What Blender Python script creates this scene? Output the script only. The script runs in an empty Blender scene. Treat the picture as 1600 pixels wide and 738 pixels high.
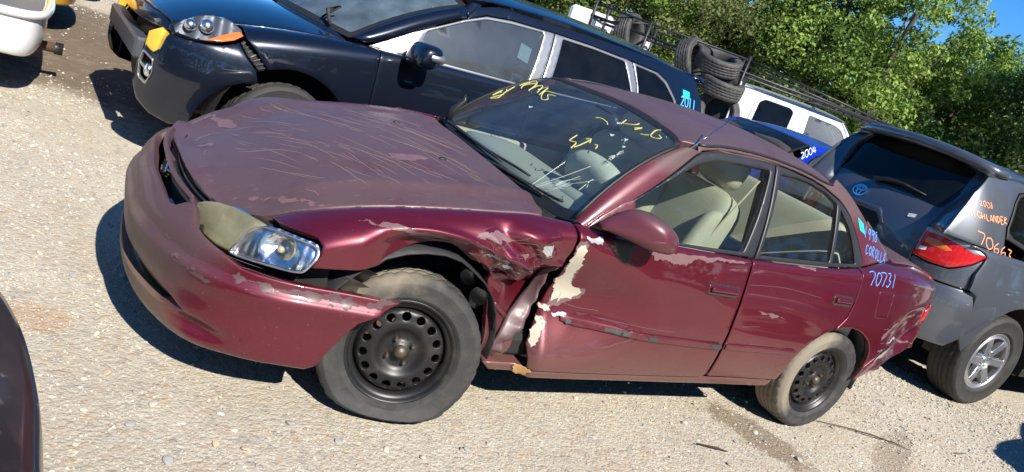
import bpy, math, random
import numpy as np
from mathutils import Vector, Matrix
from mathutils.geometry import delaunay_2d_cdt

# ---------------------------------------------------------------- camera, sky, sun, exposure
SC = bpy.context.scene
COLL = SC.collection
F_PX, C_LOC = 1200.0, (-0.37538, -3.07236, 1.50900)
C_RIGHT = Vector((0.828825, -0.452034, 0.329718)); C_UP = Vector((-0.151111, 0.386551, 0.909804)); C_FWD = Vector((0.538716, 0.803892, -0.252076))
cam_data = bpy.data.cameras.new('camera'); cam = bpy.data.objects.new('camera', cam_data); COLL.objects.link(cam)
cam_data.sensor_fit = 'HORIZONTAL'; cam_data.sensor_width = 36.0; cam_data.lens = 36.0*F_PX/1600.0
cam_data.clip_start = .05; cam_data.clip_end = 2000
cam.matrix_world = Matrix(((C_RIGHT.x, C_UP.x, -C_FWD.x, C_LOC[0]), (C_RIGHT.y, C_UP.y, -C_FWD.y, C_LOC[1]), (C_RIGHT.z, C_UP.z, -C_FWD.z, C_LOC[2]), (0, 0, 0, 1)))
SC.camera = cam
SUN_DIR = Vector((0.03, -1.13, 1.0)).normalized()          # towards the sun
elev = math.asin(SUN_DIR.z); azim = math.atan2(SUN_DIR.x, SUN_DIR.y)
world = bpy.data.worlds.new('World'); SC.world = world; world.use_nodes = True
wn = world.node_tree.nodes; wl = world.node_tree.links
sky = wn.new('ShaderNodeTexSky'); sky.sky_type = 'NISHITA'; sky.sun_disc = False
sky.sun_elevation = elev; sky.sun_rotation = azim; sky.air_density = .8; sky.dust_density = 0.0; sky.ozone_density = 6.0; sky.altitude = 300
bg = wn['Background']; bg.inputs['Strength'].default_value = .10; hsv = wn.new('ShaderNodeHueSaturation'); hsv.inputs['Saturation'].default_value = 1.25; wl.new(sky.outputs[0], hsv.inputs['Color']); wl.new(hsv.outputs[0], bg.inputs[0])
sun_data = bpy.data.lights.new('sun', 'SUN'); sun_data.energy = 4.6; sun_data.angle = math.radians(.53); sun_data.color = (1.0, .94, .84)
sun = bpy.data.objects.new('sun', sun_data); COLL.objects.link(sun)
sun.rotation_euler = SUN_DIR.to_track_quat('Z', 'Y').to_euler(); sun.location = (0, -20, 20)
SC.view_settings.view_transform = 'Standard'; SC.view_settings.look = 'None'; SC.view_settings.gamma = 1.0
SC.view_settings.exposure = .90; SC.view_settings.use_curve_mapping = False
SC.cycles.max_bounces = 7; SC.cycles.diffuse_bounces = 3; SC.cycles.glossy_bounces = 4; SC.cycles.transparent_max_bounces = 10; SC.cycles.caustics_reflective = False; SC.cycles.caustics_refractive = False
random.seed(7); RNG = np.random.default_rng(7)
# ---------------------------------------------------------------- curves and body surfaces
class Tab:
    """smooth monotone table y(x)"""
    def __init__(s, pts):
        s.x = np.array([p[0] for p in pts], float); s.y = np.array([p[1] for p in pts], float)
        h = np.diff(s.x); d = np.diff(s.y) / h; m = np.zeros(len(s.x))
        if len(d) > 1:
            for i in range(1, len(d)):
                if d[i-1] * d[i] > 0:
                    w1 = 2*h[i] + h[i-1]; w2 = h[i] + 2*h[i-1]
                    m[i] = (w1 + w2) / (w1/d[i-1] + w2/d[i])
            m[0] = d[0]; m[-1] = d[-1]
        else: m[:] = d[0]
        s.m = m
    def __call__(s, q):
        q = np.asarray(q, float)
        i = np.clip(np.searchsorted(s.x, q) - 1, 0, len(s.x) - 2)
        h = s.x[i+1] - s.x[i]; t = np.clip((q - s.x[i]) / h, 0, 1)
        t2 = t*t; t3 = t2*t
        return ((2*t3 - 3*t2 + 1)*s.y[i] + (t3 - 2*t2 + t)*h*s.m[i] + (-2*t3 + 3*t2)*s.y[i+1] + (t3 - t2)*h*s.m[i+1])

def hsh(ix, iy, seed):
    n = (ix.astype(np.int64)*374761393 + iy.astype(np.int64)*668265263 + seed*1442695041) & 0x7fffffff
    n = ((n ^ (n >> 13))*1274126177) & 0x7fffffff
    return ((n ^ (n >> 16)) & 0xffff) / 65535.0
def vnoise(x, y, seed=0):
    x = np.asarray(x, float); y = np.asarray(y, float)
    ix = np.floor(x); iy = np.floor(y); fx = x - ix; fy = y - iy
    fx = fx*fx*(3 - 2*fx); fy = fy*fy*(3 - 2*fy)
    a = hsh(ix, iy, seed); b = hsh(ix+1, iy, seed); c = hsh(ix, iy+1, seed); d = hsh(ix+1, iy+1, seed)
    return (a*(1-fx) + b*fx)*(1-fy) + (c*(1-fx) + d*fx)*fy
def fbm(x, y, seed=0, o=3):
    r = 0; a = .5
    for k in range(o):
        r = r + a*vnoise(x*2**k, y*2**k, seed + k); a *= .5
    return r
def sstep(a, b, x):
    t = np.clip((np.asarray(x, float) - a) / (b - a), 0, 1); return t*t*(3 - 2*t)
def bump2(x, y, cx, cy, rx, ry):
    r = ((x-cx)/rx)**2 + ((y-cy)/ry)**2
    return np.where(r < 1, (1 - np.minimum(r, 1))**2, 0)

class Body:
    """car body: x runs from nose to tail, y half width, z up. v = height along the side, bending over the shoulder"""
    def __init__(s, W, D, ZT, YE, RZ, G=(.30, .37), ZR=None, damage=None):
        s.W, s.D, s.ZT, s.YE, s.RZ = Tab(W), Tab(D), Tab(ZT), Tab(YE), Tab(RZ); s.G = G; s.damage = damage
    def vmax(s, x):
        zt, rz = s.ZT(x), s.RZ(x); ze = zt - rz
        rx = np.maximum(s.W(x) - s.D(ze) - s.YE(x), .004)
        return ze + .5*np.pi*np.sqrt((rx*rx + rz*rz)/2)
    def side(s, x, v, sg=-1, off=0.0):
        x = np.asarray(x, float); v = np.asarray(v, float)
        zt, rz = s.ZT(x), s.RZ(x); ze = zt - rz
        rx = np.maximum(s.W(x) - s.D(ze) - s.YE(x), .004)
        la = .5*np.pi*np.sqrt((rx*rx + rz*rz)/2)
        th = np.clip((v - ze)/la, 0, 1)*np.pi/2
        up = v > ze
        y = np.where(up, s.W(x) - s.D(ze) - rx*(1 - np.cos(th)), s.W(x) - s.D(v))
        z = np.where(up, ze + rz*np.sin(th), v)
        y = y + off*np.cos(th); z = z + off*np.sin(th)
        X = x
        if s.damage is not None and sg < 0:
            dx, dy, dz = s.damage(x, v)
            X = x + dx; y = y - dy*np.cos(th); z = z + dz - .5*dy*np.sin(th)
        return np.stack([X + 0*y, sg*y, z + 0*y], -1)
    def green(s, x, z, sg=-1, off=0.0):
        x = np.asarray(x, float); z = np.asarray(z, float)
        h = np.maximum(z - s.ZT(x), -.1)
        y = s.YE(x) - s.G[0]*h - s.G[1]*h*np.abs(h) + off
        return np.stack([x + 0*y, sg*y, z + 0*y], -1)
    def vz(s, x, z):
        """v for a height z on the side"""
        x = np.asarray(x, float); z = np.asarray(z, float)
        zt, rz = s.ZT(x), s.RZ(x); ze = zt - rz
        rx = np.maximum(s.W(x) - s.D(ze) - s.YE(x), .004); la = .5*np.pi*np.sqrt((rx*rx + rz*rz)/2)
        return np.where(z > ze, ze + la*np.arcsin(np.clip((z - ze)/rz, 0, 1))/(np.pi/2), z)
    def deck(s, x, y, crown, off=0.0):
        """hood or boot lid between the two top edges"""
        x = np.asarray(x, float); y = np.asarray(y, float)
        k = np.clip(np.abs(y)/s.YE(x), 0, 1.2)
        z = s.ZT(x) + crown(x)*(1 - k**2.2) + off
        return np.stack([x + 0*z, y + 0*z, z], -1)

class Plan:
    """bumper: a plan curve (x, y) from the centre line out and back, arc length s; profile o(z) along the outward normal"""
    def __init__(s, pts, prof, n=200, front=True):
        p = catmull(np.array(pts, float), n)
        full = np.concatenate([(p*[1, -1])[::-1], p[1:]])          # from +side .. to -side given pts have y<=0
        d = np.r_[0, np.cumsum(np.linalg.norm(np.diff(full, axis=0), axis=1))]
        s.s = d - d[len(p)-1]; s.p = full; s.prof = Tab(prof)
        t = np.gradient(full, s.s, axis=0); t /= np.linalg.norm(t, axis=1)[:, None]
        nrm = np.stack([t[:, 1], -t[:, 0]], 1)
        if nrm[len(p)-1, 0] > 0 and front: nrm = -nrm
        if nrm[len(p)-1, 0] < 0 and not front: nrm = -nrm
        s.n = nrm
    def __call__(s, a, z, off=0.0):
        a = np.asarray(a, float); z = np.asarray(z, float)
        x = np.interp(a, s.s, s.p[:, 0]); y = np.interp(a, s.s, s.p[:, 1])
        nx = np.interp(a, s.s, s.n[:, 0]); ny = np.interp(a, s.s, s.n[:, 1])
        o = s.prof(z) + off
        return np.stack([x + nx*o, y + ny*o, z + 0*o], -1)

def catmull(p, n, closed=False):
    """n samples per whole curve, centripetal-ish uniform catmull rom"""
    p = np.asarray(p, float)
    if closed: q = np.concatenate([p[-1:], p, p[:2]]); m = len(p)
    else: q = np.concatenate([2*p[:1]-p[1:2], p, 2*p[-1:]-p[-2:-1]]); m = len(p)-1
    t = np.linspace(0, m, n, endpoint=not closed); i = np.minimum(t.astype(int), m-1); f = (t-i)[:, None]
    a, b, c, d = q[i], q[i+1], q[i+2], q[i+3]
    return .5*((2*b) + (c-a)*f + (2*a-5*b+4*c-d)*f*f + (3*b-a-3*c+d)*f**3)

def screen(base, top, bulge=.03, bx=-.5, bz=.85):
    """windscreen: base and top curves given as (x, y, z) lists from -y to +y; u in -1..1, w in 0..1"""
    B = catmull(np.array(base), 80); T_ = catmull(np.array(top), 80); uu = np.linspace(-1, 1, 80)
    def f(u, w, off=0.0):
        u = np.asarray(u, float); w = np.asarray(w, float)
        b = np.stack([np.interp(u, uu, B[:, k]) for k in range(3)], -1); t = np.stack([np.interp(u, uu, T_[:, k]) for k in range(3)], -1)
        p = b + (t - b)*w[..., None]
        k = bulge*4*w*(1-w) + off
        return p + np.stack([bx*k, 0*k, bz*k], -1)
    return f
# ---------------------------------------------------------------- objects and tags
def tag(o, label=None, cat=None, group=None, kind=None):
    if label: o['label'] = label
    if cat: o['category'] = cat
    if group: o['group'] = group
    if kind: o['kind'] = kind
    return o
def empty(name, loc=(0, 0, 0), rz=0.0, par=None):
    o = bpy.data.objects.new(name, None); COLL.objects.link(o); o.location = loc; o.rotation_euler = (0, 0, rz); o.parent = par
    o.empty_display_size = .2; return o
def mk(name, v, f, mat, par=None, smooth=True, loc=None, rot=None):
    me = bpy.data.meshes.new(name); v = np.asarray(v, float)
    me.from_pydata(v.tolist(), [], [tuple(int(i) for i in q) for q in f]); 
    if smooth: me.polygons.foreach_set('use_smooth', [True]*len(me.polygons))
    if mat is not None: me.materials.append(mat)
    me.update()
    o = bpy.data.objects.new(name, me); COLL.objects.link(o); o.parent = par
    if loc is not None: o.location = loc
    if rot is not None: o.rotation_euler = rot
    return o
def cp(o, par=None, loc=None, rot=None):
    c = o.copy(); COLL.objects.link(c); c.parent = par
    if loc is not None: c.location = loc
    if rot is not None: c.rotation_euler = rot
    return c
def cp_tree(o, par=None, loc=None, rot=None):
    c = cp(o, par, loc, rot)
    for ch in list(o.children): cp_tree(ch, c)
    return c
class MB:
    """collects simple shapes into one mesh"""
    def __init__(s): s.v = []; s.f = []; s.n = 0
    def add(s, v, f):
        v = np.asarray(v, float); s.v.append(v); s.f += [tuple(i + s.n for i in q) for q in f]; s.n += len(v); return s
    def box(s, c, d, b=.0, M=None): v, f = rbox(c, d, b); 
    def build(s, name, mat, par=None, smooth=True, **k): return mk(name, np.concatenate(s.v), s.f, mat, par, smooth, **k)
def rbox(c, d, b=.01):
    """box with chamfered edges"""
    c = np.array(c, float); h = np.array(d, float)/2; b = min(b, h.min()*.98); v = []; idx = {}
    for sx in (-1, 1):
        for sy in (-1, 1):
            for sz in (-1, 1):
                s = np.array([sx, sy, sz])
                for k in range(3):
                    w = h - b; w = w.copy(); w[k] = h[k]; idx[(sx, sy, sz, k)] = len(v); v.append(c + s*w)
    f = []
    for k in range(3):
        a, d_ = (k+1) % 3, (k+2) % 3
        for s in (-1, 1):
            q = []
            for (p, r) in ((-1, -1), (1, -1), (1, 1), (-1, 1)):
                t = [0, 0, 0]; t[k] = s; t[a] = p; t[d_] = r; q.append(idx[(*t, k)])
            f.append(tuple(q if s > 0 else q[::-1]))
    for k in range(3):                        # edge strips along axis k
        a, d_ = (k+1) % 3, (k+2) % 3
        for p in (-1, 1):
            for r in (-1, 1):
                def I(sk, which):
                    t = [0, 0, 0]; t[k] = sk; t[a] = p; t[d_] = r; return idx[(*t, which)]
                q = (I(-1, a), I(1, a), I(1, d_), I(-1, d_)); f.append(q if p*r > 0 else q[::-1])
    for sx in (-1, 1):
        for sy in (-1, 1):
            for sz in (-1, 1):
                q = tuple(idx[(sx, sy, sz, k)] for k in range(3)); f.append(q if sx*sy*sz > 0 else q[::-1])
    return np.array(v), f
def tube(pts, r, n=8, cap=True, closed=False):
    p = np.asarray(pts, float); m = len(p); r = np.broadcast_to(np.asarray(r, float), (m,))
    t = np.gradient(p, axis=0) if not closed else (np.roll(p, -1, 0) - np.roll(p, 1, 0))
    t /= np.linalg.norm(t, axis=1)[:, None] + 1e-12
    up = np.array([0, 0, 1.0]) if abs(t[0, 2]) < .9 else np.array([1.0, 0, 0]); v = []
    a = np.cross(t[0], up); a /= np.linalg.norm(a)
    for i in range(m):
        a = a - t[i]*(a @ t[i]); a /= np.linalg.norm(a) + 1e-12; b = np.cross(t[i], a)
        ang = np.linspace(0, 2*np.pi, n, endpoint=False)
        v.append(p[i] + r[i]*(np.cos(ang)[:, None]*a + np.sin(ang)[:, None]*b))
    v = np.concatenate(v); f = []
    for i in range(m if closed else m-1):
        j = (i+1) % m
        for k in range(n): f.append((i*n+k, i*n+(k+1) % n, j*n+(k+1) % n, j*n+k))
    if cap and not closed: f.append(tuple(range(n))[::-1]); f.append(tuple((m-1)*n+k for k in range(n)))
    return v, f
def lathe(prof, n=48, axis='y', closed=False, mod=None):
    """prof: list of (r, h); h along the axis"""
    P = np.array(prof, float); m = len(P); ang = np.linspace(0, 2*np.pi, n, endpoint=False); v = np.zeros((n, m, 3))
    for i, a in enumerate(ang):
        r = P[:, 0] if mod is None else P[:, 0] + mod(i, a)
        if axis == 'y': v[i, :, 0] = r*math.cos(a); v[i, :, 2] = r*math.sin(a); v[i, :, 1] = P[:, 1]
        else: v[i, :, 0] = r*math.cos(a); v[i, :, 1] = r*math.sin(a); v[i, :, 2] = P[:, 1]
    f = []
    for i in range(n):
        j = (i+1) % n
        for k in range(m if closed else m-1):
            l = (k+1) % m; f.append((i*m+k, i*m+l, j*m+l, j*m+k))
    return v.reshape(-1, 3), f
def pillow(c, d, e=.5, n=20, m=12, rot=None):
    """superellipsoid cushion"""
    v = []; sg = lambda x, p: math.copysign(abs(x)**p, x)
    for j in range(m+1):
        ph = -math.pi/2 + math.pi*j/m
        for i in range(n):
            th = 2*math.pi*i/n
            v.append((d[0]/2*sg(math.cos(ph), e)*sg(math.cos(th), e), d[1]/2*sg(math.cos(ph), e)*sg(math.sin(th), e), d[2]/2*sg(math.sin(ph), e)))
    v = np.array(v)
    if rot is not None: v = v @ np.array(rot.to_3x3() if hasattr(rot, 'to_3x3') else rot).T
    v = v + np.array(c); f = []
    for j in range(m):
        for i in range(n): f.append((j*n+i, j*n+(i+1) % n, (j+1)*n+(i+1) % n, (j+1)*n+i))
    return v, f
def ry(deg): return Matrix.Rotation(math.radians(deg), 3, 'Y')

# ---------------------------------------------------------------- panels cut from a surface
def resamp(poly, res):
    P = np.asarray(poly, float); out = []
    for i in range(len(P)):
        a, b = P[i], P[(i+1) % len(P)]; k = max(1, int(math.ceil(np.hypot(*(b-a))/res)))
        for j in range(k): out.append(a + (b-a)*j/k)
    return np.array(out)
def inside(P, loops):
    r = np.zeros(len(P), bool)
    for L in loops:
        a = L; b = np.roll(L, -1, 0)
        for (x0, y0), (x1, y1) in zip(a, b):
            if y0 == y1: continue
            c = ((y0 > P[:, 1]) != (y1 > P[:, 1])) & (P[:, 0] < (x1-x0)*(P[:, 1]-y0)/(y1-y0) + x0)
            r ^= c
    return r
def bdist(P, loops):
    d = np.full(len(P), 1e9)
    for L in loops:
        a = L; b = np.roll(L, -1, 0); ab = b-a; l2 = (ab**2).sum(1) + 1e-12
        for k in range(0, len(P), 2000):
            Q = P[k:k+2000]; t = np.clip(((Q[:, None]-a)*ab).sum(2)/l2, 0, 1)
            e = np.sqrt((((a + t[..., None]*ab) - Q[:, None])**2).sum(2)).min(1); d[k:k+2000] = np.minimum(d[k:k+2000], e)
    return d
def rounded(poly, r, n=4):
    """polygon with rounded corners"""
    P = np.asarray(poly, float); out = []
    for i in range(len(P)):
        a, b, c = P[i-1], P[i], P[(i+1) % len(P)]; u = a-b; w = c-b; lu, lw = np.hypot(*u), np.hypot(*w)
        k = min(r, lu*.45, lw*.45); p, q = b + u/lu*k, b + w/lw*k
        for t in np.linspace(0, 1, n): out.append((1-t)**2*p + 2*t*(1-t)*b + t*t*q)
    return np.array(out)
def cpoly(pts, n=60): return catmull(np.array(pts, float), n, closed=True)
def panel(name, poly, fn, mat, par=None, res=.03, edge=.005, thick=.012, holes=(), cen=(2.2, 0, .55), asp=1.0):
    A = np.array([1.0, asp]); loops = [resamp(np.asarray(q, float)*A, res*.7) for q in [poly] + list(holes)]
    pts = list(loops)
    if edge > 0:
        for k, L in enumerate(loops):
            t = np.roll(L, -1, 0) - np.roll(L, 1, 0); t /= np.linalg.norm(t, axis=1)[:, None] + 1e-12; n = np.stack([-t[:, 1], t[:, 0]], 1)
            for e in (edge*.3, edge):
                for s in (1, -1):
                    Q = L + n*e*s; Q = Q[inside(Q, loops)]
                    if len(Q): Q = Q[bdist(Q, loops) > e*.85]; pts.append(Q)
    allp = np.concatenate(loops); lo, hi = allp.min(0), allp.max(0); h = res*.866
    gy = np.arange(lo[1]-h, hi[1]+h, h); gx = np.arange(lo[0]-res, hi[0]+res, res)
    G = np.array([(x + (res/2 if j % 2 else 0), y) for j, y in enumerate(gy) for x in gx])
    G = G[inside(G, loops)]
    if len(G): G = G[bdist(G, loops) > max(edge*1.4, res*.4)]; pts.append(G)
    V2 = np.concatenate(pts); E = []; o = 0
    for L in loops: E += [(o+i, o+(i+1) % len(L)) for i in range(len(L))]; o += len(L)
    r = delaunay_2d_cdt([Vector(p) for p in V2.tolist()], E, [], 0, 1e-6)
    V2 = np.array([tuple(p) for p in r[0]]); T = np.array([t for t in r[2] if len(t) == 3])
    T = T[inside(V2[T].mean(1), loops)]
    P = fn(V2[:, 0]/A[0], V2[:, 1]/A[1])
    fnr = np.cross(P[T[:, 1]] - P[T[:, 0]], P[T[:, 2]] - P[T[:, 0]])
    if (fnr*(P[T].mean(1) - np.array(cen))).sum() < 0: T = T[:, ::-1]; fnr = -fnr
    N = np.zeros_like(P)
    for k in range(3): np.add.at(N, T[:, k], fnr)
    N /= np.linalg.norm(N, axis=1)[:, None] + 1e-12
    if edge > 0:
        d = np.clip(bdist(V2, loops)/edge, 0, 1); P = P - N*(edge*.8*(1 - np.sqrt(1 - (1-d)**2)))[:, None]
    F = [tuple(t) for t in T]; V = P
    if thick > 0:
        ec = {}
        for t in T:
            for a, b in ((t[0], t[1]), (t[1], t[2]), (t[2], t[0])):
                if (b, a) in ec: del ec[(b, a)]
                else: ec[(a, b)] = 1
        bv = sorted({i for e in ec for i in e}); m = {i: k for k, i in enumerate(bv)}; o = len(V)
        V = np.concatenate([V, P[bv], P[bv] - N[bv]*thick]); nb = len(bv)
        F += [(o+m[a], o+nb+m[a], o+nb+m[b], o+m[b]) for a, b in ec]
    used = np.zeros(len(V), bool)
    for f in F: used[list(f)] = True
    ren = np.cumsum(used)-1
    return mk(name, V[used], [tuple(ren[i] for i in f) for f in F], mat, par)
def strokes(name, lines, fn, width, mat, par=None, off=.0015, asp=1.0, smoothn=5, cen=(2.2, 0, .55), vary=0.0):
    """hand drawn lines lying on a surface: ribbons a millimetre proud"""
    mb = MB()
    for L in lines:
        L = np.array(L, float)
        if len(L) > 2: L = catmull(L, smoothn*(len(L)-1)+1)
        else: L = np.linspace(L[0], L[1], 6)
        a, b = L[:, 0], L[:, 1]; e = 2e-3
        P = fn(a, b); du = fn(a+e, b) - fn(a-e, b); dv = fn(a, b+e) - fn(a, b-e); N = np.cross(du, dv); N /= np.linalg.norm(N, axis=1)[:, None] + 1e-12
        s = np.sign(((P - np.array(cen))*N).sum(1)); N *= s[:, None]
        t = np.gradient(P, axis=0); t /= np.linalg.norm(t, axis=1)[:, None] + 1e-12; S = np.cross(N, t)
        w = width*(1 - vary*np.abs(np.linspace(-1, 1, len(P)))**2)
        n = len(P); Q = P + N*off
        mb.add(np.concatenate([Q - S*w[:, None]/2, Q + S*w[:, None]/2, Q - S*w[:, None]/2 - N*off*.9, Q + S*w[:, None]/2 - N*off*.9]),
               [(i, i+1, n+i+1, n+i) for i in range(n-1)] + [(2*n+i, 2*n+i+1, i+1, i) for i in range(n-1)] + [(n+i, n+i+1, 3*n+i+1, 3*n+i) for i in range(n-1)])
    o = mb.build(name, mat, par, smooth=False)
    return tag(o, kind='stuff') if name == 'scratches' else o
def ragged(poly, amp=.006, it=2, seed=1):
    P = np.asarray(poly, float); r = np.random.default_rng(seed)
    for _ in range(it):
        Q = np.roll(P, -1, 0); d = Q-P; n = np.stack([-d[:, 1], d[:, 0]], 1); l = np.hypot(d[:, 0], d[:, 1])[:, None] + 1e-9
        M_ = (P+Q)/2 + n/l*(r.normal(0, 1, len(P))[:, None]*np.minimum(amp, l*.22)); P = np.stack([P, M_], 1).reshape(-1, 2); amp *= .6
    return P

# ---------------------------------------------------------------- materials
def mat(name, col, rough=.5, metal=0.0, coat=0.0, layers=(), bump=None, spec=.5, var=None, coat_rough=.03, alpha=1.0, emis=None, trans=0.0):
    """principled material; layers: (colour, dict(dir, c, sharp, ns, na, rough, coat)) painted on by noise-edged masks; var: (scale, amount)"""
    m = bpy.data.materials.new(name); m.use_nodes = True; nt = m.node_tree; N = nt.nodes; L = nt.links
    b = N['Principled BSDF']; b.inputs['Roughness'].default_value = rough; b.inputs['Metallic'].default_value = metal
    b.inputs['Coat Weight'].default_value = coat; b.inputs['Coat Roughness'].default_value = coat_rough; b.inputs['Specular IOR Level'].default_value = spec
    b.inputs['Transmission Weight'].default_value = trans
    tc = N.new('ShaderNodeTexCoord')
    def math_(op, a, bb=None, c=None):
        n = N.new('ShaderNodeMath'); n.operation = op
        for i, q in enumerate((a, bb, c)):
            if q is None: continue
            if isinstance(q, (int, float)): n.inputs[i].default_value = q
            else: L.new(q, n.inputs[i])
        return n.outputs[0]
    def noise(sc, det=4, rg=.55, stretch=None, dist=0.0):
        n = N.new('ShaderNodeTexNoise'); n.inputs['Scale'].default_value = sc; n.inputs['Detail'].default_value = det; n.inputs['Roughness'].default_value = rg; n.inputs['Distortion'].default_value = dist
        if stretch is not None:
            mp = N.new('ShaderNodeMapping'); mp.inputs['Scale'].default_value = stretch; L.new(tc.outputs['Object'], mp.inputs[0]); L.new(mp.outputs[0], n.inputs[0])
        else: L.new(tc.outputs['Object'], n.inputs[0])
        return n.outputs[0]
    def mix(f, a, c):
        n = N.new('ShaderNodeMix'); n.data_type = 'RGBA'
        if isinstance(f, (int, float)): n.inputs[0].default_value = f
        else: L.new(f, n.inputs[0])
        for k, q in ((6, a), (7, c)):
            if isinstance(q, tuple): n.inputs[k].default_value = (*q[:3], 1)
            else: L.new(q, n.inputs[k])
        return n.outputs[2]
    def mixf(f, a, c): return math_('ADD', math_('MULTIPLY', math_('SUBTRACT', 1.0, f), a), math_('MULTIPLY', f, c))
    cur = tuple(col); rg = rough; ct = coat
    if var:
        n = noise(var[0], 5); k = math_('MULTIPLY_ADD', n, var[1]*2, 1 - var[1])
        cur = mix(1.0, tuple(col), tuple(col))
        mm = N.new('ShaderNodeMix'); mm.data_type = 'RGBA'; mm.blend_type = 'MULTIPLY'; mm.inputs[0].default_value = 1
        L.new(cur, mm.inputs[6]); L.new(k, mm.inputs[7]); cur = mm.outputs[2]
    for c2, d in layers:
        f = None
        if 'dir' in d:
            dp = N.new('ShaderNodeVectorMath'); dp.operation = 'DOT_PRODUCT'; L.new(tc.outputs['Object'], dp.inputs[0]); dp.inputs[1].default_value = d['dir']
            f = math_('SUBTRACT', dp.outputs['Value'], d['c'])
        if 'nor' in d:
            ge = N.new('ShaderNodeNewGeometry'); dp = N.new('ShaderNodeVectorMath'); dp.operation = 'DOT_PRODUCT'; L.new(ge.outputs['Normal'], dp.inputs[0]); dp.inputs[1].default_value = d['nor']
            f = math_('SUBTRACT', dp.outputs['Value'], d['c'])
        if 'na' in d:
            n = math_('MULTIPLY', math_('SUBTRACT', noise(d.get('ns', 8), d.get('nd', 5), .6, d.get('st'), d.get('dist', 0)), .5), d['na'])
            f = n if f is None else math_('ADD', f, n)
            if 'dir' not in d and 'nor' not in d: f = math_('SUBTRACT', f, d.get('c', 0))
        f = math_('MULTIPLY_ADD', f, d.get('sharp', 8), .5)
        n = N.new('ShaderNodeClamp'); L.new(f, n.inputs[0]); f = math_('MULTIPLY', n.outputs[0], d.get('amt', 1.0))
        cur = mix(f, cur, tuple(c2))
        if 'rough' in d: rg = mixf(f, rg, d['rough'])
        if 'coat' in d: ct = mixf(f, ct, d['coat'])
    if isinstance(cur, tuple): b.inputs['Base Color'].default_value = (*cur[:3], 1)
    else: L.new(cur, b.inputs['Base Color'])
    if not isinstance(rg, (int, float)): L.new(rg, b.inputs['Roughness'])
    if not isinstance(ct, (int, float)): L.new(ct, b.inputs['Coat Weight'])
    if bump:
        bn = N.new('ShaderNodeBump'); bn.inputs['Strength'].default_value = bump[1]; bn.inputs['Distance'].default_value = bump[2] if len(bump) > 2 else .01
        L.new(noise(bump[0], 6), bn.inputs['Height']); L.new(bn.outputs[0], b.inputs['Normal'])
    if emis: b.inputs['Emission Color'].default_value = (*emis[:3], 1); b.inputs['Emission Strength'].default_value = emis[3]
    return m
def glass(name, tint, ior=1.5, rough=0.0, haze=0.0, hazecol=(.5, .52, .5), glare=0.0):
    """window glass: sees through with a tint, mirrors at grazing angles, a diffuse haze for dust and painted-in sky sheen"""
    m = bpy.data.materials.new(name); m.use_nodes = True; nt = m.node_tree; N = nt.nodes; L = nt.links; N.clear()
    o = N.new('ShaderNodeOutputMaterial'); tr = N.new('ShaderNodeBsdfTransparent'); tr.inputs[0].default_value = (*tint, 1)
    gl = N.new('ShaderNodeBsdfGlossy'); gl.inputs['Roughness'].default_value = rough; fr = N.new('ShaderNodeLayerWeight'); fr.inputs[0].default_value = .5; f0 = ((ior-1)/(ior+1))**2
    pw = N.new('ShaderNodeMath'); pw.operation = 'POWER'; L.new(fr.outputs['Facing'], pw.inputs[0]); pw.inputs[1].default_value = 5.0      # Schlick: the same from either side of the pane
    ma = N.new('ShaderNodeMath'); ma.operation = 'MULTIPLY_ADD'; L.new(pw.outputs[0], ma.inputs[0]); ma.inputs[1].default_value = 1 - f0; ma.inputs[2].default_value = f0
    mx = N.new('ShaderNodeMixShader'); L.new(ma.outputs[0], mx.inputs[0]); L.new(tr.outputs[0], mx.inputs[1]); L.new(gl.outputs[0], mx.inputs[2])
    if haze > 0:
        df = N.new('ShaderNodeBsdfDiffuse'); df.inputs[0].default_value = (*hazecol, 1); m2 = N.new('ShaderNodeMixShader')
        tc = N.new('ShaderNodeTexCoord'); nz = N.new('ShaderNodeTexNoise'); nz.inputs['Scale'].default_value = 6; nz.inputs['Detail'].default_value = 6; L.new(tc.outputs['Object'], nz.inputs[0])
        k = N.new('ShaderNodeMath'); k.operation = 'MULTIPLY'; L.new(nz.outputs[0], k.inputs[0]); k.inputs[1].default_value = haze*2
        L.new(k.outputs[0], m2.inputs[0]); L.new(mx.outputs[0], m2.inputs[1]); L.new(df.outputs[0], m2.inputs[2]); mx = m2
    if glare > 0:                                    # film of dust that scatters the sun
        g2 = N.new('ShaderNodeBsdfGlossy'); g2.inputs['Roughness'].default_value = .33; m3 = N.new('ShaderNodeMixShader'); m3.inputs[0].default_value = glare; L.new(mx.outputs[0], m3.inputs[1]); L.new(g2.outputs[0], m3.inputs[2]); mx = m3
    L.new(mx.outputs[0], o.inputs[0]); return m
# ---------------------------------------------------------------- shared materials
DUST = (.30, .25, .19)
M = {}
M['red'] = mat('crimson_car_paint', (.112, .0058, .0175), .36, .45, 1.0, var=(2.5, .12), coat_rough=.035,
               layers=[(DUST, dict(dir=(0, 0, -1), c=-.30, sharp=2.2, ns=3, na=.16, amt=.42, rough=.8, coat=.1)), ((.35, .29, .24), dict(ns=160, na=1, c=.23, sharp=12, nd=2, amt=.35, rough=.9))])
FADE = (.098, .057, .062)
M['fade'] = mat('sun_bleached_paint', FADE, .55, .15, .22, var=(3, .16), coat_rough=.28,
                layers=[((.085, .022, .034), dict(ns=5, na=1, c=.10, sharp=5, amt=.55)), ((.20, .15, .14), dict(ns=28, na=1, c=.17, sharp=7, st=(1, 2.4, 1), amt=.5)), ((.24, .19, .16), dict(ns=120, na=1, c=.2, sharp=10, amt=.35))], bump=(60, .08, .002))
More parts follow.
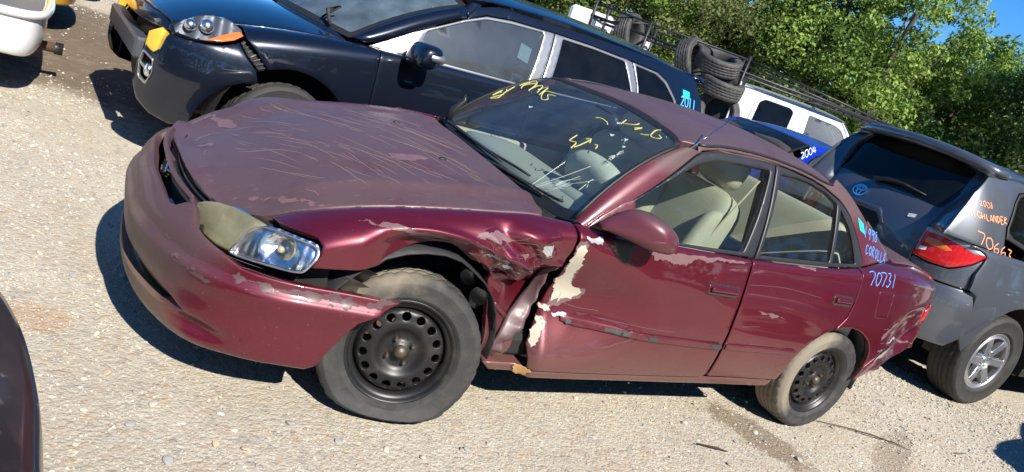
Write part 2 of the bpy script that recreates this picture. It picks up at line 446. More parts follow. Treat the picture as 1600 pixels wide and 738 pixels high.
M['bumper'] = mat('half_bleached_bumper_paint', (.105, .0062, .0185), .42, .3, .8, coat_rough=.07, var=(3, .1),
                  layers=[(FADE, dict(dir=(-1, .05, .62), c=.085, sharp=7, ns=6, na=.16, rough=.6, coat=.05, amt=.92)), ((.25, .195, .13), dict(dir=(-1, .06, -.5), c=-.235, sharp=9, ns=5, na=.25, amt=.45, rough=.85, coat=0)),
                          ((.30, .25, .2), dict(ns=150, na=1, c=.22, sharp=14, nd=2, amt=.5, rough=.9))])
M['peel'] = mat('peeled_clearcoat_edge', (.155, .085, .09), .5, 0, .25, var=(25, .3))
M['scratch2'] = mat('fine_pale_scratch', (.30, .215, .19), .6)
M['primer'] = mat('bare_primer', (.46, .43, .345), .6, var=(14, .15))
M['bare'] = mat('scraped_bare_metal', (.55, .57, .60), .35, .6, 0, var=(30, .25))
M['scratch'] = mat('pale_scratch', (.42, .33, .26), .7)
M['black'] = mat('black_trim', (.018, .018, .02), .45, var=(6, .3), layers=[(DUST, dict(ns=9, na=1, c=.2, sharp=3, amt=.3, rough=.8))])
M['frame'] = mat('weathered_black_window_frame', (.022, .023, .028), .4, var=(10, .25))
M['plastic'] = mat('black_plastic_liner', (.014, .014, .016), .6, bump=(20, .4, .01))
M['dark'] = mat('dark_underbody', (.012, .011, .011), .8)
M['rubber'] = mat('rubber_seal', (.012, .012, .012), .55)
M['tyre'] = mat('dusty_tyre_rubber', (.026, .026, .026), .72, var=(12, .25), layers=[((.20, .17, .13), dict(ns=5, na=1, c=.12, sharp=4, amt=.15, rough=.95))], bump=(90, .25, .003))
M['tyre2'] = mat('mud_caked_tyre_rubber', (.03, .03, .03), .75, var=(12, .25), layers=[((.30, .255, .19), dict(dir=(-.6, 0, .9), c=.27, sharp=9, ns=7, na=.30, amt=.6, rough=.95)), ((.12, .10, .08), dict(ns=14, na=1, c=.12, sharp=4, amt=.3))], bump=(70, .35, .004))
M['tyre3'] = mat('dust_coated_tyre_rubber', (.028, .028, .030), .75, var=(12, .25), layers=[((.33, .285, .215), dict(dir=(-1, .6, .35), c=.06, sharp=8, ns=7, na=.25, amt=.6, rough=.95)), ((.15, .13, .10), dict(ns=14, na=1, c=.12, sharp=4, amt=.3))], bump=(70, .35, .004))
M['smoke'] = mat('smoked_lamp', (.01, .01, .012), .1, 0, 1.0)
M['steel'] = mat('black_painted_steel', (.016, .016, .017), .40, .3, var=(10, .3), layers=[((.14, .12, .095), dict(ns=6, na=1, c=.16, sharp=4, amt=.35, rough=.85)), ((.16, .06, .03), dict(ns=16, na=1, c=.22, sharp=8, amt=.5, rough=.9))])
M['rust'] = mat('rusty_brake_iron', (.10, .055, .035), .85, .2, var=(20, .4))
M['hub'] = mat('worn_hub_steel', (.11, .09, .075), .5, .6, var=(20, .4))
M['alloy'] = mat('silver_alloy', (.62, .63, .65), .30, .85, .3, var=(8, .08))
M['chrome'] = mat('chrome', (.75, .76, .78), .08, 1.0)
M['satin'] = mat('satin_chrome_window_trim', (.44, .44, .44), .36, .85, var=(9, .08))
M['mirror'] = mat('lamp_reflector', (.82, .84, .86), .24, 1.0)
M['beige'] = mat('beige_seat_cloth', (.42, .39, .31), .9, var=(9, .12), bump=(300, .3, .002))
M['grey_trim'] = mat('grey_cabin_plastic', (.20, .20, .18), .7, var=(5, .12))
M['darkcloth'] = mat('dark_cabin_cloth', (.03, .03, .033), .9)
M['teal'] = mat('teal_sticker', (.02, .55, .48), .5)
M['white_sticker'] = mat('white_sticker', (.82, .83, .84), .5)
M['blue_ink'] = mat('blue_paint_marker', (.10, .35, .95), .5)
M['cyan_ink'] = mat('light_blue_paint_marker', (.12, .55, .95), .5)
M['yellow_ink'] = mat('yellow_paint_marker', (.66, .62, .18), .5)
M['orange_ink'] = mat('orange_paint_marker', (.85, .33, .16), .5)
M['white_ink'] = mat('white_paint_marker', (.85, .88, .9), .5)
M['lens_old'] = mat('yellowed_headlight_lens', (.40, .37, .22), .22, 0, .6, var=(4, .18), coat_rough=.12)
M['lens_haze'] = glass('yellow_hazed_lens', (.80, .76, .50), 1.5, .05, .42, (.44, .42, .28))
M['greenscuff'] = mat('dark_green_scuff', (.028, .040, .036), .6, var=(20, .3))
M['airbag'] = mat('pale_airbag_cloth', (.46, .47, .38), .9, bump=(25, .3, .01))
M['amber'] = mat('amber_lens', (.75, .16, .02), .15, 0, 1.0)
M['redlens'] = mat('red_tail_lens', (.55, .012, .012), .12, 0, 1.0, var=(8, .15))
M['mws'] = glass('sky_hazed_suv_windscreen', (.30, .40, .44), 1.9, .02, .20, (.30, .42, .52))  # blue diffuse haze paints in the sky reflected by the pane
M['clear'] = glass('clear_lamp_lens', (.96, .97, .98), 1.5)
M['wglass'] = glass('sky_hazed_windscreen_glass', (.78, .86, .85), 1.72, .01, .055, (.36, .42, .45))  # bluish haze colour stands in for the sky's reflection on the windscreen
M['sglass'] = glass('side_window_glass', (.72, .80, .76), 1.55, 0, .012)
M['tint'] = glass('dark_tinted_glass', (.035, .04, .045), 1.55, 0, .01)
M['mglass'] = glass('suv_door_glass', (.30, .40, .42), 1.9, .02, .05, (.30, .42, .48), .10)
M['crack'] = mat('crack_glints', (.55, .64, .62), .2, 0, .5)
M['rustpaint'] = mat('flaking_rust', (.42, .24, .10), .9, var=(30, .4))
M['dash'] = mat('pale_grey_green_dashboard', (.30, .31, .26), .7, var=(5, .12))
M['rail'] = mat('bleached_roof_rail_paint', (.11, .018, .032), .42, .2, .45, coat_rough=.12, var=(3, .12), layers=[(FADE, dict(dir=(0, -.2, 1), c=1.30, sharp=14, ns=5, na=.10, rough=.6, coat=.05))])
M['mirrorpaint'] = mat('faded_mirror_paint', (.11, .022, .036), .42, .2, .5, coat_rough=.15, var=(6, .12), layers=[(FADE, dict(nor=(0, -.2, 1), c=.75, sharp=3, amt=.7, rough=.6))])
# ---------------------------------------------------------------- the wrecked sedan's surfaces
RB = math.radians(1.5)                     # the body leans on its flat tyre
def tilt(p):
    p = np.asarray(p, float); y, z = p[..., 1], p[..., 2] - .3
    return np.stack([p[..., 0], y*math.cos(RB) - z*math.sin(RB), .3 + y*math.sin(RB) + z*math.cos(RB)], -1)
def cor_damage(x, v):
    dy = .100*bump2(x, v, 1.50, .56, .50, .27) + .03*bump2(x, v, 1.42, .62, .2, .3) + .014*bump2(x, v, 1.95, .60, .5, .16)
    # front wing: a crease above the wheel, the sheet below it folded in
    vc = .795 - .06*sstep(.75, 1.35, x) + .012*np.sin(9*x); mx_ = sstep(.58, .80, x)*(1 - sstep(1.40, 1.47, x))
    dy = dy + mx_*(.080*sstep(0, .085, vc - v)*(1 - .35*sstep(1.0, 1.2, x)) - .016*np.exp(-((v - vc)/.014)**2))
    dy = dy - .030*bump2(x, v, 1.24, .845, .13, .065) + .016*bump2(x, v, 1.10, .85, .08, .06)
    # crumpled folds that run back and down to a flap behind the wheel
    m = bump2(x, v, 1.19, .71, .30, .16)*1.25; a = v + .55*x + .03*fbm(x*7, v*7, 3)
    tri_ = lambda q: 2*np.abs(2*(q - np.floor(q + .5))) - 1
    dy = dy + np.minimum(m, 1)*(.024*tri_(a*8.5) + .006*tri_(a*21 + x*5) + .034*(fbm(x*7, v*12, 11) - .45) + .007*(fbm(x*26, v*34, 5) - .45))
    dy = dy - .035*bump2(x, v, 1.27, .645, .12, .05)
    # creases at the tail corner
    m2 = bump2(x, v, 3.98, .60, .34, .24)
    dy = dy + m2*(.040 + .020*tri_(5.5*(v - .55*x) + .5*fbm(x*5, v*5, 8)) + .02*(fbm(x*14, v*14, 21) - .45))
    # soft waves of old sheet metal along the doors
    dy = dy + .0022*np.sin(7*x + 3*v)*sstep(1.5, 1.9, x)*(1 - sstep(3.2, 3.5, x)) + .004*bump2(x, v, 2.75, .62, .5, .12)
    dx = .02*m*(fbm(x*12, v*12, 31) - .45); dz = .025*m*(fbm(x*10, v*10, 41) - .45)
    return dx, dy, dz
COR = Body(W=[(0, .70), (.3, .775), (.6, .825), (.9, .838), (1.4, .845), (2.4, .847), (3.0, .847), (3.6, .832), (3.9, .80), (4.1, .755), (4.22, .70), (4.35, .60)],
           D=[(.15, .07), (.2, .05), (.27, .028), (.36, .008), (.45, 0), (.55, 0), (.65, .008), (.75, .022), (.83, .036), (.9, .05), (1.0, .075), (1.1, .10)],
           ZT=[(.2, .57), (.33, .645), (.41, .70), (.5, .745), (.68, .80), (.85, .835), (1.09, .872), (1.29, .895), (1.5, .897), (1.94, .900), (2.45, .912), (3.0, .94), (3.3, .97), (3.6, 1.015), (3.8, 1.02), (4.0, 1.01), (4.2, .985), (4.35, .94)],
           YE=[(.2, .48), (.33, .55), (.41, .60), (.5, .64), (.68, .67), (.85, .69), (1.09, .705), (1.29, .71), (1.45, .725), (1.7, .755), (1.94, .768), (2.45, .77), (3.0, .755), (3.3, .725), (3.6, .665), (3.95, .61), (4.15, .56), (4.35, .47)],
           RZ=[(.2, .07), (.5, .09), (1.2, .09), (1.45, .05), (1.7, .03), (3.0, .03), (3.5, .05), (3.8, .09), (4.4, .09)], damage=cor_damage)
COR_HOODC = Tab([(.1, .050), (.2, .068), (.35, .060), (.6, .060), (1.0, .055), (1.35, .03), (1.5, .0)])
COR_BUMP = Plan([(-.035, 0), (-.025, -.2), (.015, -.4), (.09, -.58), (.19, -.70), (.33, -.785), (.50, -.822), (.78, -.838)],
                [(.16, -.05), (.2, -.022), (.24, -.006), (.30, 0), (.38, .004), (.44, .014), (.468, .016), (.484, -.004), (.53, -.014), (.56, -.03), (.585, -.06), (.62, -.10), (.68, -.2)])
COR_WS = screen([(1.462, -.69, .890), (1.452, -.62, .872), (1.444, -.5, .863), (1.40, -.2, .868), (1.385, 0, .87), (1.40, .2, .868), (1.444, .5, .863), (1.452, .62, .872), (1.462, .69, .890)],
                [(1.925, -.585, 1.275), (1.945, -.54, 1.305), (1.985, -.4, 1.318), (2.03, -.1, 1.33), (2.035, 0, 1.331), (2.03, .1, 1.33), (1.985, .4, 1.318), (1.945, .54, 1.305), (1.925, .585, 1.275)], .042)
COR_RC = Tab([(1.9, 1.305), (2.03, 1.335), (2.2, 1.377), (2.4, 1.398), (2.6, 1.405), (2.8, 1.400), (3.0, 1.378), (3.15, 1.345), (3.3, 1.29)])
def cor_roof(x, y, off=0.0):
    x = np.asarray(x, float); y = np.asarray(y, float)
    k = np.abs(y)/.60
    k2 = .2 + .8*sstep(1.93, 2.3, x)
    z = COR_RC(x) - k2*(.045*k**2 + .035*k**6) + off
    return np.stack([x + 0*z, y + 0*z, z], -1)
COR_LAMP = Plan([(.10, 0), (.10, -.2), (.115, -.3), (.155, -.42), (.215, -.54), (.30, -.655), (.40, -.745), (.50, -.80), (.58, -.82)],
                [(.45, .012), (.55, 0), (.62, -.02), (.66, -.05), (.72, -.13), (.8, -.3)])
COR_TAIL = Plan([(4.34, 0), (4.335, -.3), (4.31, -.48), (4.25, -.60), (4.15, -.69), (3.99, -.76)],
                [(.2, -.06), (.3, -.01), (.42, .02), (.56, .02), (.6, .0), (.62, -.02), (.8, -.03), (.9, -.05), (.97, -.10)], front=False)
COR_RW = screen([(3.66, -.63, 1.03), (3.72, -.35, 1.055), (3.745, 0, 1.065), (3.72, .35, 1.055), (3.66, .63, 1.03)],
                [(3.06, -.515, 1.325), (3.13, -.3, 1.348), (3.15, 0, 1.355), (3.13, .3, 1.348), (3.06, .515, 1.325)], .03, .4, .9)
# ---------------------------------------------------------------- the two big neighbours' surfaces (own frames: x from nose to tail)
def placer(ox, oy, deg):
    c, s_ = math.cos(math.radians(deg)), math.sin(math.radians(deg))
    def f(p):
        p = np.asarray(p, float)
        return np.stack([ox + c*p[..., 0] - s_*p[..., 1], oy + s_*p[..., 0] + c*p[..., 1], p[..., 2]], -1)
    return f
MDX_AT = (-.099, 2.653, 4.08); HIG_AT = (9.86, .26, 176.1)
MDXB = Body(W=[(0, .70), (.25, .82), (.5, .92), (.8, .965), (1.1, .975), (1.6, .965), (2.5, .965), (3.6, .98), (4.2, .96), (4.6, .90), (4.87, .80)],
            D=[(.2, .08), (.3, .05), (.42, .015), (.55, .0), (.7, .0), (.85, .012), (.98, .03), (1.1, .06), (1.25, .10)],
            ZT=[(0, .72), (.3, .86), (.6, .95), (1.0, 1.02), (1.4, 1.06), (1.7, 1.075), (2.5, 1.10), (3.5, 1.15), (4.3, 1.19), (4.87, 1.2)],
            YE=[(0, .55), (.3, .68), (.6, .76), (1.0, .80), (1.4, .83), (1.7, .87), (2.5, .885), (3.5, .88), (4.3, .83), (4.87, .74)],
            RZ=[(0, .10), (.6, .12), (1.3, .10), (1.7, .04), (4.0, .04), (4.87, .06)], G=(.28, .42))
MDX_HOODC = Tab([(0, .0), (.1, .03), (.4, .07), (.8, .08), (1.3, .05), (1.5, .03)])
MDX_BUMP = Plan([(0, 0), (.01, -.25), (.05, -.5), (.12, -.68), (.24, -.82), (.42, -.91), (.6, -.945), (.78, -.96)],
                [(.25, -.06), (.35, -.02), (.45, .0), (.6, .01), (.7, .0), (.8, -.02), (.86, -.06), (.95, -.12)])
HIGB = Body(W=[(0, .70), (.4, .88), (.8, .935), (1.4, .945), (3.0, .945), (3.9, .955), (4.3, .945), (4.55, .90), (4.7, .82), (4.785, .70)],
            D=[(.25, .06), (.35, .03), (.5, .0), (.75, .0), (.9, .012), (1.0, .03), (1.12, .055), (1.3, .1)],
            ZT=[(0, .75), (.4, .93), (1.0, 1.03), (1.5, 1.08), (2.5, 1.11), (3.5, 1.14), (4.2, 1.16), (4.785, 1.16)],
            YE=[(0, .6), (.4, .74), (1.0, .8), (1.5, .85), (2.5, .865), (3.5, .865), (4.2, .855), (4.5, .82), (4.785, .70)],
            RZ=[(0, .1), (1.3, .1), (1.6, .04), (4.785, .05)], G=(.26, .40))
HIG_TAIL = Plan([(4.77, 0), (4.76, -.3), (4.735, -.5), (4.68, -.68), (4.60, -.80), (4.50, -.875), (4.36, -.925), (4.1, -.948)],
                [(.3, -.05), (.42, -.005), (.55, .014), (.68, .018), (.76, .012), (.82, -.003), (1.0, -.02), (1.2, -.06), (1.4, -.16), (1.6, -.27), (1.75, -.36)], front=False)
# ---------------------------------------------------------------- wheels
def tyre_mesh(R, w, rim, tread=True, n=144, flat=None, groove=.006):
    """tyre about the y axis, outer face towards -y; flat: (hub height, tilt function) squashes it on the ground"""
    h = w/2
    prof = [(rim-.004, -h*.70), (rim+.012, -h*.86), (rim+.022, -h*.95), (rim+.028, -h*.985), (rim+.031, -h*.97), ((R+rim)/2, -h*1.06), (R-.034, -h*1.035), (R-.031, -h*1.045), (R-.026, -h*1.00), (R-.012, -h*.93), (R-.004, -h*.82)]
    nt = len(prof)
    tr = [-.62, -.56, -.53, -.22, -.19, -.13, -.10, .10, .13, .19, .22, .53, .56, .62]
    dp = [0, 0, 1, 1, 0, 0, 0, 0, 0, 0, 1, 1, 0, 0]
    tr = [(-.66, 0), (-.56, 0), (-.545, 1), (-.47, 1), (-.455, 0), (-.20, 0), (-.185, 1), (-.11, 1), (-.095, 0), (.095, 0), (.11, 1), (.185, 1), (.2, 0), (.455, 0), (.47, 1), (.545, 1), (.56, 0), (.66, 0)]
    for t, d in tr: prof.append((R - groove*d - .004*t*t, t*h))
    prof += [(r, -y) for r, y in prof[:nt][::-1]]
    P = np.array(prof)
    def mod(i, a):
        m = np.zeros(len(P))
        if tread:
            k = i % 4
            if k == 0:
                for j in range(nt-2, len(P)-nt+2):
                    m[j] = -.0045 if (j//5) % 2 == 0 else 0
            if k == 2:
                for j in range(nt-2, len(P)-nt+2):
                    m[j] = -.0045 if (j//5) % 2 == 1 else 0
        return m
    return lathe(prof, n, 'y', closed=True, mod=mod)
def circ(cx, cy, r, n=20, ph=0): return [(cx + r*math.cos(2*math.pi*k/n + ph), cy + r*math.sin(2*math.pi*k/n + ph)) for k in range(n)]
WCACHE = {}
def cached(builder, key, par, loc, rot, *a, **k):
    if key not in WCACHE: WCACHE[key] = builder(par, loc, rot, *a, **k); return WCACHE[key]
    return cp_tree(WCACHE[key], par, loc, rot)
def steel_wheel_new(par, loc, rot, R, w, rim, M, nholes=16, squash=None, name='wheel', lug=4):
    """wheel part: pressed steel disc with vent holes > tyre, rim_barrel, hub_cap, lug_nut"""
    dep = Tab([(0, -.028), (.030, -.028), (.034, -.012), (.062, -.010), (.085, -.026), (.10, -.034), (.115, -.030), (.145, -.024), (.158, -.006), (.166, .02), (.2, .02)])
    def fn(a, b):
        a = np.asarray(a); b = np.asarray(b); r = np.hypot(a, b)*(.166/(rim-.022)); return np.stack([a, -w*.18 + dep(r) + .0, b], -1)
    k = (rim-.022)/.166
    holes = [circ(.131*k*math.cos(2*math.pi*q/nholes), .131*k*math.sin(2*math.pi*q/nholes), .0158*k, 14) for q in range(nholes)]
    d = panel(name, circ(0, 0, .165*k, 72), fn, M['steel'], par, res=.012, edge=.002, thick=.012, holes=holes, cen=(0, .5, 0))
    d.location = loc; d.rotation_euler = rot
    h = w/2
    v, f = lathe([(rim+.010, -h*.74), (rim+.012, -h*.80), (rim+.006, -h*.84), (rim-.002, -h*.80), (rim-.006, -h*.70), (rim-.012, -h*.66), (rim-.024, -h*.60), (rim-.026, -h*.15), (rim-.03, h*.1), (rim-.03, h*.6), (rim+.0, h*.75), (rim+.01, h*.78)], 64)
    mk('rim_barrel', v, f, M['steel'], d)
    v, f = lathe([(rim-.03, h*.2), (.05, h*.1), (.0, h*.1)], 32); mk('brake_drum', v, f, M['rust'], d)
    v, f = lathe([(.0, -w*.18-.052), (.012, -w*.18-.052), (.016, -w*.18-.048), (.024, -w*.18-.044), (.026, -w*.18-.03), (.026, -w*.18)], 20); mk('hub_cap', v, f, M['hub'], d)
    vl, fl = lathe([(.0, -.022), (.005, -.022), (.0085, -.016), (.0085, 0)], 6); nut = None
    for q in range(lug):
        a = 2*math.pi*(q+.35)/lug; p = (.05*math.cos(a), -w*.18-.012, .05*math.sin(a))
        nut = mk('lug_nut', vl, fl, M['hub'], d, smooth=False, loc=p) if nut is None else cp(nut, d, p)
    v, f = tyre_mesh(R, w, rim)
    if squash: v = squash(v)
    mk('tyre', v, f, M['tyre'], d)
    return d
def alloy_wheel_new(par, loc, rot, R, w, rim, M, spokes=6, name='wheel', lug=5):
    """six flat double edged spokes > tyre, rim_barrel, centre_cap, lug_nut"""
    rr = rim-.008; ri = .055
    def fn(a, b):
        a = np.asarray(a); b = np.asarray(b); r = np.hypot(a, b); th = np.arctan2(b, a)*spokes/2
        return np.stack([a, -w*.40 + .030*sstep(ri+.03, .03, r) - .012*sstep(.08, rr*.8, r) + .012*sstep(rr*.9, rr, r) + .004*np.cos(2*th)**2*0, b], -1)
    holes = []
    for q in range(spokes):
        c = 2*math.pi*(q+.5)/spokes; hw = math.pi/spokes; o = []
        r0, r1 = .075, rr-.022; sw = .026
        for r in np.linspace(r0, r1, 8): a = hw - math.asin(min(.95, (sw+.006*(r/rr))/r)); o.append((r*math.cos(c+a), r*math.sin(c+a))) if a > .02 else None
        a1 = hw - math.asin(sw/r1)
        for t in np.linspace(a1, -a1, 8)[1:-1]: o.append((r1*math.cos(c+t), r1*math.sin(c+t)))
        for r in np.linspace(r1, r0, 8): a = hw - math.asin(min(.95, (sw+.006*(r/rr))/r)); o.append((r*math.cos(c-a), r*math.sin(c-a))) if a > .02 else None
        holes.append(rounded(o, .008, 3))
    d = panel(name, circ(0, 0, rr, 72), fn, M['alloy'], par, res=.015, edge=.005, thick=.035, holes=holes, cen=(0, .5, 0))
    d.location = loc; d.rotation_euler = rot; h = w/2
    v, f = lathe([(rim+.008, -h*.80), (rim+.010, -h*.86), (rim+.004, -h*.89), (rim-.008, -h*.84), (rim-.012, -h*.7), (rim-.02, -h*.2), (rim-.03, h*.5), (rim+.008, h*.8)], 64); mk('rim_barrel', v, f, M['alloy'], d)
    v, f = lathe([(rim-.03, h*.3), (.0, h*.3)], 32); mk('brake_disc', v, f, M['rust'], d)
    v, f = lathe([(0, -w*.40+.012), (.024, -w*.40+.014), (.03, -w*.40+.024), (.03, -w*.40+.04)], 20); mk('centre_cap', v, f, M['alloy'], d)
    vl, fl = lathe([(.0, -.02), (.008, -.018), (.010, -.012), (.010, 0)], 6); nut = None
    for q in range(lug):
        a = 2*math.pi*(q+.25)/lug; p = (.052*math.cos(a), -w*.40+.027, .052*math.sin(a))
        nut = mk('lug_nut', vl, fl, M['chrome'], d, smooth=False, loc=p) if nut is None else cp(nut, d, p)
    v, f = tyre_mesh(R, w, rim); mk('tyre', v, f, M['tyre'], d)
    return d

def steel_wheel(par, loc, rot, R, w, rim, M_, nholes=16, squash=None, name='wheel', lug=4):
    if squash: return steel_wheel_new(par, loc, rot, R, w, rim, M_, nholes, squash, name, lug)
    return cached(steel_wheel_new, ('s', R, w, rim, nholes, M_['tyre'].name), par, loc, rot, R, w, rim, M_, nholes)
def alloy_wheel(par, loc, rot, R, w, rim, M_, spokes=6):
    return cached(alloy_wheel_new, ('a', R, w, rim, spokes), par, loc, rot, R, w, rim, M_, spokes)
# ---------------------------------------------------------------- the wrecked crimson sedan in the foreground
car = empty('damaged_sedan'); tag(car, 'wrecked crimson sedan with crushed front wing and flat front tyre, nearest in front', 'car')
CC = (2.2, 0, .55)
def TS(sg=-1, off=0.0, extra=None):
    def f(a, b):
        p = COR.side(a, b, sg, off)
        if extra is not None: p = p + extra(np.asarray(a, float), np.asarray(b, float))
        return tilt(p)
    return f
def TG(sg=-1, off=0.0): return lambda a, b: tilt(COR.green(a, b, sg, off))
def TH(off=0.0): return lambda a, b: tilt(COR.deck(a, b, COR_HOODC, off))
def top_edge(x0, x1, n, d=0.0):
    xs = np.linspace(x0, x1, n); return [(x, float(COR.vmax(x)) - d) for x in xs]
for sg in (-1, 1):
    L_ = sg < 0
    # front wing
    if L_:
        wing = top_edge(.345, 1.425, 24, .004) + [(1.43, .84), (1.425, .76), (1.41, .70), (1.36, .665), (1.323, .640), (1.312, .602), (1.285, .62), (1.237, .652), (1.18, .664), (1.127, .674), (1.07, .694), (1.03, .691), (.995, .709), (.96, .728), (.927, .739), (.87, .73), (.816, .713), (.77, .69), (.726, .666), (.70, .642), (.671, .628), (.611, .613), (.52, .60), (.447, .590), (.464, .637), (.464, .683), (.449, .721), (.413, .743), (.383, .765), (.357, .796)]
        fw = panel('front_fender', wing, TS(), M['red'], car, res=.0095, edge=.004, thick=.018, cen=CC)
        low = [(1.10, .71), (1.135, .66), (1.165, .58), (1.185, .50), (1.205, .40), (1.225, .30), (1.25, .262), (1.31, .255), (1.345, .33), (1.37, .45), (1.395, .57), (1.41, .70), (1.38, .74), (1.2, .75)]
        ex = lambda a, b: np.stack([0*a, .028 + .012*np.sin(9*a+14*b) + 0*a, 0*a], -1)
        lw = panel('fender_lower_panel', low, TS(-1, 0, ex), M['red'], car, res=.018, edge=.004, thick=.02, cen=CC)
        # torn, folded out edge of the wing
        lb = [(1.412, .722), (1.40, .66), (1.385, .585), (1.345, .53), (1.297, .478), (1.27, .425), (1.25, .375), (1.236, .33)]
        rb = [(1.416, .722), (1.418, .66), (1.405, .58), (1.392, .52), (1.368, .468), (1.335, .425), (1.31, .375), (1.30, .325)]
        lb = catmull(np.array(lb), 26); rb = catmull(np.array(rb), 26); g = []
        for i, (a, b) in enumerate(zip(lb, rb)):
            t = i/25
            for k in range(6):
                u = k/5; q = a + (b-a)*u; p = COR.side(q[0], q[1]); wv = .008*math.sin(t*17 + u*3) + .006*math.sin(t*41)
                p = p + np.array([0, .012 - (.060*math.sin(math.pi*min(1, t*1.15))**.7*u + .01) - wv*u, .0])
                g.append(tilt(p))
        f = [(i*6+k, i*6+k+1, (i+1)*6+k+1, (i+1)*6+k) for i in range(25) for k in range(5)]
        te = mk('torn_panel_edge', g, f, M['fade'], car); md = te.modifiers.new('thickness', 'SOLIDIFY'); md.thickness = .004
        bd = tilt(COR.side(np.linspace(1.21, 1.30, 8), np.linspace(.52, .455, 8), -1) + np.array([0, .018, 0])); v, f = tube(bd, [.006, .013, .014, .014, .014, .014, .013, .006], 10); mk('pressed_bead', v, f, M['red'], lw)
        chip = [('peeled_patch', [(0.576, 0.806), (0.612, 0.816), (0.638, 0.795), (0.67, 0.814), (0.784, 0.789), (0.849, 0.794), (0.887, 0.772), (0.955, 0.783), (0.975, 0.759), (0.873, 0.765), (0.769, 0.774), (0.682, 0.784), (0.616, 0.796)], 'peel'),
                ('scraped_patch', [(1.265, .815), (1.323, .821), (1.315, .785), (1.355, .757), (1.303, .775)], 'bare'), ('scraped_patch', [(1.14, .690), (1.22, .682), (1.262, .668), (1.187, .668)], 'bare'),
                ('scraped_patch', [(1.06, .73), (1.12, .742), (1.17, .735), (1.13, .725)], 'bare'), ('scraped_patch', [(1.18, .76), (1.26, .775), (1.24, .757)], 'peel'), ('scraped_patch', [(1.27, .72), (1.33, .70), (1.30, .692)], 'peel'),
                ('peeled_patch', [(.99, .80), (1.05, .83), (1.12, .822), (1.2, .838), (1.19, .825), (1.1, .808), (1.03, .806)], 'peel')]
        for k, (n_, pl, mm) in enumerate(chip): panel(n_, ragged(pl, .008, 3, k), TS(-1, .0016), M[mm], fw, res=.012, edge=0, thick=0, cen=CC)
    else:
        arc = [(.875 + .345*math.cos(t), .30 + .345*math.sin(t)) for t in np.linspace(math.radians(10), math.radians(172), 24)]
        wing = top_edge(.345, 1.425, 24, .004) + [(1.43, .6), (1.43, .27), (1.225, .265)] + arc + [(.50, .5), (.46, .6), (.464, .683), (.449, .721), (.413, .743), (.383, .765), (.357, .796)]
        fw = panel('front_fender', wing, TS(1), M['red'], car, res=.035, edge=.004, thick=.018, cen=CC)
    # doors
    fr = [(1.438, float(COR.vmax(1.45))-.004), (1.445, .82), (1.46, .65), (1.435, .48), (1.41, .37), (1.437, .272)] if L_ else [(1.438, float(COR.vmax(1.45))-.004), (1.438, .275)]
    fd = panel('front_door', top_edge(2.425, 1.46, 26, .002) + fr + [(1.9, .285), (2.40, .312), (2.418, .33)], TS(sg), M['red'], car, res=.016 if L_ else .05, edge=.005, thick=.02, cen=CC)
    rd = panel('rear_door', top_edge(2.437, 3.262, 22, .002) + [(3.268, .93), (3.265, .86), (3.262, .80), (3.24, .72), (3.17, .648), (3.095, .610), (3.04, .57), (3.0, .525), (2.962, .46), (2.945, .40), (2.932, .328), (2.437, .322)], TS(sg), M['red'], car, res=.022 if L_ else .05, edge=.005, thick=.02, cen=CC)
    qp = panel('quarter_panel', top_edge(3.274, 4.21, 30, .002) + [(4.215, .92), (4.21, .835), (4.08, .82), (4.06, .715), (3.95, .66), (3.8, .60), (3.68, .53), (3.592, .45), (3.595, .50), (3.575, .55), (3.53, .60), (3.464, .637), (3.40, .658), (3.33, .668), (3.25, .664), (3.185, .648), (3.25, .716), (3.272, .79)], TS(sg), M['red'], car, res=.018 if L_ else .04, edge=.005, thick=.02, cen=CC)
    rb_ = panel('rear_bumper_corner', [(3.598, .445), (3.68, .522), (3.8, .592), (3.95, .652), (4.06, .705), (4.185, .71), (4.205, .65), (4.18, .605), (4.10, .570), (3.98, .525), (3.85, .485), (3.73, .44), (3.65, .40), (3.58, .36)], TS(sg), M['red'], car, res=.018 if L_ else .04, edge=.004, thick=.012, cen=CC)
    sl = panel('rocker_sill', [(1.25, .262), (1.43, .266), (1.9, .279), (2.42, .308), (2.92, .322), (2.915, .275), (2.4, .265), (1.9, .242), (1.3, .222)], TS(sg, -.006), M['red'], car, res=.04, edge=.008, thick=.06, cen=CC)
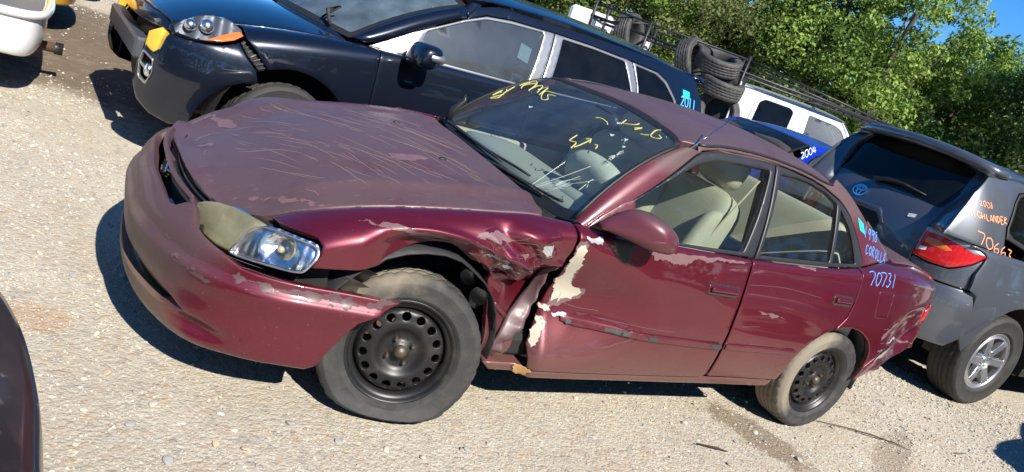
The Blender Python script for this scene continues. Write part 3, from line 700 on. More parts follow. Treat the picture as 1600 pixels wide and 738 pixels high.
    if L_:
        sl_left = sl; k = 0
        for n_, pl, mm, pr in [('primer_patch', [(1.455, .835), (1.448, .79), (1.452, .74), (1.47, .70), (1.462, .665), (1.46, .645), (1.48, .60), (1.478, .545), (1.543, .58), (1.593, .622), (1.56, .635), (1.535, .64), (1.52, .67), (1.512, .71), (1.50, .76), (1.49, .80), (1.475, .84)], 'primer', fd),
                               ('scraped_patch', [(1.47, .885), (1.548, .892), (1.554, .853), (1.496, .853)], 'bare', fd), ('primer_patch', [(1.440, .531), (1.481, .535), (1.486, .515), (1.445, .512)], 'primer', fd), ('scraped_patch', [(1.487, .511), (1.562, .517), (1.551, .496), (1.5, .496)], 'bare', fd),
                               ('primer_patch', [(1.436, .479), (1.472, .473), (1.45, .409), (1.428, .363), (1.423, .40), (1.44, .452)], 'primer', fd),
                               ('peeled_patch', [(1.79, .869), (1.882, .876), (2.002, .882), (2.129, .886), (2.294, .898), (2.40, .902), (2.282, .880), (2.2, .886), (2.136, .863), (2.06, .866), (2.022, .835), (1.947, .83), (1.9, .845), (1.841, .832)], 'peel', fd),
                               ('scraped_patch', [(1.47, .60), (1.50, .62), (1.495, .59)], 'bare', fd),
                               ('peeled_patch', [(2.56, .690), (2.666, .686), (2.774, .665), (2.681, .657), (2.598, .672)], 'peel', rd), ('peeled_patch', [(2.75, .93), (2.9, .945), (2.86, .925)], 'peel', rd),
                               ('scraped_patch', [(3.86, .80), (3.79, .762), (3.70, .715), (3.64, .66), (3.633, .618), (3.663, .631), (3.70, .68), (3.77, .735)], 'peel', qp), ('scraped_patch', [(3.66, .48), (3.70, .53), (3.84, .60), (3.90, .64), (3.83, .575)], 'bare', rb_), ('scraped_patch', [(3.92, .60), (4.05, .60), (4.15, .59), (4.03, .585)], 'peel', rb_),
                               ('scraped_patch', [(3.72, .60), (3.79, .64), (3.81, .63), (3.75, .60)], 'bare', qp), ('scraped_patch', [(3.65, .56), (3.72, .575), (3.69, .55)], 'peel', qp), ('dusty_scrape', [(3.60, .40), (3.63, .45), (3.70, .51), (3.68, .46), (3.63, .39)], 'peel', rb_)]:
            if mm == 'primer': c_ = np.mean(pl, 0); panel('paint_edge', ragged(c_ + (np.array(pl)-c_)*1.13, .008, 3, 140+k), TS(-1, .0009), M['bare' if k % 2 else 'peel'], pr, res=.014, edge=0, thick=0, cen=CC)
            panel(n_, ragged(pl, .007, 3, 40+k), TS(-1, .0016), M[mm], pr, res=.014, edge=0, thick=0, cen=CC); k += 1
        strokes('scratches', [[(1.5, .56), (1.6, .55), (1.7, .555)], [(1.7, .525), (1.9, .53), (2.1, .532)]], TS(), .0013, M['peel'], fd, cen=CC)
        strokes('scratches', [[(2.45, .80), (2.7, .815), (2.98, .80)], [(2.5, .60), (2.62, .61)], [(2.6, .52), (2.9, .515)], [(2.7, .725), (2.8, .72)]], TS(), .0013, M['peel'], rd, cen=CC)
        r_ = np.random.default_rng(5)
        strokes('scratches', [[(x, z), (x+r_.uniform(-.04, .07), z+r_.uniform(-.03, .03)), (x+r_.uniform(.02, .1), z+r_.uniform(-.05, .05))] for x, z in zip(r_.uniform(1.0, 1.33, 34), r_.uniform(.68, .83, 34))], TS(), .0012, M['peel'], fw, cen=CC, vary=.7)
        strokes('scratches', [[(x, z), (x+.05, z+r_.uniform(-.02, .03))] for x, z in zip(r_.uniform(3.62, 3.95, 16), r_.uniform(.58, .78, 16))], TS(), .002, M['peel'], qp, cen=CC)
    # side moulding, handles
    panel('body_moulding', [(1.53, .505), (1.55, .512), (2.395, .507), (2.41, .495), (2.405, .478), (1.60, .480), (1.535, .488)], TS(sg, .013), M['red'], fd, res=.025, edge=.004, thick=.012, cen=CC)
    panel('body_moulding', [(2.44, .507), (2.93, .518), (2.96, .50), (2.94, .487), (2.44, .478)], TS(sg, .010), M['red'], rd, res=.025, edge=.004, thick=.012, cen=CC)
    if L_:
        for a, b in ((1.545, 1.58), (1.73, 1.86), (1.95, 2.0), (2.33, 2.40)): panel('worn_patch', ragged([(a, .499), (b, .500), (b, .484), (a+.01, .484)], .004, 2, int(a*100)), TS(-1, .0148), M['greenscuff'], fd, res=.02, edge=0, thick=0, cen=CC)
    for pr, x0, x1, z in ((fd, 2.19, 2.385, .755), (rd, 3.075, 3.235, .803)):
        o = [(x0, z-.024), (x1, z-.022), (x1+.005, z+.02), (x0-.004, z+.024)]
        panel('handle_seam', rounded([(x0-.006, z-.030), (x1+.006, z-.028), (x1+.011, z+.026), (x0-.010, z+.030)], .02), TS(sg, .0012), M['dark'], pr, res=.015, edge=0, thick=0, cen=CC)
        hb = panel('door_handle', rounded(o, .016), TS(sg, .008), M['red'], pr, res=.010, edge=.007, thick=.012, cen=CC)
        panel('handle_recess', rounded([(x0+.012, z-.014), (x1-.012, z-.013), (x1-.012, z-.004), (x0+.012, z-.006)], .004), TS(sg, .0095), M['dark'], hb, res=.012, edge=0, thick=0, cen=CC)
        panel('handle_grip', rounded([(x0+.010, z-.004), (x1-.010, z-.002), (x1-.012, z+.014), (x0+.012, z+.016)], .008), TS(sg, .024), M['red'], hb, res=.010, edge=.007, thick=.012, cen=CC)
    panel('fuel_door' if L_ else 'quarter_cover', rounded([(3.455, .885), (3.605, .888), (3.615, .742), (3.485, .740)], .02), TS(sg, .0035), M['red'], qp, res=.03, edge=.004, thick=.004, cen=CC) if L_ else None
    # window frames and glass
    outer = [(1.52, .893), (2.015, 1.266), (2.05, 1.284), (2.078, 1.293), (2.15, 1.309), (2.242, 1.319), (2.40, 1.328), (2.535, 1.329)]
    gF = [(1.62, .955), (1.707, 1.045), (2.018, 1.232), (2.08, 1.255), (2.143, 1.274), (2.3, 1.288), (2.50, 1.299), (2.435, 1.10), (2.375, .932), (1.935, .912), (1.62, .905)]
    ff = panel('window_frame', outer + [(2.50, 1.15), (2.447, .918), (2.2, .906), (1.94, .902), (1.7, .899)], TG(sg, .004), M['frame'], fd, res=.03, edge=.006, thick=.02, holes=[rounded(gF, .015)], cen=CC)
    panel('window_glass', rounded(np.array(gF)*1.0, .012), TG(sg, -.008), M['sglass'], fd, res=.05, edge=0, thick=0, cen=CC)
    rear = [(2.545, 1.329), (2.62, 1.328), (2.698, 1.321), (2.81, 1.311), (2.905, 1.295), (3.034, 1.257), (3.09, 1.23), (3.135, 1.2), (3.229, 1.101), (3.30, 1.015), (3.315, .99), (3.31, .968), (3.0, .943), (2.46, .915), (2.51, 1.15)]
    gR = [(2.575, 1.298), (2.69, 1.302), (2.8, 1.298), (2.926, 1.276), (3.02, 1.240), (3.010, .966), (2.485, .934), (2.53, 1.12)]
    gQ = [(3.052, 1.223), (3.145, 1.141), (3.20, 1.06), (3.245, .982), (3.035, .966)]
    panel('window_frame', rear, TG(sg, .004), M['frame'], rd, res=.03, edge=.006, thick=.02, holes=[rounded(gR, .012), rounded(gQ, .01)], cen=CC)
    panel('window_glass', rounded(gR, .012), TG(sg, -.008), M['sglass'], rd, res=.05, edge=0, thick=0, cen=CC)
    panel('quarter_glass', rounded(gQ, .01), TG(sg, -.008), M['sglass'], rd, res=.05, edge=0, thick=0, cen=CC)
    # roof rail and rear pillar, up to the roof skin
    def zmeet(x):
        z = 1.34
        for _ in range(40): z = .5*z + .5*float(cor_roof(x, float(COR.green(x, z, 1)[1]))[2])
        return z
    low_ = [(2.03, 1.280), (2.06, 1.296), (2.15, 1.316), (2.242, 1.326), (2.40, 1.335), (2.54, 1.336), (2.70, 1.329), (2.81, 1.319), (2.908, 1.303), (3.04, 1.264), (3.095, 1.236), (3.142, 1.205), (3.236, 1.105), (3.31, 1.016), (3.326, .99), (3.32, .974)]
    xs = np.linspace(2.03, 2.98, 22); up_ = [(x, max(zmeet(x), float(np.interp(x, [p[0] for p in low_[:9]], [p[1] for p in low_[:9]]))+.012)) for x in xs]
    bot = [(x, float(COR.ZT(x))+.002) for x in np.linspace(3.33, 3.62, 8)]
    panel('roof_rail', low_ + bot + [(3.606, 1.036), (3.53, 1.075), (3.455, 1.114), (3.375, 1.155), (3.3, 1.193), (3.195, 1.261), (3.102, 1.314), (3.016, 1.349)] + up_[::-1], TG(sg), M['fade'] if 0 else M['bumper' if 0 else 'rail'], car, res=.03, edge=.004, thick=.02, cen=CC)
    # front pillar
    ws_e = [COR_WS(np.array(sg*1.0), np.array(w)) for w in np.linspace(0, 1, 14)]
    fe = catmull(np.array([(1.50, .885), (1.66, 1.01), (1.84, 1.142), (2.0, 1.262), (2.04, 1.284)]), 14); g = []
    for a, (x, z) in zip(ws_e, fe):
        b = COR.green(x, z, sg)
        for u in np.linspace(0, 1, 5):
            p = a + (b-a)*u + np.array([-.010, sg*.010, .012])*math.sin(math.pi*u); g.append(tilt(p))
    f = [(i*5+k, i*5+k+1, (i+1)*5+k+1, (i+1)*5+k) for i in range(13) for k in range(4)]
    if sg > 0: f = [q[::-1] for q in f]
    mk('front_pillar', g, f, M['rail'], car)
    sm = [tilt(COR_WS(np.array(sg*1.005), np.array(w), .006)) for w in np.linspace(0.02, 1, 12)]; v, f = tube(sm, .009, 6); mk('pillar_moulding', v, f, M['rubber'], car)
    dm = [tilt(COR.green(x, z+.004, sg, .003)) for x, z in up_]; v, f = tube(dm, .006, 6); mk('roof_drip_moulding', v, f, M['frame'], car)
# lettering on the rear pillar
def ink(name, lines, fn, o, dx, dz, w, m, par, **k): return strokes(name, [[(o[0] + p[0]*dx[0] + p[1]*dz[0], o[1] + p[0]*dx[1] + p[1]*dz[1]) for p in L] for L in lines], fn, w, m, par, **k)
GL = {'0': [[(.5, 1), (.1, .8), (.05, .3), (.4, 0), (.8, .3), (.8, .8), (.5, 1)]], '1': [[(.4, 1), (.4, 0)]], '2': [[(.05, .8), (.4, 1), (.7, .75), (.1, .05), (.8, .05)]], '3': [[(.1, .95), (.6, .95), (.35, .55), (.7, .3), (.4, 0), (.05, .1)]], '4': [[(.3, 1), (.05, .4), (.75, .4)], [(.6, .9), (.55, 0)]],
      '6': [[(.6, 1), (.15, .5), (.2, .05), (.65, .1), (.6, .45), (.2, .35)]], '7': [[(.0, .95), (.75, .95), (.35, 0)]], '8': [[(.6, .9), (.2, .85), (.6, .35), (.35, 0), (.1, .25), (.65, .8)]], '9': [[(.65, .9), (.2, .9), (.2, .55), (.65, .65), (.7, .9), (.55, 0)]],
      'C': [[(.75, .85), (.3, .95), (.05, .5), (.3, .05), (.75, .15)]], 'O': [[(.4, 1), (.05, .5), (.4, 0), (.75, .5), (.4, 1)]], 'R': [[(.1, 0), (.1, 1), (.65, .8), (.1, .5), (.7, 0)]], 'L': [[(.1, 1), (.1, 0), (.7, .05)]], 'A': [[(.0, 0), (.4, 1), (.75, 0)], [(.15, .35), (.6, .35)]],
      'M': [[(.0, 0), (.1, 1), (.4, .3), (.7, 1), (.8, 0)]], 'D': [[(.1, 0), (.1, 1), (.6, .8), (.7, .3), (.1, 0)]], 'X': [[(.05, 1), (.75, 0)], [(.75, 1), (.05, 0)]], 'H': [[(.05, 1), (.05, 0)], [(.7, 1), (.7, 0)], [(.05, .5), (.7, .5)]], 'I': [[(.3, 1), (.3, 0)]], 'G': [[(.75, .85), (.3, .95), (.05, .4), (.4, 0), (.75, .2), (.7, .45), (.4, .45)]],
      'N': [[(.05, 0), (.05, 1), (.7, 0), (.7, 1)]], 'E': [[(.7, 1), (.1, 1), (.1, 0), (.7, 0)], [(.1, .5), (.6, .5)]], '/': [[(.6, 1), (.1, 0)]]}
def word(t, jit=.05, seed=0):
    r = np.random.default_rng(seed); out = []
    for k, ch in enumerate(t):
        for L in GL.get(ch, []): out.append([(p[0] + k*1.0 + r.uniform(-jit, jit), p[1] + r.uniform(-jit, jit)) for p in L])
    return out
qr = next(o for o in car.children if o.name.startswith('quarter_panel')); rr_ = next(o for o in car.children if o.name.startswith('roof_rail'))
ink('painted_year', word('1998', .06, 1), TG(), (3.288, 1.117), (.038, -.004), (-.006, .055), .0042, M['blue_ink'], rr_, cen=CC)
ink('painted_name', word('COROLLA', .06, 2), TG(), (3.325, 1.043), (.036, -.0055), (-.004, .048), .0042, M['blue_ink'], rr_, cen=CC)
ink('painted_number', word('7073', .06, 3) + [[(4.3, 1), (4.35, 0)]], TS(), (3.345, .905), (.051, .0015), (-.004, .082), .0046, M['blue_ink'], qr, cen=CC)
panel('teal_sticker', [(3.212, 1.205), (3.268, 1.182), (3.296, 1.13), (3.243, 1.148)], TG(-1, .0012), M['teal'], rr_, res=.03, edge=0, thick=0, cen=CC)
# bonnet
hood = [(.30, .60), (.21, .59), (.155, .55), (.128, .47), (.118, .36), (.114, .25), (.114, .12), (.117, 0), (.122, -.1), (.136, -.2), (.165, -.31), (.19, -.36), (.235, -.435), (.275, -.48), (.33, -.54)]
he = [(x, -float(COR.YE(x)) + .006) for x in np.linspace(.36, 1.30, 20)]
hood = hood + he + [(1.325, -.66), (1.335, -.5), (1.315, -.25), (1.305, 0), (1.315, .25), (1.335, .5), (1.325, .66)] + [(x, -y) for x, y in he[::-1]]
def hood_fn(off=0.0):
    def f(a, b):
        a = np.asarray(a, float); b = np.asarray(b, float); p = COR.deck(a, b, COR_HOODC, off)
        k = np.abs(b)/COR.YE(a); p[..., 2] += .011*np.exp(-((k-.74)/.06)**2)*sstep(.3, .6, a) - .004*bump2(a, b, .42, .12, .2, .3)
        p[..., 2] += .075*sstep(.30, .62, b)*(1 - sstep(.20, .85, a))
        return tilt(p)
    return f
hd = panel('hood', hood, hood_fn(), M['fade'], car, res=.02, edge=.007, thick=.03, cen=CC)
for k, (pl, mm) in enumerate([([(.170, .545), (.215, .52), (.275, .55), (.295, .50), (.319, .451), (.352, .32), (.337, .291), (.293, .44), (.274, .484), (.285, .512), (.212, .50)], 'peel'), ([(.172, .226), (.234, .303), (.283, .277), (.336, .172), (.351, .152), (.342, .192), (.327, .215), (.271, .298), (.219, .318)], 'peel'),
                     ([(.19, .16), (.236, .177), (.249, .121), (.231, .122), (.207, .02), (.198, .036), (.222, .14)], 'peel'), 
                     ([(.291, -.403), (.33, -.455), (.372, -.48), (.418, -.524), (.447, -.556), (.467, -.593), (.511, -.618), (.509, -.632), (.459, -.607), (.429, -.552), (.37, -.497), (.328, -.467)], 'peel'), ([(.813, -.244), (.945, -.247), (.984, -.275), (.846, -.314), (.807, -.292)], 'peel')]):
    panel('peeled_patch', ragged(pl, .010, 3, 70+k), hood_fn(.0014), M[mm], hd, res=.02, edge=0, thick=0, cen=CC)
r_ = np.random.default_rng(12); sc_ = []
for k in range(110):
    x = r_.uniform(.3, 1.1); y = r_.uniform(-.5, .5); l = r_.uniform(.05, .34); a = math.radians(r_.normal(-60, 8)); c_ = r_.uniform(-.012, .012)
    L = [(x, y), (x + l*.5*math.cos(a) + c_, y + l*.5*math.sin(a)), (x + l*math.cos(a), y + l*math.sin(a))]
    if all(.24 < p[0] < 1.27 and abs(p[1]) < .56 for p in L): sc_.append(L)
strokes('scratches', sc_, hood_fn(), .0016, M['scratch2'], hd, off=.0008, cen=CC, vary=.8)
for x, y in ((1.014, .238), (1.044, -.263)):
    v, f = pillow(tilt(hood_fn()(np.array(x), np.array(y))) if 0 else hood_fn()(np.array(x), np.array(y)), (.035, .02, .014), .8, 12, 8); mk('washer_nozzle', v, f, M['rubber'], hd)
# roof
rc = [(x, y) for x, y in ((1.938, -.545), (1.985, -.4), (2.02, -.2), (2.035, 0), (2.02, .2), (1.985, .4), (1.938, .545))]
yr = lambda x: float(COR.green(x, zmeet(x), 1)[1])
rs = [(x, yr(x)-.004) for x in np.linspace(2.03, 2.98, 16)]
roof = [(x+.008, y) for x, y in rc] + rs + [(3.04, .52), (3.10, .3), (3.125, 0), (3.10, -.3), (3.04, -.52)] + [(x, -y) for x, y in rs[::-1]]
rf = panel('roof', roof, lambda a, b: tilt(cor_roof(a, b)), M['fade'], car, res=.035, edge=.006, thick=.03, cen=CC)
# windscreen, rear window
q = np.linspace(-.99, .99, 30); wsP = [(u, .02) for u in q] + [(.99, w) for w in np.linspace(.04, .97, 12)] + [(u, .985) for u in q[::-1]] + [(-.99, w) for w in np.linspace(.97, .04, 12)]
WSF = lambda off=0.0: (lambda a, b: tilt(COR_WS(a, b, off)))
ws = panel('windscreen', wsP, WSF(), M['wglass'], car, res=.06, edge=0, thick=0, asp=.6, cen=CC)
bandp = [(u, .0) for u in np.linspace(-1, 1, 30)] + [(1, .5), (1, 1)] + [(u, 1.0) for u in np.linspace(1, -1, 30)[1:]] + [(-1, .5)]
bandh = [(u, .06 + .02*u*u) for u in np.linspace(-.955, .955, 24)] + [(u, .955) for u in np.linspace(.955, -.955, 24)]
panel('windscreen_seal', bandp, WSF(.003), M['rubber'], ws, res=.03, edge=0, thick=.006, asp=.6, holes=[rounded(bandh, .03)], cen=CC)
cr = []; r_ = np.random.default_rng(3)
def burst(c, n, r0, r1, a0, a1):
    for k in range(n):
        a = math.radians(r_.uniform(a0, a1)); l = r_.uniform(r0, r1); st = r_.uniform(0, .25)*l
        cr.append([(c[0]+st*math.cos(a), c[1]+st*math.sin(a)*1.6), (c[0]+.55*l*math.cos(a)+r_.normal(0, .008), c[1]+.55*l*math.sin(a)*1.6), (c[0]+l*math.cos(a), c[1]+l*math.sin(a)*1.6+r_.normal(0, .01))])
burst((-.36, .03), 16, .05, .26, 118, 185); burst((-.44, .15), 12, .02, .09, 100, 200); burst((-.6, .28), 5, .01, .05, 0, 360)
cr += [[(-.36, .02), (-.5, .22), (-.65, .33), (-.82, .376)], [(-.36, .03), (-.48, .2), (-.6, .3)], [(-.36, .03), (-.37, .17), (-.373, .315)]]
burst((-.52, .56), 9, .01, .05, 0, 360); burst((-.45, .69), 5, .01, .03, 0, 360)
for cr1 in (cr[:len(cr)//2], cr[len(cr)//2:]): tag(strokes('glass_cracks', cr1, WSF(), .0007, M['crack'], ws, off=.0022, cen=CC, vary=.6, asp=.6), kind='stuff')
for c in ((-.565, .461), (-.494, .644), (-.452, .703), (-.382, .67), (-.325, .788), (.379, .526)):
    panel('glass_chip', ragged([(c[0]+.016*math.cos(t)*s, c[1]+.02*math.sin(t)*s) for t, s in zip(np.linspace(0, 2*math.pi, 9)[:-1], [1, .4, .8, .35, 1, .4, .7, .4])], .003, 1, 9), WSF(.0024), M['crack'], ws, res=.02, edge=0, thick=0, cen=CC)
YL = [[(.831, .841), (.92, .80), (.90, .74), (.82, .79), (.84, .70)], [(.80, .84), (.70, .80), (.76, .72), (.69, .66)], [(.675, .795), (.616, .726), (.587, .673), (.62, .76), (.58, .789), (.504, .69)], [(.524, .795), (.469, .679)], [(.437, .767), (.49, .74), (.419, .648), (.399, .676), (.44, .72), (.405, .74)],
      [(.97, .58), (.93, .50), (.88, .46), (.90, .54), (.82, .52)], [(.93, .60), (.84, .58), (.76, .56)], [(.86, .66), (.80, .60), (.74, .52), (.70, .46), (.79, .42), (.72, .52)],
      [(-.161, .725), (-.209, .744), (-.275, .742), (-.304, .724)], [(-.335, .795), (-.321, .855), (-.337, .811), (-.379, .86), (-.383, .892)], [(-.40, .83), (-.42, .87), (-.41, .82)], [(-.459, .815), (-.48, .83), (-.497, .852)], [(-.50, .955), (-.482, .922), (-.51, .857), (-.561, .856), (-.601, .893), (-.546, .903)],
      [(-.269, .52), (-.278, .454), (-.314, .468), (-.326, .413)], [(-.331, .433), (-.339, .473), (-.343, .552), (-.324, .532)], [(-.343, .552), (-.359, .52)], [(-.381, .532), (-.394, .54), (-.405, .51)], [(-.62, .93), (-.625, .935)]]
for YK in YL: strokes('painted_stroke', [YK], WSF(), .0040, M['yellow_ink'], ws, off=.003, cen=CC, asp=.6)
panel('rear_window', [(u, .03) for u in q] + [(.99, .5)] + [(u, .97) for u in q[::-1]] + [(-.99, .5)], lambda a, b: tilt(COR_RW(a, b)), M['sglass'], car, res=.06, edge=0, thick=0, asp=.6, cen=CC)
# cowl and wipers
def cowl(a, b):
    a = np.asarray(a, float); b = np.asarray(b, float); p0 = COR_WS(b, 0*b); f0 = COR.deck(1.28 + 0*a, p0[..., 1]*.95, COR_HOODC, -.03)
    return tilt(p0*(1-a[..., None]) + f0*a[..., None] - np.array([0, 0, .012]))
panel('cowl_panel', [(0, u) for u in np.linspace(-1, 1, 20)] + [(1, u) for u in np.linspace(1, -1, 20)], cowl, M['black'], car, res=.08, edge=0, thick=.02, cen=(2.2, 0, .3))
def wiper(name, u0, u1, w0, w1, lift=.03):
    P = [tilt(COR_WS(np.array(u0 + (u1-u0)*t), np.array(w0 + (w1-w0)*t), lift*(1-.5*t) + .012*math.sin(math.pi*t))) for t in np.linspace(0, 1, 9)]
    v, f = tube(P, [.010, .010, .009, .008, .008, .007, .007, .006, .005], 6); w = mk(name, v, f, M['black'], car)
    Q = [tilt(COR_WS(np.array(u0 + (u1-u0)*t), np.array(w0 + (w1-w0)*t + .02), .010)) for t in np.linspace(.25, 1.25, 10)]
    v, f = tube(Q, .006, 4); mk('wiper_blade', v, f, M['rubber'], w); return w
wiper('wiper_arm', .72, -.12, .02, .07); wiper('wiper_arm', .10, -.45, -.02, .05)
P = [tilt(COR_WS(np.array(u), np.array(w), o)) for u, w, o in ((.80, .02, .02), (.82, .10, .05), (.76, .20, .07), (.80, .22, .09))]; v, f = tube(P, [.012, .02, .012, .004], 6); mk('bent_wiper_stub', v, f, M['black'], car)
# aerial on the driver pillar
P = [tilt(p) for p in ((1.87, -.615, 1.185), (1.92, -.605, 1.235), (2.0, -.57, 1.335))]; v, f = tube(P[:2], .007, 8); an = mk('aerial_base', v, f, M['rubber'], car)
v, f = tube([P[1], tilt((2.16, -.585, 1.47))], .0022, 6); mk('aerial_mast', v, f, M['chrome'], an)
# boot lid and tail
tl = [(x, -float(COR.YE(x)) + .006) for x in np.linspace(3.70, 4.20, 10)]
panel('boot_lid', tl + [(4.27, -.4), (4.30, 0), (4.27, .4)] + [(x, -y) for x, y in tl[::-1]] + [(3.72, .4), (3.76, 0), (3.72, -.4)], lambda a, b: tilt(COR.deck(a, b, Tab([(3.6, .03), (3.8, .04), (4.2, .03), (4.4, .0)]))), M['fade'], car, res=.05, edge=.006, thick=.03, cen=CC)
sE = float(COR_TAIL.s[-1])
panel('tail_panel', [(-sE+.12, .64), (sE-.12, .64), (sE-.16, .90), (.5, .95), (0, .975), (-.5, .95), (-sE+.16, .90)], lambda a, b: tilt(COR_TAIL(a, b)), M['red'], car, res=.05, edge=.004, thick=.02, cen=CC)
panel('rear_bumper', [(-sE+.15, .56), (-.5, .46), (.5, .46), (sE-.15, .56), (sE-.13, .63), (-sE+.13, .63)], lambda a, b: tilt(COR_TAIL(a, b, .012)), M['red'], car, res=.05, edge=.01, thick=.02, cen=CC)
for sg in (-1, 1):
    lf = lambda a, b, sg=sg: tilt(COR.side(a, b, sg, .006))
    panel('tail_light', rounded([(4.07, .722), (4.09, .812), (4.21, .83), (4.26, .80), (4.24, .715)], .02), lf, M['redlens'], car, res=.02, edge=.008, thick=.03, cen=CC)
    panel('tail_light_rear', rounded([(sg*.40, .68), (sg*.40, .86), (sg*(sE-.26), .84), (sg*(sE-.26), .68)], .02), lambda a, b: tilt(COR_TAIL(a, b, .008)), M['redlens'], car, res=.03, edge=.008, thick=.03, cen=CC)
# front bumper with slot, scoop and grille
hb = [(0, .582), (.2, .580), (.30, .576), (.38, .574), (.42, .580), (.44, .600), (.47, .612), (.50, .605), (.569, .578), (.661, .561), (.739, .547), (.825, .523), (.924, .522), (1.05, .522), (1.217, .523), (1.372, .522), (1.318, .482), (1.243, .428), (1.203, .35), (1.175, .297), (1.152, .232), (1.121, .209), (1.01, .212), (.844, .205), (.725, .188), (.64, .185), (.4, .185), (0, .185)]
bo = hb + [(-s, z) for s, z in hb[-2:0:-1]]
slot = [(.669, .300), (.589, .330), (.478, .343), (.352, .352), (0, .355), (-.352, .352), (-.478, .343), (-.589, .330), (-.669, .300), (-.624, .288), (-.542, .280), (-.3, .275), (0, .275), (.3, .275), (.542, .280), (.624, .288)]
def bump_fn(off=0.0):
    def f(a, b):
        a = np.asarray(a, float); b = np.asarray(b, float); s = np.abs(a)
        o = off - .030*bump2(s, b, .70, .262, .18, .045) + .004*np.sin(5*a) - .012*bump2(s, b, .2, .56, .3, .05)
        o = o - .020*sstep(1.05, 1.36, a)*0 + .018*sstep(1.1, 1.36, a)*sstep(.3, .5, b)
        return tilt(COR_BUMP(a, b, o))
    return f
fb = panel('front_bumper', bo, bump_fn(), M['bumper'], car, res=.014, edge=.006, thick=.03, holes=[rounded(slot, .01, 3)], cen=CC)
panel('lower_slot', [(.75, .22), (.75, .38), (-.75, .38), (-.75, .22)], lambda a, b: tilt(COR_BUMP(a, b, -.06)), M['dark'], fb, res=.05, edge=0, thick=.01, cen=CC)
panel('slot_bar', rounded([(.62, .308), (0, .318), (-.62, .308), (-.62, .298), (0, .305), (.62, .298)], .004, 3), lambda a, b: tilt(COR_BUMP(a, b, -.03)), M['black'], fb, res=.04, edge=.003, thick=.02, cen=CC)
for s0 in (.97,): panel('chipped_paint', ragged([(.82, .476), (.9, .480), (1.0, .484), (1.1, .482), (1.15, .500), (1.13, .512), (1.0, .505), (.9, .50), (.82, .51), (.80, .49)], .010, 3, 90), bump_fn(.0016), M['fade'], fb, res=.02, edge=0, thick=0, cen=CC)
panel('chipped_paint', ragged([(1.12, .47), (1.2, .478), (1.24, .50), (1.2, .517), (1.12, .516)], .012, 3, 93), bump_fn(.0018), M['fade'], fb, res=.02, edge=0, thick=0, cen=CC)
panel('chipped_paint', ragged([(1.26, .475), (1.30, .49), (1.345, .517), (1.29, .516), (1.25, .50)], .010, 3, 94), bump_fn(.0018), M['fade'], fb, res=.02, edge=0, thick=0, cen=CC)
for k, c in enumerate(((.70, .452, .05), (.66, .46, .03), (.585, .47, .03), (.50, .50, .03))): panel('chipped_paint', ragged([(c[0]-c[2], c[1]), (c[0], c[1]+.008), (c[0]+c[2], c[1]+.002), (c[0], c[1]-.007)], .006, 2, 95+k), bump_fn(.0016), M['fade'], fb, res=.02, edge=0, thick=0, cen=CC)
for z in r_.uniform(.48, .55, 6): x = r_.uniform(.5, .9); strokes('scuff', [[(x, z), (x+r_.uniform(.05, .2), z+r_.uniform(-.02, .02))]], bump_fn(), .0015, M['fade'], fb, cen=CC, vary=.7)
gr = panel('grille_recess', [(-.52, .52), (.52, .52), (.50, .605), (0, .612), (-.50, .605)], lambda a, b: tilt(COR_BUMP(a, b, -.10)), M['dark'], car, res=.05, edge=0, thick=.01, cen=CC)
panel('grille_header', rounded([(-.45, .614), (0, .618), (.43, .613), (.455, .606), (.47, .612), (.43, .623), (0, .629), (-.45, .624)], .003, 3), lambda a, b: tilt(COR_BUMP(a, b, .004)), M['bumper'], gr, res=.03, edge=.004, thick=.03, cen=CC)
for k in (-1, 1): panel('grille_bar', [(-.42, .606+k*.006), (.42, .606+k*.006), (.42, .603+k*.006), (-.42, .603+k*.006)], lambda a, b: tilt(COR_BUMP(a, b, -.075)), M['black'], gr, res=.04, edge=0, thick=.03, cen=CC)
def emb(a, b): return tilt(np.stack([.062 + .35*np.asarray(b, float) + 0*np.asarray(a, float), np.asarray(a, float), .574 + np.asarray(b, float)], -1))
em = panel('emblem', [(.044*math.cos(t), .031*math.sin(t)) for t in np.linspace(0, 2*math.pi, 28)[:-1]], emb, M['chrome'], gr, res=.008, edge=.006, thick=.02, cen=CC)
strokes('emblem_rings', [[(.032*math.cos(t), .022*math.sin(t)) for t in np.linspace(0, 2*math.pi, 14)], [(.013*math.cos(t), .020*math.sin(t)) for t in np.linspace(0, 2*math.pi, 12)], [(.024*math.cos(t), .012 + .008*math.sin(t)) for t in np.linspace(0, 2*math.pi, 12)]], emb, .004, M['black'], em, cen=CC)
panel('rusty_seam', ragged([(1.395, .268), (1.43, .272), (1.455, .262), (1.44, .232), (1.405, .228), (1.40, .25)], .008, 3, 130), TS(-1, .004), M['rustpaint'], sl_left, res=.012, edge=0, thick=.004, cen=CC)
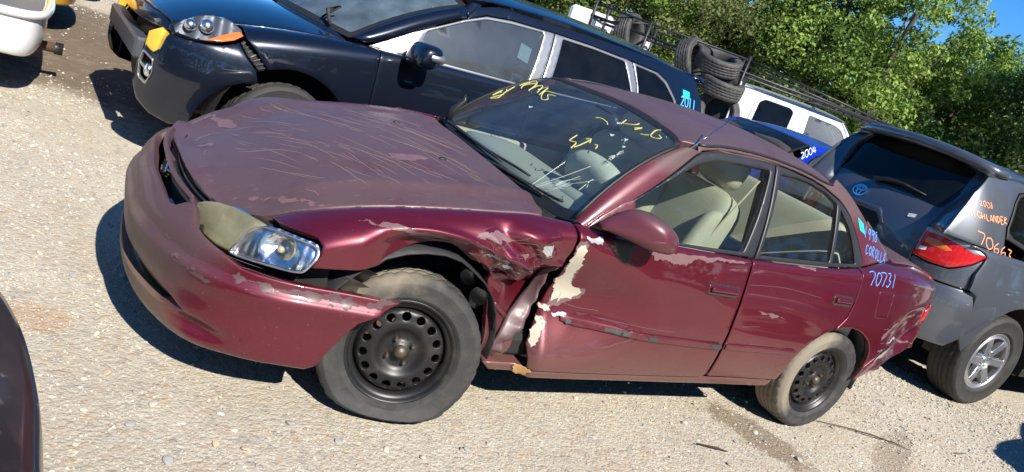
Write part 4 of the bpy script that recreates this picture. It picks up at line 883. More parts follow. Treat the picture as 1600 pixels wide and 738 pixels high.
# headlights
LZ = lambda sg: np.array([0, 0, 0.0 if sg > 0 else -.06])
LF = lambda sg, off: (lambda a, b: tilt(COR_LAMP(sg*np.asarray(a), b, off) + LZ(sg)))
for sg in (1, -1):
    lens = [(.348, .529), (.352, .560), (.372, .590), (.41, .612), (.463, .632), (.52, .644), (.575, .650), (.662, .650), (.700, .648), (.676, .626), (.655, .580), (.628, .525), (.607, .513), (.544, .507), (.462, .513), (.40, .515)]
    corn = [(.643, .536), (.661, .582), (.681, .629), (.705, .653), (.76, .660), (.827, .660), (.889, .660), (.914, .652), (.915, .626), (.889, .573), (.857, .564), (.764, .551), (.67, .536)]
    ou = .034 if sg > 0 else 0
    hl = panel('headlight', rounded(lens, .012, 4), LF(sg, .006), M['lens_haze'], car, res=.02, edge=.010, thick=.05, cen=CC)
    panel('main_reflector', np.array([(.53, .575)]) + (np.array(lens) - np.array([(.53, .575)]))*.74, lambda a, b, sg=sg: tilt(LZ(sg) + COR_LAMP(sg*np.asarray(a), b, -.02 - .05*bump2(np.asarray(a), np.asarray(b), .53, .575, .16, .10))), M['mirror'], hl, res=.02, edge=0, thick=.01, cen=CC)
    cl = panel('corner_lamp', rounded(corn, .012, 4), LF(sg, .016+ou), M['clear'], hl, res=.02, edge=.008, thick=.03, cen=CC)
    rfn = lambda a, b, sg=sg: tilt(LZ(sg) + COR_LAMP(sg*np.asarray(a), b, -.004 + ou - .040*bump2(np.asarray(a), np.asarray(b), .79, .605, .075, .055) + .0015*np.sin(np.asarray(a)*220)))
    panel('reflector', rounded(corn, .012, 4), rfn, M['mirror'], hl, res=.010, edge=0, thick=.01, cen=CC)
    v, f = pillow(tilt(LZ(sg) + COR_LAMP(np.array(sg*.79), np.array(.602), -.020+ou)), (.026, .026, .026), 1, 12, 8); mk('bulb', v, f, M['lens_old'], hl)
    rim_ = rounded(corn, .012, 4); cr_ = np.array(rim_); ce = cr_.mean(0); panel('lamp_rim', ce + (cr_-ce)*1.03, LF(sg, .018+ou), M['satin'], hl, res=.02, edge=.002, thick=.02, holes=[ce + (cr_-ce)*.96], cen=CC)
    panel('lamp_backing', [(.33, .46), (.98, .46), (.95, .63), (.6, .63), (.36, .58)], LF(sg, -.07), M['dark'], hl, res=.04, edge=0, thick=.01, cen=CC)
# underbody, wheel wells, splash shield
mb = MB()
for c, d in (((.76, 0, .42), (.78, 1.0, .34)), ((2.3, 0, .33), (2.4, 1.46, .12)), ((3.85, 0, .52), (.9, 1.1, .5)), ((1.25, 0, .62), (.24, 1.16, .50)), ((3.40, 0, .66), (.7, 1.10, .26))): v, f = rbox(c, d, .03); mb.add(tilt(v), f)
mb.build('underbody', M['dark'], car, smooth=False)
for sg in (-1, 1):
    for cx, rr2 in ((.875, .345), (3.30, .345)):
        g = []; n_ = 18
        for t in np.linspace(math.radians(-8), math.radians(188), n_):
            for y in (.50, .66, .79): g.append(tilt((cx + (rr2+.02)*math.cos(t), sg*y, .33 + (rr2+.02)*math.sin(t)*.98 + (.02 if sg < 0 and cx < 1 else 0)*vnoise(np.array(t*4), np.array(y*9), 3))))
        f = [(i*3+k, i*3+k+1, (i+1)*3+k+1, (i+1)*3+k) for i in range(n_-1) for k in range(2)]; wl_ = mk('wheel_well', g, f, M['plastic'], car)
        md = wl_.modifiers.new('thickness', 'SOLIDIFY'); md.thickness = .006
for k, (a, b, c) in enumerate((((.62, -.80, .56), (.60, -.70, .48), .05), ((.66, -.79, .60), (.62, -.66, .50), .04), ((1.02, -.80, .66), (1.09, -.70, .56), .03), ((1.12, -.78, .58), (1.15, -.70, .47), .035))):
    a = np.array(a); b = np.array(b); g = []
    for i in range(8):
        t = i/7; p = a + (b-a)*t; w = c*(1 - .3*math.sin(5*t+k)); g += [p + np.array([-w, 0, w*.4]), p + np.array([w*.2, -.012*math.sin(7*t), 0]), p + np.array([w, .01, -w*.4])]
    f = [(i*3+j, i*3+j+1, i*3+j+4, i*3+j+3) for i in range(7) for j in range(2)]; mk('torn_liner', tilt(np.array(g)), f, M['frame' if k else 'satin'], car)
# cabin
def seat(name, x, y, w, lean=18):
    mb = MB(); v, f = pillow((x, y, .50), (.52, w, .20), .45); mb.add(tilt(v), f); s = mb.build(name, M['beige'], car)
    v, f = pillow((0, 0, .30), (.17, w*.98, .64), .42, rot=None); v = v @ np.array(ry(lean)).T + np.array((x+.20, y, .53)); mk('seat_back', tilt(v), f, M['beige'], s)
    for q in (-1, 1): v, f = pillow((0, 0, .28), (.22, .09, .50), .6); v = v @ np.array(ry(lean)).T + np.array((x+.17, y+q*(w/2-.05), .53)); mk('seat_bolster', tilt(v), f, M['beige'], s)
    v, f = pillow((0, 0, .72), (.11, .26, .18), .55); v = v @ np.array(ry(lean)).T + np.array((x+.20, y, .53)); mk('headrest', tilt(v), f, M['beige'], s)
seat('front_seat', 2.05, -.36, .50); seat('front_seat', 2.05, .36, .50)
mb = MB(); v, f = pillow((2.92, 0, .52), (.52, 1.22, .20), .35); mb.add(tilt(v), f); rs_ = mb.build('rear_seat', M['beige'], car)
v, f = pillow((0, 0, .30), (.16, 1.24, .66), .35); v = v @ np.array(ry(24)).T + np.array((3.12, 0, .54)); mk('seat_back', tilt(v), f, M['beige'], rs_)
for y in (-.36, .36): v, f = pillow((3.38, y, 1.06), (.14, .26, .12), .6); mk('headrest', tilt(v), f, M['beige'], rs_)
v, f = rbox((3.52, 0, 1.0), (.40, 1.15, .05), .01); mk('parcel_shelf', tilt(v), f, M['beige'], car, smooth=False)
ds = MB()
v, f = pillow((1.70, 0, .79), (.34, 1.34, .24), .35); ds.add(tilt(v), f); v, f = pillow((1.72, -.36, .89), (.2, .44, .10), .6); ds.add(tilt(v), f); v, f = rbox((1.72, 0, .55), (.2, .30, .40), .03); ds.add(tilt(v), f)
ds.build('dashboard', M['dash'], car)
a = np.linspace(0, 2*np.pi, 33)[:-1]; cw = np.array([(0, .185*math.cos(t), .185*math.sin(t)) for t in a]) @ np.array(ry(-28)).T + np.array((1.84, -.36, .86)); v, f = tube(tilt(cw), .015, 8, closed=True); sw = mk('steering_wheel', v, f, M['grey_trim'], car)
v, f = pillow((0, 0, 0), (.05, .17, .12), .7); v = v @ np.array(ry(-28)).T + np.array((1.82, -.36, .86)); mk('wheel_hub', tilt(v), f, M['grey_trim'], sw)
v, f = pillow((0, 0, 0), (.16, .46, .40), .75, 20, 12); v = v @ np.array(ry(-30)).T + np.array((1.80, -.35, .93)); mk('sagging_airbag', tilt(v), f, M['airbag'], sw)
for sg in (-1, 1):
    v, f = tube([tilt(p) for p in ((2.44, sg*.62, 1.24), (2.32, sg*.60, .95), (2.25, sg*.58, .62))], .006, 4); mk('seat_belt', v, f, M['scratch'], car)
    v, f = rbox((2.5, sg*.71, .62), (2.0, .04, .52), .01); mk('door_card', tilt(v), f, M['beige'], car, smooth=False)
    v, f = tube([tilt(p) for p in ((2.47, sg*.70, .60), (2.49, sg*.68, .90), (2.55, sg*.54, 1.29))], .028, 8); mk('centre_pillar', v, f, M['darkcloth'], car)
v, f = pillow((1.93, 0.0, 1.245), (.05, .24, .07), .6); mk('cabin_mirror', tilt(v), f, M['black'], car)
panel('headliner', [(2.06, -.48), (2.10, 0), (2.06, .48), (3.02, .46), (3.02, -.46)], lambda a, b: tilt(cor_roof(a, b, -.035)), M['beige'], car, res=.1, edge=0, thick=.005, cen=CC)
# door mirror
mir = catmull(np.array([(1.50, .930), (1.545, .985), (1.61, 1.030), (1.70, 1.032), (1.775, 1.00), (1.818, .952), (1.80, .905), (1.70, .903), (1.59, .915)]), 40, closed=True)
for sg in (-1, 1):
    ce = np.array([1.70, .965]); g = []; nR = 8
    lay = [(.0, -.065), (.55, -.062), (.85, -.045), (1.0, -.01), (1.0, .04), (.93, .075), (.70, .10), (.35, .115), (.0, .118)]
    for sc, o in lay:
        for p in mir: q = ce + (p-ce)*sc; tp_ = float(sstep(1.48, 1.70, q[0])); g.append((q[0], sg*(.80 + .055*tp_ + o*(.30 + .70*tp_)), q[1]))
    n_ = len(mir); f = [(i*n_+k, i*n_+(k+1) % n_, (i+1)*n_+(k+1) % n_, (i+1)*n_+k) for i in range(len(lay)-1) for k in range(n_)]
    if sg < 0: f = [q_[::-1] for q_ in f]
    if sg > 0: continue          # the far mirror is gone
    dmr = mk('door_mirror', tilt(np.array(g)), f, M['mirrorpaint'], car)
    panel('mirror_base', rounded([(1.49, .893), (1.555, .955), (1.64, 1.02), (1.70, 1.045), (1.71, .96), (1.69, .90)], .01), TG(sg, .014), M['mirrorpaint'], dmr, res=.02, edge=.006, thick=.02, cen=CC)
    v, f = tube([tilt((1.62, sg*.75, .945)), tilt((1.63, sg*.80, .95)), tilt((1.66, sg*.86, .955))], [.04, .032, .04], 10); mk('mirror_stalk', v, f, M['mirrorpaint'], dmr)
    if sg < 0: panel('mirror_gasket', rounded([(1.60, .895), (1.615, .862), (1.655, .815), (1.69, .795), (1.715, .805), (1.71, .85), (1.715, .893)], .012), TS(-1, .004), M['rubber'], dmr, res=.02, edge=.004, thick=.006, cen=CC)
# wheels: the near front one is flat and steered
RW = .292
def squash_for(loc, rot, zg=.004):
    Rm = np.array((Matrix.Rotation(rot[2], 3, 'Z') @ Matrix.Rotation(rot[1], 3, 'Y') @ Matrix.Rotation(rot[0], 3, 'X')))
    def f(v):
        w = v @ Rm.T + np.array(loc); d = np.maximum(.10 - w[:, 2], 0)
        out = np.sign(v[:, 1])*.030*sstep(0, .10, d)
        v2 = v.copy(); v2[:, 1] += out; w = v2 @ Rm.T + np.array(loc); lo = w[:, 2] < zg
        w[:, 2] = np.where(w[:, 2] < .06, zg + (np.maximum(w[:, 2], -.06) + .06)/.12*(.06-zg), w[:, 2])
        return (w - np.array(loc)) @ Rm
    return f
loc, rot = (.893, -.705, .262), (math.radians(-5), 0, math.radians(-15))
Mf = dict(M); Mf['tyre'] = M['tyre2']
steel_wheel(car, loc, rot, .308, .195, .197, Mf, 15, squash_for(loc, rot))
loc2 = (3.352, -.70, .288); Mr = dict(M); Mr['tyre'] = M['tyre3']; steel_wheel(car, loc2, (0, 0, 0), RW, .185, .190, Mr, 15)
steel_wheel(car, (.875, .705, .288), (0, 0, math.pi - math.radians(16)), RW, .185, .190, M, 16)
steel_wheel(car, (3.352, .70, .288), (0, 0, math.pi), RW, .185, .190, M, 16)
# ---------------------------------------------------------------- a general car body, used for every other vehicle
def arc_pts(ax, R, z0, a0, a1, n=18): return [(ax + R*math.cos(t), z0 + R*math.sin(t)) for t in np.linspace(math.radians(a0), math.radians(a1), n)]
def car_shell(par, B, S, paint, gl, res=.05, frame=None):
    """S: dict with the lines of the car. Parts: front_fender, front_door, rear_door, quarter_panel, rocker_sill, window_trim, window_glass, side_roof_rail, roof, hood, windscreen, rear_window, bumpers, underbody, wheel_well"""
    cen = (S['L']/2, 0, .6); frame = frame or M['black']; out = {}
    zs = S['sill']; x0, d0, d1, d2, x9 = S['cuts']; axF, axR, AR, az = S['axF'], S['axR'], S['AR'], S['az']
    top = lambda a, b, n=14: [(x, float(B.vmax(x))-.002) for x in np.linspace(a, b, n)]
    g = .004
    for sg in (-1, 1):
        f = lambda a, b, sg=sg: B.side(a, b, sg)
        P = {}
        P['front_fender'] = top(x0, d0-g) + [(d0-g, zs+.02), (axF+AR+.01, zs)] + arc_pts(axF, AR, az, -20, S.get('arcF', 160)) + S.get('wing_front', [(axF-AR-.04, .5), (x0, .66)])
        P['front_door'] = top(d0, d1-g) + [(d1-g, zs+.02), (d0, zs+.02)]
        P['rear_door'] = top(d1, d2-g) + [(d2-g, az+AR+.12)] + [p for p in arc_pts(axR, AR+.03, az, 100, 178, 12) if p[0] < d2-.03] + [(min(axR-AR-.03, d2-.1), zs+.02), (d1, zs+.02)]
        P['quarter_panel'] = top(d2, x9) + S.get('tail_cut', [(x9, .55)]) + [(axR+AR+.02, zs+.05)] + arc_pts(axR, AR, az, -5, 176, 22) + [(d2-.01, az+AR+.06)]
        for n_, pl in P.items():
            o = panel(n_, pl, f, paint, par, res=res, edge=.005, thick=.02, cen=cen); out[(n_, sg)] = o
        out[('sill', sg)] = panel('rocker_sill', [(axF+AR, zs-.07), (axR-AR, zs-.07), (axR-AR-.03, zs+.014), (axF+AR+.02, zs+.014)], lambda a, b, sg=sg: B.side(a, b, sg, -.012), S.get('sillmat', paint), par, res=.08, edge=.008, thick=.04, cen=cen)
        gf = lambda off: (lambda a, b, sg=sg: B.green(a, b, sg, off))
        panel('side_roof_rail', S['rail'], gf(0), paint, par, res=res, edge=.005, thick=.02, cen=cen)
        for id_, (trim, panes) in enumerate(S['wins']):
            w = panel('window_trim', trim, gf(.005), frame, par, res=res*.6, edge=.005, thick=.02, holes=[rounded(p, .02) for p in panes], cen=cen)
            for p in panes: panel('window_glass', rounded(p, .018), gf(-.006), S['gls'][id_] if 'gls' in S else gl, w, res=.1, edge=0, thick=0, cen=cen)
        for k, ax in enumerate((axF, axR)):
            gg = []; W_ = float(B.W(ax))
            for t in np.linspace(math.radians(-15), math.radians(195), 18):
                for y in (W_-.32, W_-.03): gg.append((ax + (AR+.015)*math.cos(t), sg*y, az + (AR+.015)*math.sin(t)))
            mk('wheel_well', gg, [(i*2, i*2+1, i*2+3, i*2+2) for i in range(17)], M['plastic'], par)
    mb = MB()
    for c, d in (((S['L']*.5, 0, zs+.10), (S['L']*.86, (float(B.W(2.4))-.33)*2, .22)), ((axF-.1, 0, .60), (1.1, (float(B.W(1.0))-.38)*2, .45)), ((axR+.2, 0, .62), (.9, (float(B.W(3.4))-.38)*2, .4)), (((axF+axR)/2, 0, zs+.1), (axR-axF-2*AR-.1, (float(B.W(2.4))-.08)*2, .2))): v, f = rbox(c, d, .03); mb.add(v, f)
    mb.build('underbody', M['dark'], par, smooth=False)
    ye = lambda x: float(B.YE(x))-.006
    hx = np.linspace(S['hood'][0]+.05, S['hood'][1], 14); pl = [(x, -ye(x)) for x in hx] + [(S['hood'][1]+S.get('hoodrear', -.04), 0)] + [(x, ye(x)) for x in hx[::-1]] + [(S['hood'][0], .35), (S['hood'][0]-.03, 0), (S['hood'][0], -.35)]
    out['hood'] = panel('hood', pl, lambda a, b: B.deck(a, b, S['hoodC'], S.get('hoodoff', 0)), paint, par, res=res, edge=.007, thick=.03, cen=cen)
    RC = Tab(S['roofc']); yr = Tab(S['roofy']); rx = np.linspace(S['roofx'][0], S['roofx'][1], 14)
    rf = lambda a, b, off=0: np.stack([np.asarray(a, float), np.asarray(b, float), RC(a) - S['roofdrop']*np.clip(np.abs(b)/yr(a), 0, 1.2)**2.4 + off], -1)
    out['roof'] = panel('roof', [(x, -float(yr(x))) for x in rx] + [(S['roofx'][1]+S.get('rb', .06), 0)] + [(x, float(yr(x))) for x in rx[::-1]] + [(S['roofx'][0]-.08, .3), (S['roofx'][0]-.10, 0), (S['roofx'][0]-.08, -.3)], rf, S.get('roofmat', paint), par, res=res, edge=.006, thick=.03, cen=cen); out['rooff'] = rf
    q = np.linspace(-1, 1, 24); sc = [(u, .0) for u in q] + [(1, .5)] + [(u, 1.0) for u in q[::-1]] + [(-1, .5)]
    sh = [(u*.95, .05) for u in q] + [(u*.95, .95) for u in q[::-1]]
    for key, n_ in (('ws', 'windscreen'), ('rw', 'rear_window')):
        if key in S:
            fn = S[key]; o = panel(n_, sc, fn, S.get(key+'g', gl), par, res=.08, edge=0, thick=0, asp=.6, cen=cen); out[n_] = o
            panel('window_seal', sc, lambda a, b: fn(a, b, .003), M['rubber'], o, res=.05, edge=0, thick=.005, asp=.6, holes=[rounded(sh, .03)], cen=cen)
    if 'bumpF' in S: out['front_bumper'] = panel('front_bumper', S['bumpF'][1], S['bumpF'][0], S.get('bmat', paint), par, res=res, edge=.008, thick=.03, cen=cen)
    if 'bumpR' in S: out['rear_bumper'] = panel('rear_bumper', S['bumpR'][1], S['bumpR'][0], S.get('bmat', paint), par, res=res, edge=.008, thick=.03, cen=cen)
    # cabin
    if S.get('cabin', True):
        zf = zs + .16
        for y in (-.38, .38):
            v, f = pillow((S['seat'], y, zf+.24), (.52, .5, .2), .45, 14, 8); s = mk('front_seat', v, f, M['darkcloth'], par)
            v, f = pillow((0, 0, .32*S.get('hz', 1)), (.16, .5, .66*S.get('hz', 1)), .45, 14, 8); v = v @ np.array(ry(16)).T + np.array((S['seat']+.22, y, zf+.28)); mk('seat_back', v, f, M['darkcloth'], s)
            v, f = pillow((S['seat']+.43*S.get('hz', 1), y, zf+1.02*S.get('hz', 1)), (.11, .27, .18), .6, 12, 8); mk('headrest', v, f, M['darkcloth'], s)
        v, f = pillow((S['seat']+.98, 0, zf+.40), (.6, 1.3, .3), .4, 14, 8); s = mk('rear_seat', v, f, M['darkcloth'], par)
        v, f = pillow((0, 0, .32*S.get('hz', 1)), (.16, 1.2, .7*S.get('hz', 1)), .4, 14, 8); v = v @ np.array(ry(18)).T + np.array((S['seat']+1.2, 0, zf+.36)); mk('seat_back', v, f, M['darkcloth'], s)
        v, f = pillow((S['seat']-.62, 0, zf+.60), (.5, 1.45, .3), .4, 14, 8); mk('dashboard', v, f, M['darkcloth'], par)
    return out
def pillar_strip(par, a, b, matl, name='front_pillar', flip=False, bulge=(-.008, 0, .01)):
    a = catmull(np.array(a, float), 12); b = catmull(np.array(b, float), 12); g = []
    for p, q in zip(a, b):
        for u in np.linspace(0, 1, 4): g.append(p + (q-p)*u + np.array(bulge)*math.sin(math.pi*u))
    f = [(i*4+k, i*4+k+1, (i+1)*4+k+1, (i+1)*4+k) for i in range(11) for k in range(3)]
    if flip: f = [q[::-1] for q in f]
    o = mk(name, g, f, matl, par); md = o.modifiers.new('thickness', 'SOLIDIFY'); md.thickness = .01; md.offset = 0; return o
def mirror_pod(par, c, d, sg, paint, cap=None, name='door_mirror'):
    """c: centre, d: size (x along the car, y out, z)"""
    v, f = pillow(c, d, .62, 24, 14); v[:, 0] += .25*(v[:, 2]-c[2]); m = mk(name, v, f, paint, par)
    v, f = tube([(c[0], c[1]+sg*-.16, c[2]-d[2]*.42), (c[0], c[1]-sg*.02, c[2]-d[2]*.36)], [.05, .04], 8); mk('mirror_foot', v, f, M['black'], m)
    if cap: v, f = pillow((c[0]+.035, c[1]+sg*.01, c[2]+.01), (d[0]*.96, d[1]*.98, d[2]*.42), .6, 20, 10); mk('mirror_cap', v, f, cap, m)
    return m

# ================================================================ navy suv with its front bumper pulled apart
M['navy'] = mat('dark_navy_paint', (.006, .010, .022), .30, .45, 1.0, var=(2, .15), coat_rough=.03, layers=[((.16, .15, .13), dict(ns=90, na=1, c=.25, sharp=10, nd=2, amt=.10, rough=.8))])
M['foam'] = mat('yellow_bumper_foam', (.62, .38, .04), .8, var=(10, .2))
M['grey_beam'] = mat('grey_steel_beam', (.10, .11, .13), .5, .6, var=(8, .2))
mdx = empty('bumperless_suv', (MDX_AT[0], MDX_AT[1], 0), math.radians(MDX_AT[2])); tag(mdx, 'dark navy suv with torn front bumper and yellow foam showing, right behind the crimson sedan', 'suv')
mw = screen([(1.31, -.775, 1.068), (1.17, -.55, 1.085), (1.06, -.25, 1.10), (1.03, 0, 1.103), (1.06, .25, 1.10), (1.17, .55, 1.085), (1.31, .775, 1.068)], [(2.134, -.66, 1.514), (2.10, -.5, 1.565), (2.05, -.25, 1.60), (2.03, 0, 1.608), (2.05, .25, 1.60), (2.10, .5, 1.565), (2.134, .66, 1.514)], .04)
mr = screen([(4.80, -.68, 1.20), (4.86, 0, 1.20), (4.80, .68, 1.20)], [(4.62, -.58, 1.55), (4.68, 0, 1.60), (4.62, .58, 1.55)], .02, .6, .5)
gF = [(1.755, 1.092), (1.815, 1.265), (2.10, 1.402), (2.29, 1.474), (2.51, 1.503), (2.825, 1.525), (2.70, 1.118)]
gR = [(3.01, 1.528), (3.35, 1.537), (3.685, 1.530), (3.765, 1.337), (3.82, 1.17), (2.90, 1.130)]
gQ = [(3.815, 1.530), (4.08, 1.518), (4.195, 1.475), (4.335, 1.357), (4.40, 1.21), (3.90, 1.18)]
trF = [(1.43, 1.064), (1.708, 1.232), (2.101, 1.42), (2.292, 1.494), (2.513, 1.524), (2.925, 1.546), (2.87, 1.35), (2.80, 1.105), (2.56, 1.098), (1.964, 1.074), (1.621, 1.062)]
trR = [(2.935, 1.546), (3.30, 1.555), (3.70, 1.549), (3.77, 1.545), (3.83, 1.38), (3.87, 1.16), (2.81, 1.106), (2.88, 1.35)]
trQ = [(3.785, 1.546), (4.09, 1.536), (4.22, 1.49), (4.36, 1.365), (4.44, 1.19), (3.885, 1.161), (3.84, 1.38)]
ms = dict(L=4.87, sill=.33, cuts=(.62, 1.49, 2.74, 3.72, 4.80), axF=.98, axR=3.73, AR=.42, az=.38, hood=(.22, 1.28), hoodC=MDX_HOODC, seat=2.3,
          rail=[(2.135, 1.435), (2.292, 1.502), (2.513, 1.530), (2.925, 1.552), (3.30, 1.561), (3.70, 1.556), (4.09, 1.543), (4.225, 1.495), (4.365, 1.37), (4.45, 1.195), (4.84, 1.205), (4.78, 1.393), (4.70, 1.528), (4.70, 1.595), (4.48, 1.62), (4.094, 1.637), (3.539, 1.651), (3.055, 1.641), (2.70, 1.622), (2.403, 1.589), (2.2, 1.53)],
          wins=[(trF, [gF]), (trR, [gR]), (trQ, [gQ])], gls=[M['mglass'], M['tint'], M['tint']], roofc=[(2.0, 1.60), (2.2, 1.655), (2.6, 1.70), (3.2, 1.725), (4.0, 1.715), (4.5, 1.675), (4.8, 1.64)], roofy=[(2.0, .62), (2.4, .655), (3.5, .66), (4.8, .60)], roofx=(2.14, 4.74), roofdrop=.075,
          ws=mw, wsg=M['mws'], rw=mr, rwg=M['tint'],
          arcF=116, wing_front=[(.745, .81), (.69, .865), (.645, .915), (.635, .95)],
          bumpR=(lambda a, b: np.stack([4.80 + .08*np.cos(np.asarray(a)*1.4) - .05*np.abs(np.asarray(b)-.55), np.asarray(a), np.asarray(b)], -1), [(-.88, .35), (.88, .35), (.88, .78), (-.88, .78)]))
mo = car_shell(mdx, MDXB, ms, M['navy'], M['mglass'], res=.04, frame=M['satin'])
panel('tailgate', [(-.80, .80), (.80, .80), (.74, 1.19), (-.74, 1.19)], lambda a, b: np.stack([4.86 - .06*np.asarray(a)**2 - .10*np.maximum(np.asarray(b)-.95, 0), np.asarray(a), np.asarray(b)], -1), M['navy'], mdx, res=.08, cen=(2.4, 0, .6))
v, f = pillow((4.72, 0, 1.60), (.26, 1.24, .07), .5, 24, 8); mk('roof_spoiler', v, f, M['navy'], mdx)
CM = (2.4, 0, .6)
for sg in (-1, 1):
    pillar_strip(mdx, [mw(np.array(sg*1.0), np.array(w)) for w in np.linspace(0, 1, 6)], [MDXB.green(x, z, sg, .002) for x, z in ((1.40, 1.07), (1.56, 1.15), (1.75, 1.262), (1.95, 1.358), (2.12, 1.435))], M['navy'], flip=sg > 0, bulge=(-.015, sg*.012, .015))
    pillar_strip(mdx, [mw(np.array(sg*1.0), np.array(1.0)) + np.array([0.01*k, -sg*.003*k, .012*k]) for k in range(3)], [MDXB.green(x, z, sg) for x, z in ((2.13, 1.44), (2.2, 1.50), (2.25, 1.55))], M['navy'], flip=sg > 0, name='pillar_cap')
    panel('window_sail', [(1.60, 1.070), (1.742, 1.080), (1.80, 1.260), (1.712, 1.220)], lambda a, b, sg=sg: MDXB.green(a, b, sg, .008), M['satin'], mdx, res=.05, edge=.004, thick=.01, cen=CM)
    mirror_pod(mdx, (1.72, sg*1.06, 1.125), (.17, .27, .165), sg, M['navy'], M['satin'])
    hl = [(.84, .841), (.90, .893), (.955, .925), (1.024, .948), (1.09, .962), (1.153, .970), (1.20, .962), (1.25, .943), (1.31, .912), (1.28, .885), (1.24, .862), (1.173, .835), (1.074, .816), (.964, .808), (.884, .812)]
    bf = lambda off: (lambda a, b, sg=sg: MDX_BUMP(-sg*np.asarray(a), b, off))
    h = panel('headlight', rounded(hl, .02), bf(.012), M['clear'], mdx, res=.04, edge=.012, thick=.03, cen=CM)
    panel('reflector', hl, lambda a, b, sg=sg: MDX_BUMP(-sg*np.asarray(a), b, -.05 + .012*np.sin(np.asarray(a)*45)), M['grey_beam'], h, res=.02, edge=0, thick=.01, cen=CM)
    for a, b, r in ((.96, .875, .036), (1.06, .895, .042)): c = MDX_BUMP(np.array(-sg*a), np.array(b), -.02); v, f = pillow(c, (2*r,)*3, 1, 16, 10); mk('projector', v, f, M['mirror'], h)
    panel('amber_marker', rounded([(1.07, .826), (1.17, .843), (1.24, .868), (1.295, .908), (1.262, .925), (1.18, .885)], .01), bf(.006), M['amber'], h, res=.03, edge=.004, thick=.01, cen=CM)
    # the split bumper cover with the fog lamp bezel
    bc = [(.70, .46), (.72, .60), (.745, .69), (.80, .66), (.845, .70), (.86, .78), (.875, .800), (.964, .796), (1.074, .804), (1.173, .823), (1.25, .852), (1.275, .868), (1.33, .80), (1.40, .735), (1.425, .665), (1.33, .64), (1.25, .60), (1.18, .53), (1.12, .42), (1.08, .30), (.98, .27), (.83, .30), (.74, .36)]
    fogh = [(.745, .664), (.83, .628), (.838, .545), (.806, .465), (.742, .495), (.735, .584)]
    b_ = panel('bumper_cover', bc, bf(0), M['navy'], mdx, res=.035, edge=.008, thick=.02, cen=CM, holes=[rounded(np.array([(.785, .57)]) + (np.array(fogh)-np.array([(.785, .57)]))*.9, .01)])
    panel('fog_bezel', rounded(fogh, .012), bf(.006), M['satin'], b_, res=.02, edge=.003, thick=.015, holes=[rounded(np.array([(.785, .57)]) + (np.array(fogh)-np.array([(.785, .57)]))*.86, .012)], cen=CM)
    panel('fog_recess', rounded(fogh, .012), bf(-.03), M['dark'], b_, res=.03, edge=0, thick=.01, cen=CM)
    c = MDX_BUMP(np.array(-sg*.80), np.array(.555), -.012); v, f = pillow(c, (.05, .085, .085), .95, 18, 10); mk('fog_lamp', v, f, M['mirror'], b_)
    panel('fog_strut', [(.735, .60), (.79, .57), (.785, .555), (.735, .582)], bf(.004), M['satin'], b_, res=.03, edge=.002, thick=.01, cen=CM)
    # bracket between bumper cover and wing
    g = .006
    br = [(1.285, .865), (1.33, .915), (1.41, .85), (1.50, .765), (1.415, .735), (1.34, .80)]
    k_ = panel('bumper_bracket', br, bf(-.012), M['dark'], mdx, res=.03, edge=.003, thick=.02, cen=CM)
    for t in np.linspace(0.08, .92, 7):
        a = np.array(br[0])*(1-t) + np.array(br[4])*t; b2 = np.array(br[1])*(1-t) + np.array(br[3])*t; strokes('bracket_rib', [[tuple(a), tuple((a+b2)/2), tuple(b2)]], bf(-.012), .006, M['frame'], k_, off=.012, cen=CM)
# foam, crash beam and open nose
for k in (-1, 1): panel('foam_absorber', [(k*s, z) for s, z in [(.725, .675), (.80, .66), (.815, .665), (.835, .80), (.80, .818), (.72, .77)]], lambda a, b: MDX_BUMP(a, b, -.012), M['foam'], mdx, res=.04, edge=.012, thick=.06, cen=CM)
v, f = rbox((.13, 0, .64), (.09, 1.24, .13), .015); v[:, 0] += .05*v[:, 1]**2; mk('crash_beam', v, f, M['grey_beam'], mdx, smooth=False)
panel('grille_cavity', [(-.72, .30), (.72, .30), (.75, .78), (.6, .86), (-.6, .86), (-.75, .78)], lambda a, b: MDX_BUMP(a, b, -.22), M['dark'], mdx, res=.08, edge=0, thick=.02, cen=CM)
panel('nose_panel', [(-.83, .83), (-.6, .862), (0, .875), (.6, .862), (.83, .83), (.835, .80), (0, .79), (-.835, .80)], lambda a, b: MDX_BUMP(a, b, -.10), M['navy'], mdx, res=.05, edge=.006, thick=.03, cen=CM)
P = [mw(np.array(u), np.array(w), o) for u, w, o in ((-.80, .0, .03), (-.70, .06, .08), (-.76, .12, .10), (-.66, .03, .03))]; v, f = tube(P, [.012, .016, .010, .008], 6); mk('wiper_linkage', v, f, M['black'], mdx)
panel('white_sticker', [(-.18, .90), (-.10, .90), (-.10, .95), (-.18, .95)], lambda a, b: mw(a, b, .003), M['white_sticker'], mo['windscreen'], res=.05, edge=0, thick=0, cen=CM)
MG = lambda off=0: (lambda a, b: MDXB.green(a, b, -1, off))
panel('paper_notice', [(2.62, 1.40), (2.72, 1.38), (2.69, 1.27), (2.59, 1.29)], MG(-.012), M['white_sticker'], mdx, res=.05, edge=0, thick=0, cen=CM)
panel('teal_sticker', [(4.46, 1.475), (4.57, 1.47), (4.575, 1.41), (4.47, 1.415)], MG(.0015), M['teal'], mdx, res=.03, edge=0, thick=0, cen=CM)
ink('painted_year', word('2011', .05, 5), MG(), (4.44, 1.335), (.062, .0), (.0, .085), .010, M['cyan_ink'], mdx, cen=CM)
ink('painted_name', word('MDX', .05, 6), MG(), (4.50, 1.240), (.068, .0), (.0, .075), .010, M['cyan_ink'], mdx, cen=CM)
for ax in (.98, 3.73):
    for sg in (-1, 1): alloy_wheel(mdx, (ax, sg*.81, .343), (0, 0, 0 if sg < 0 else math.pi), .346, .24, .225, M, 6)

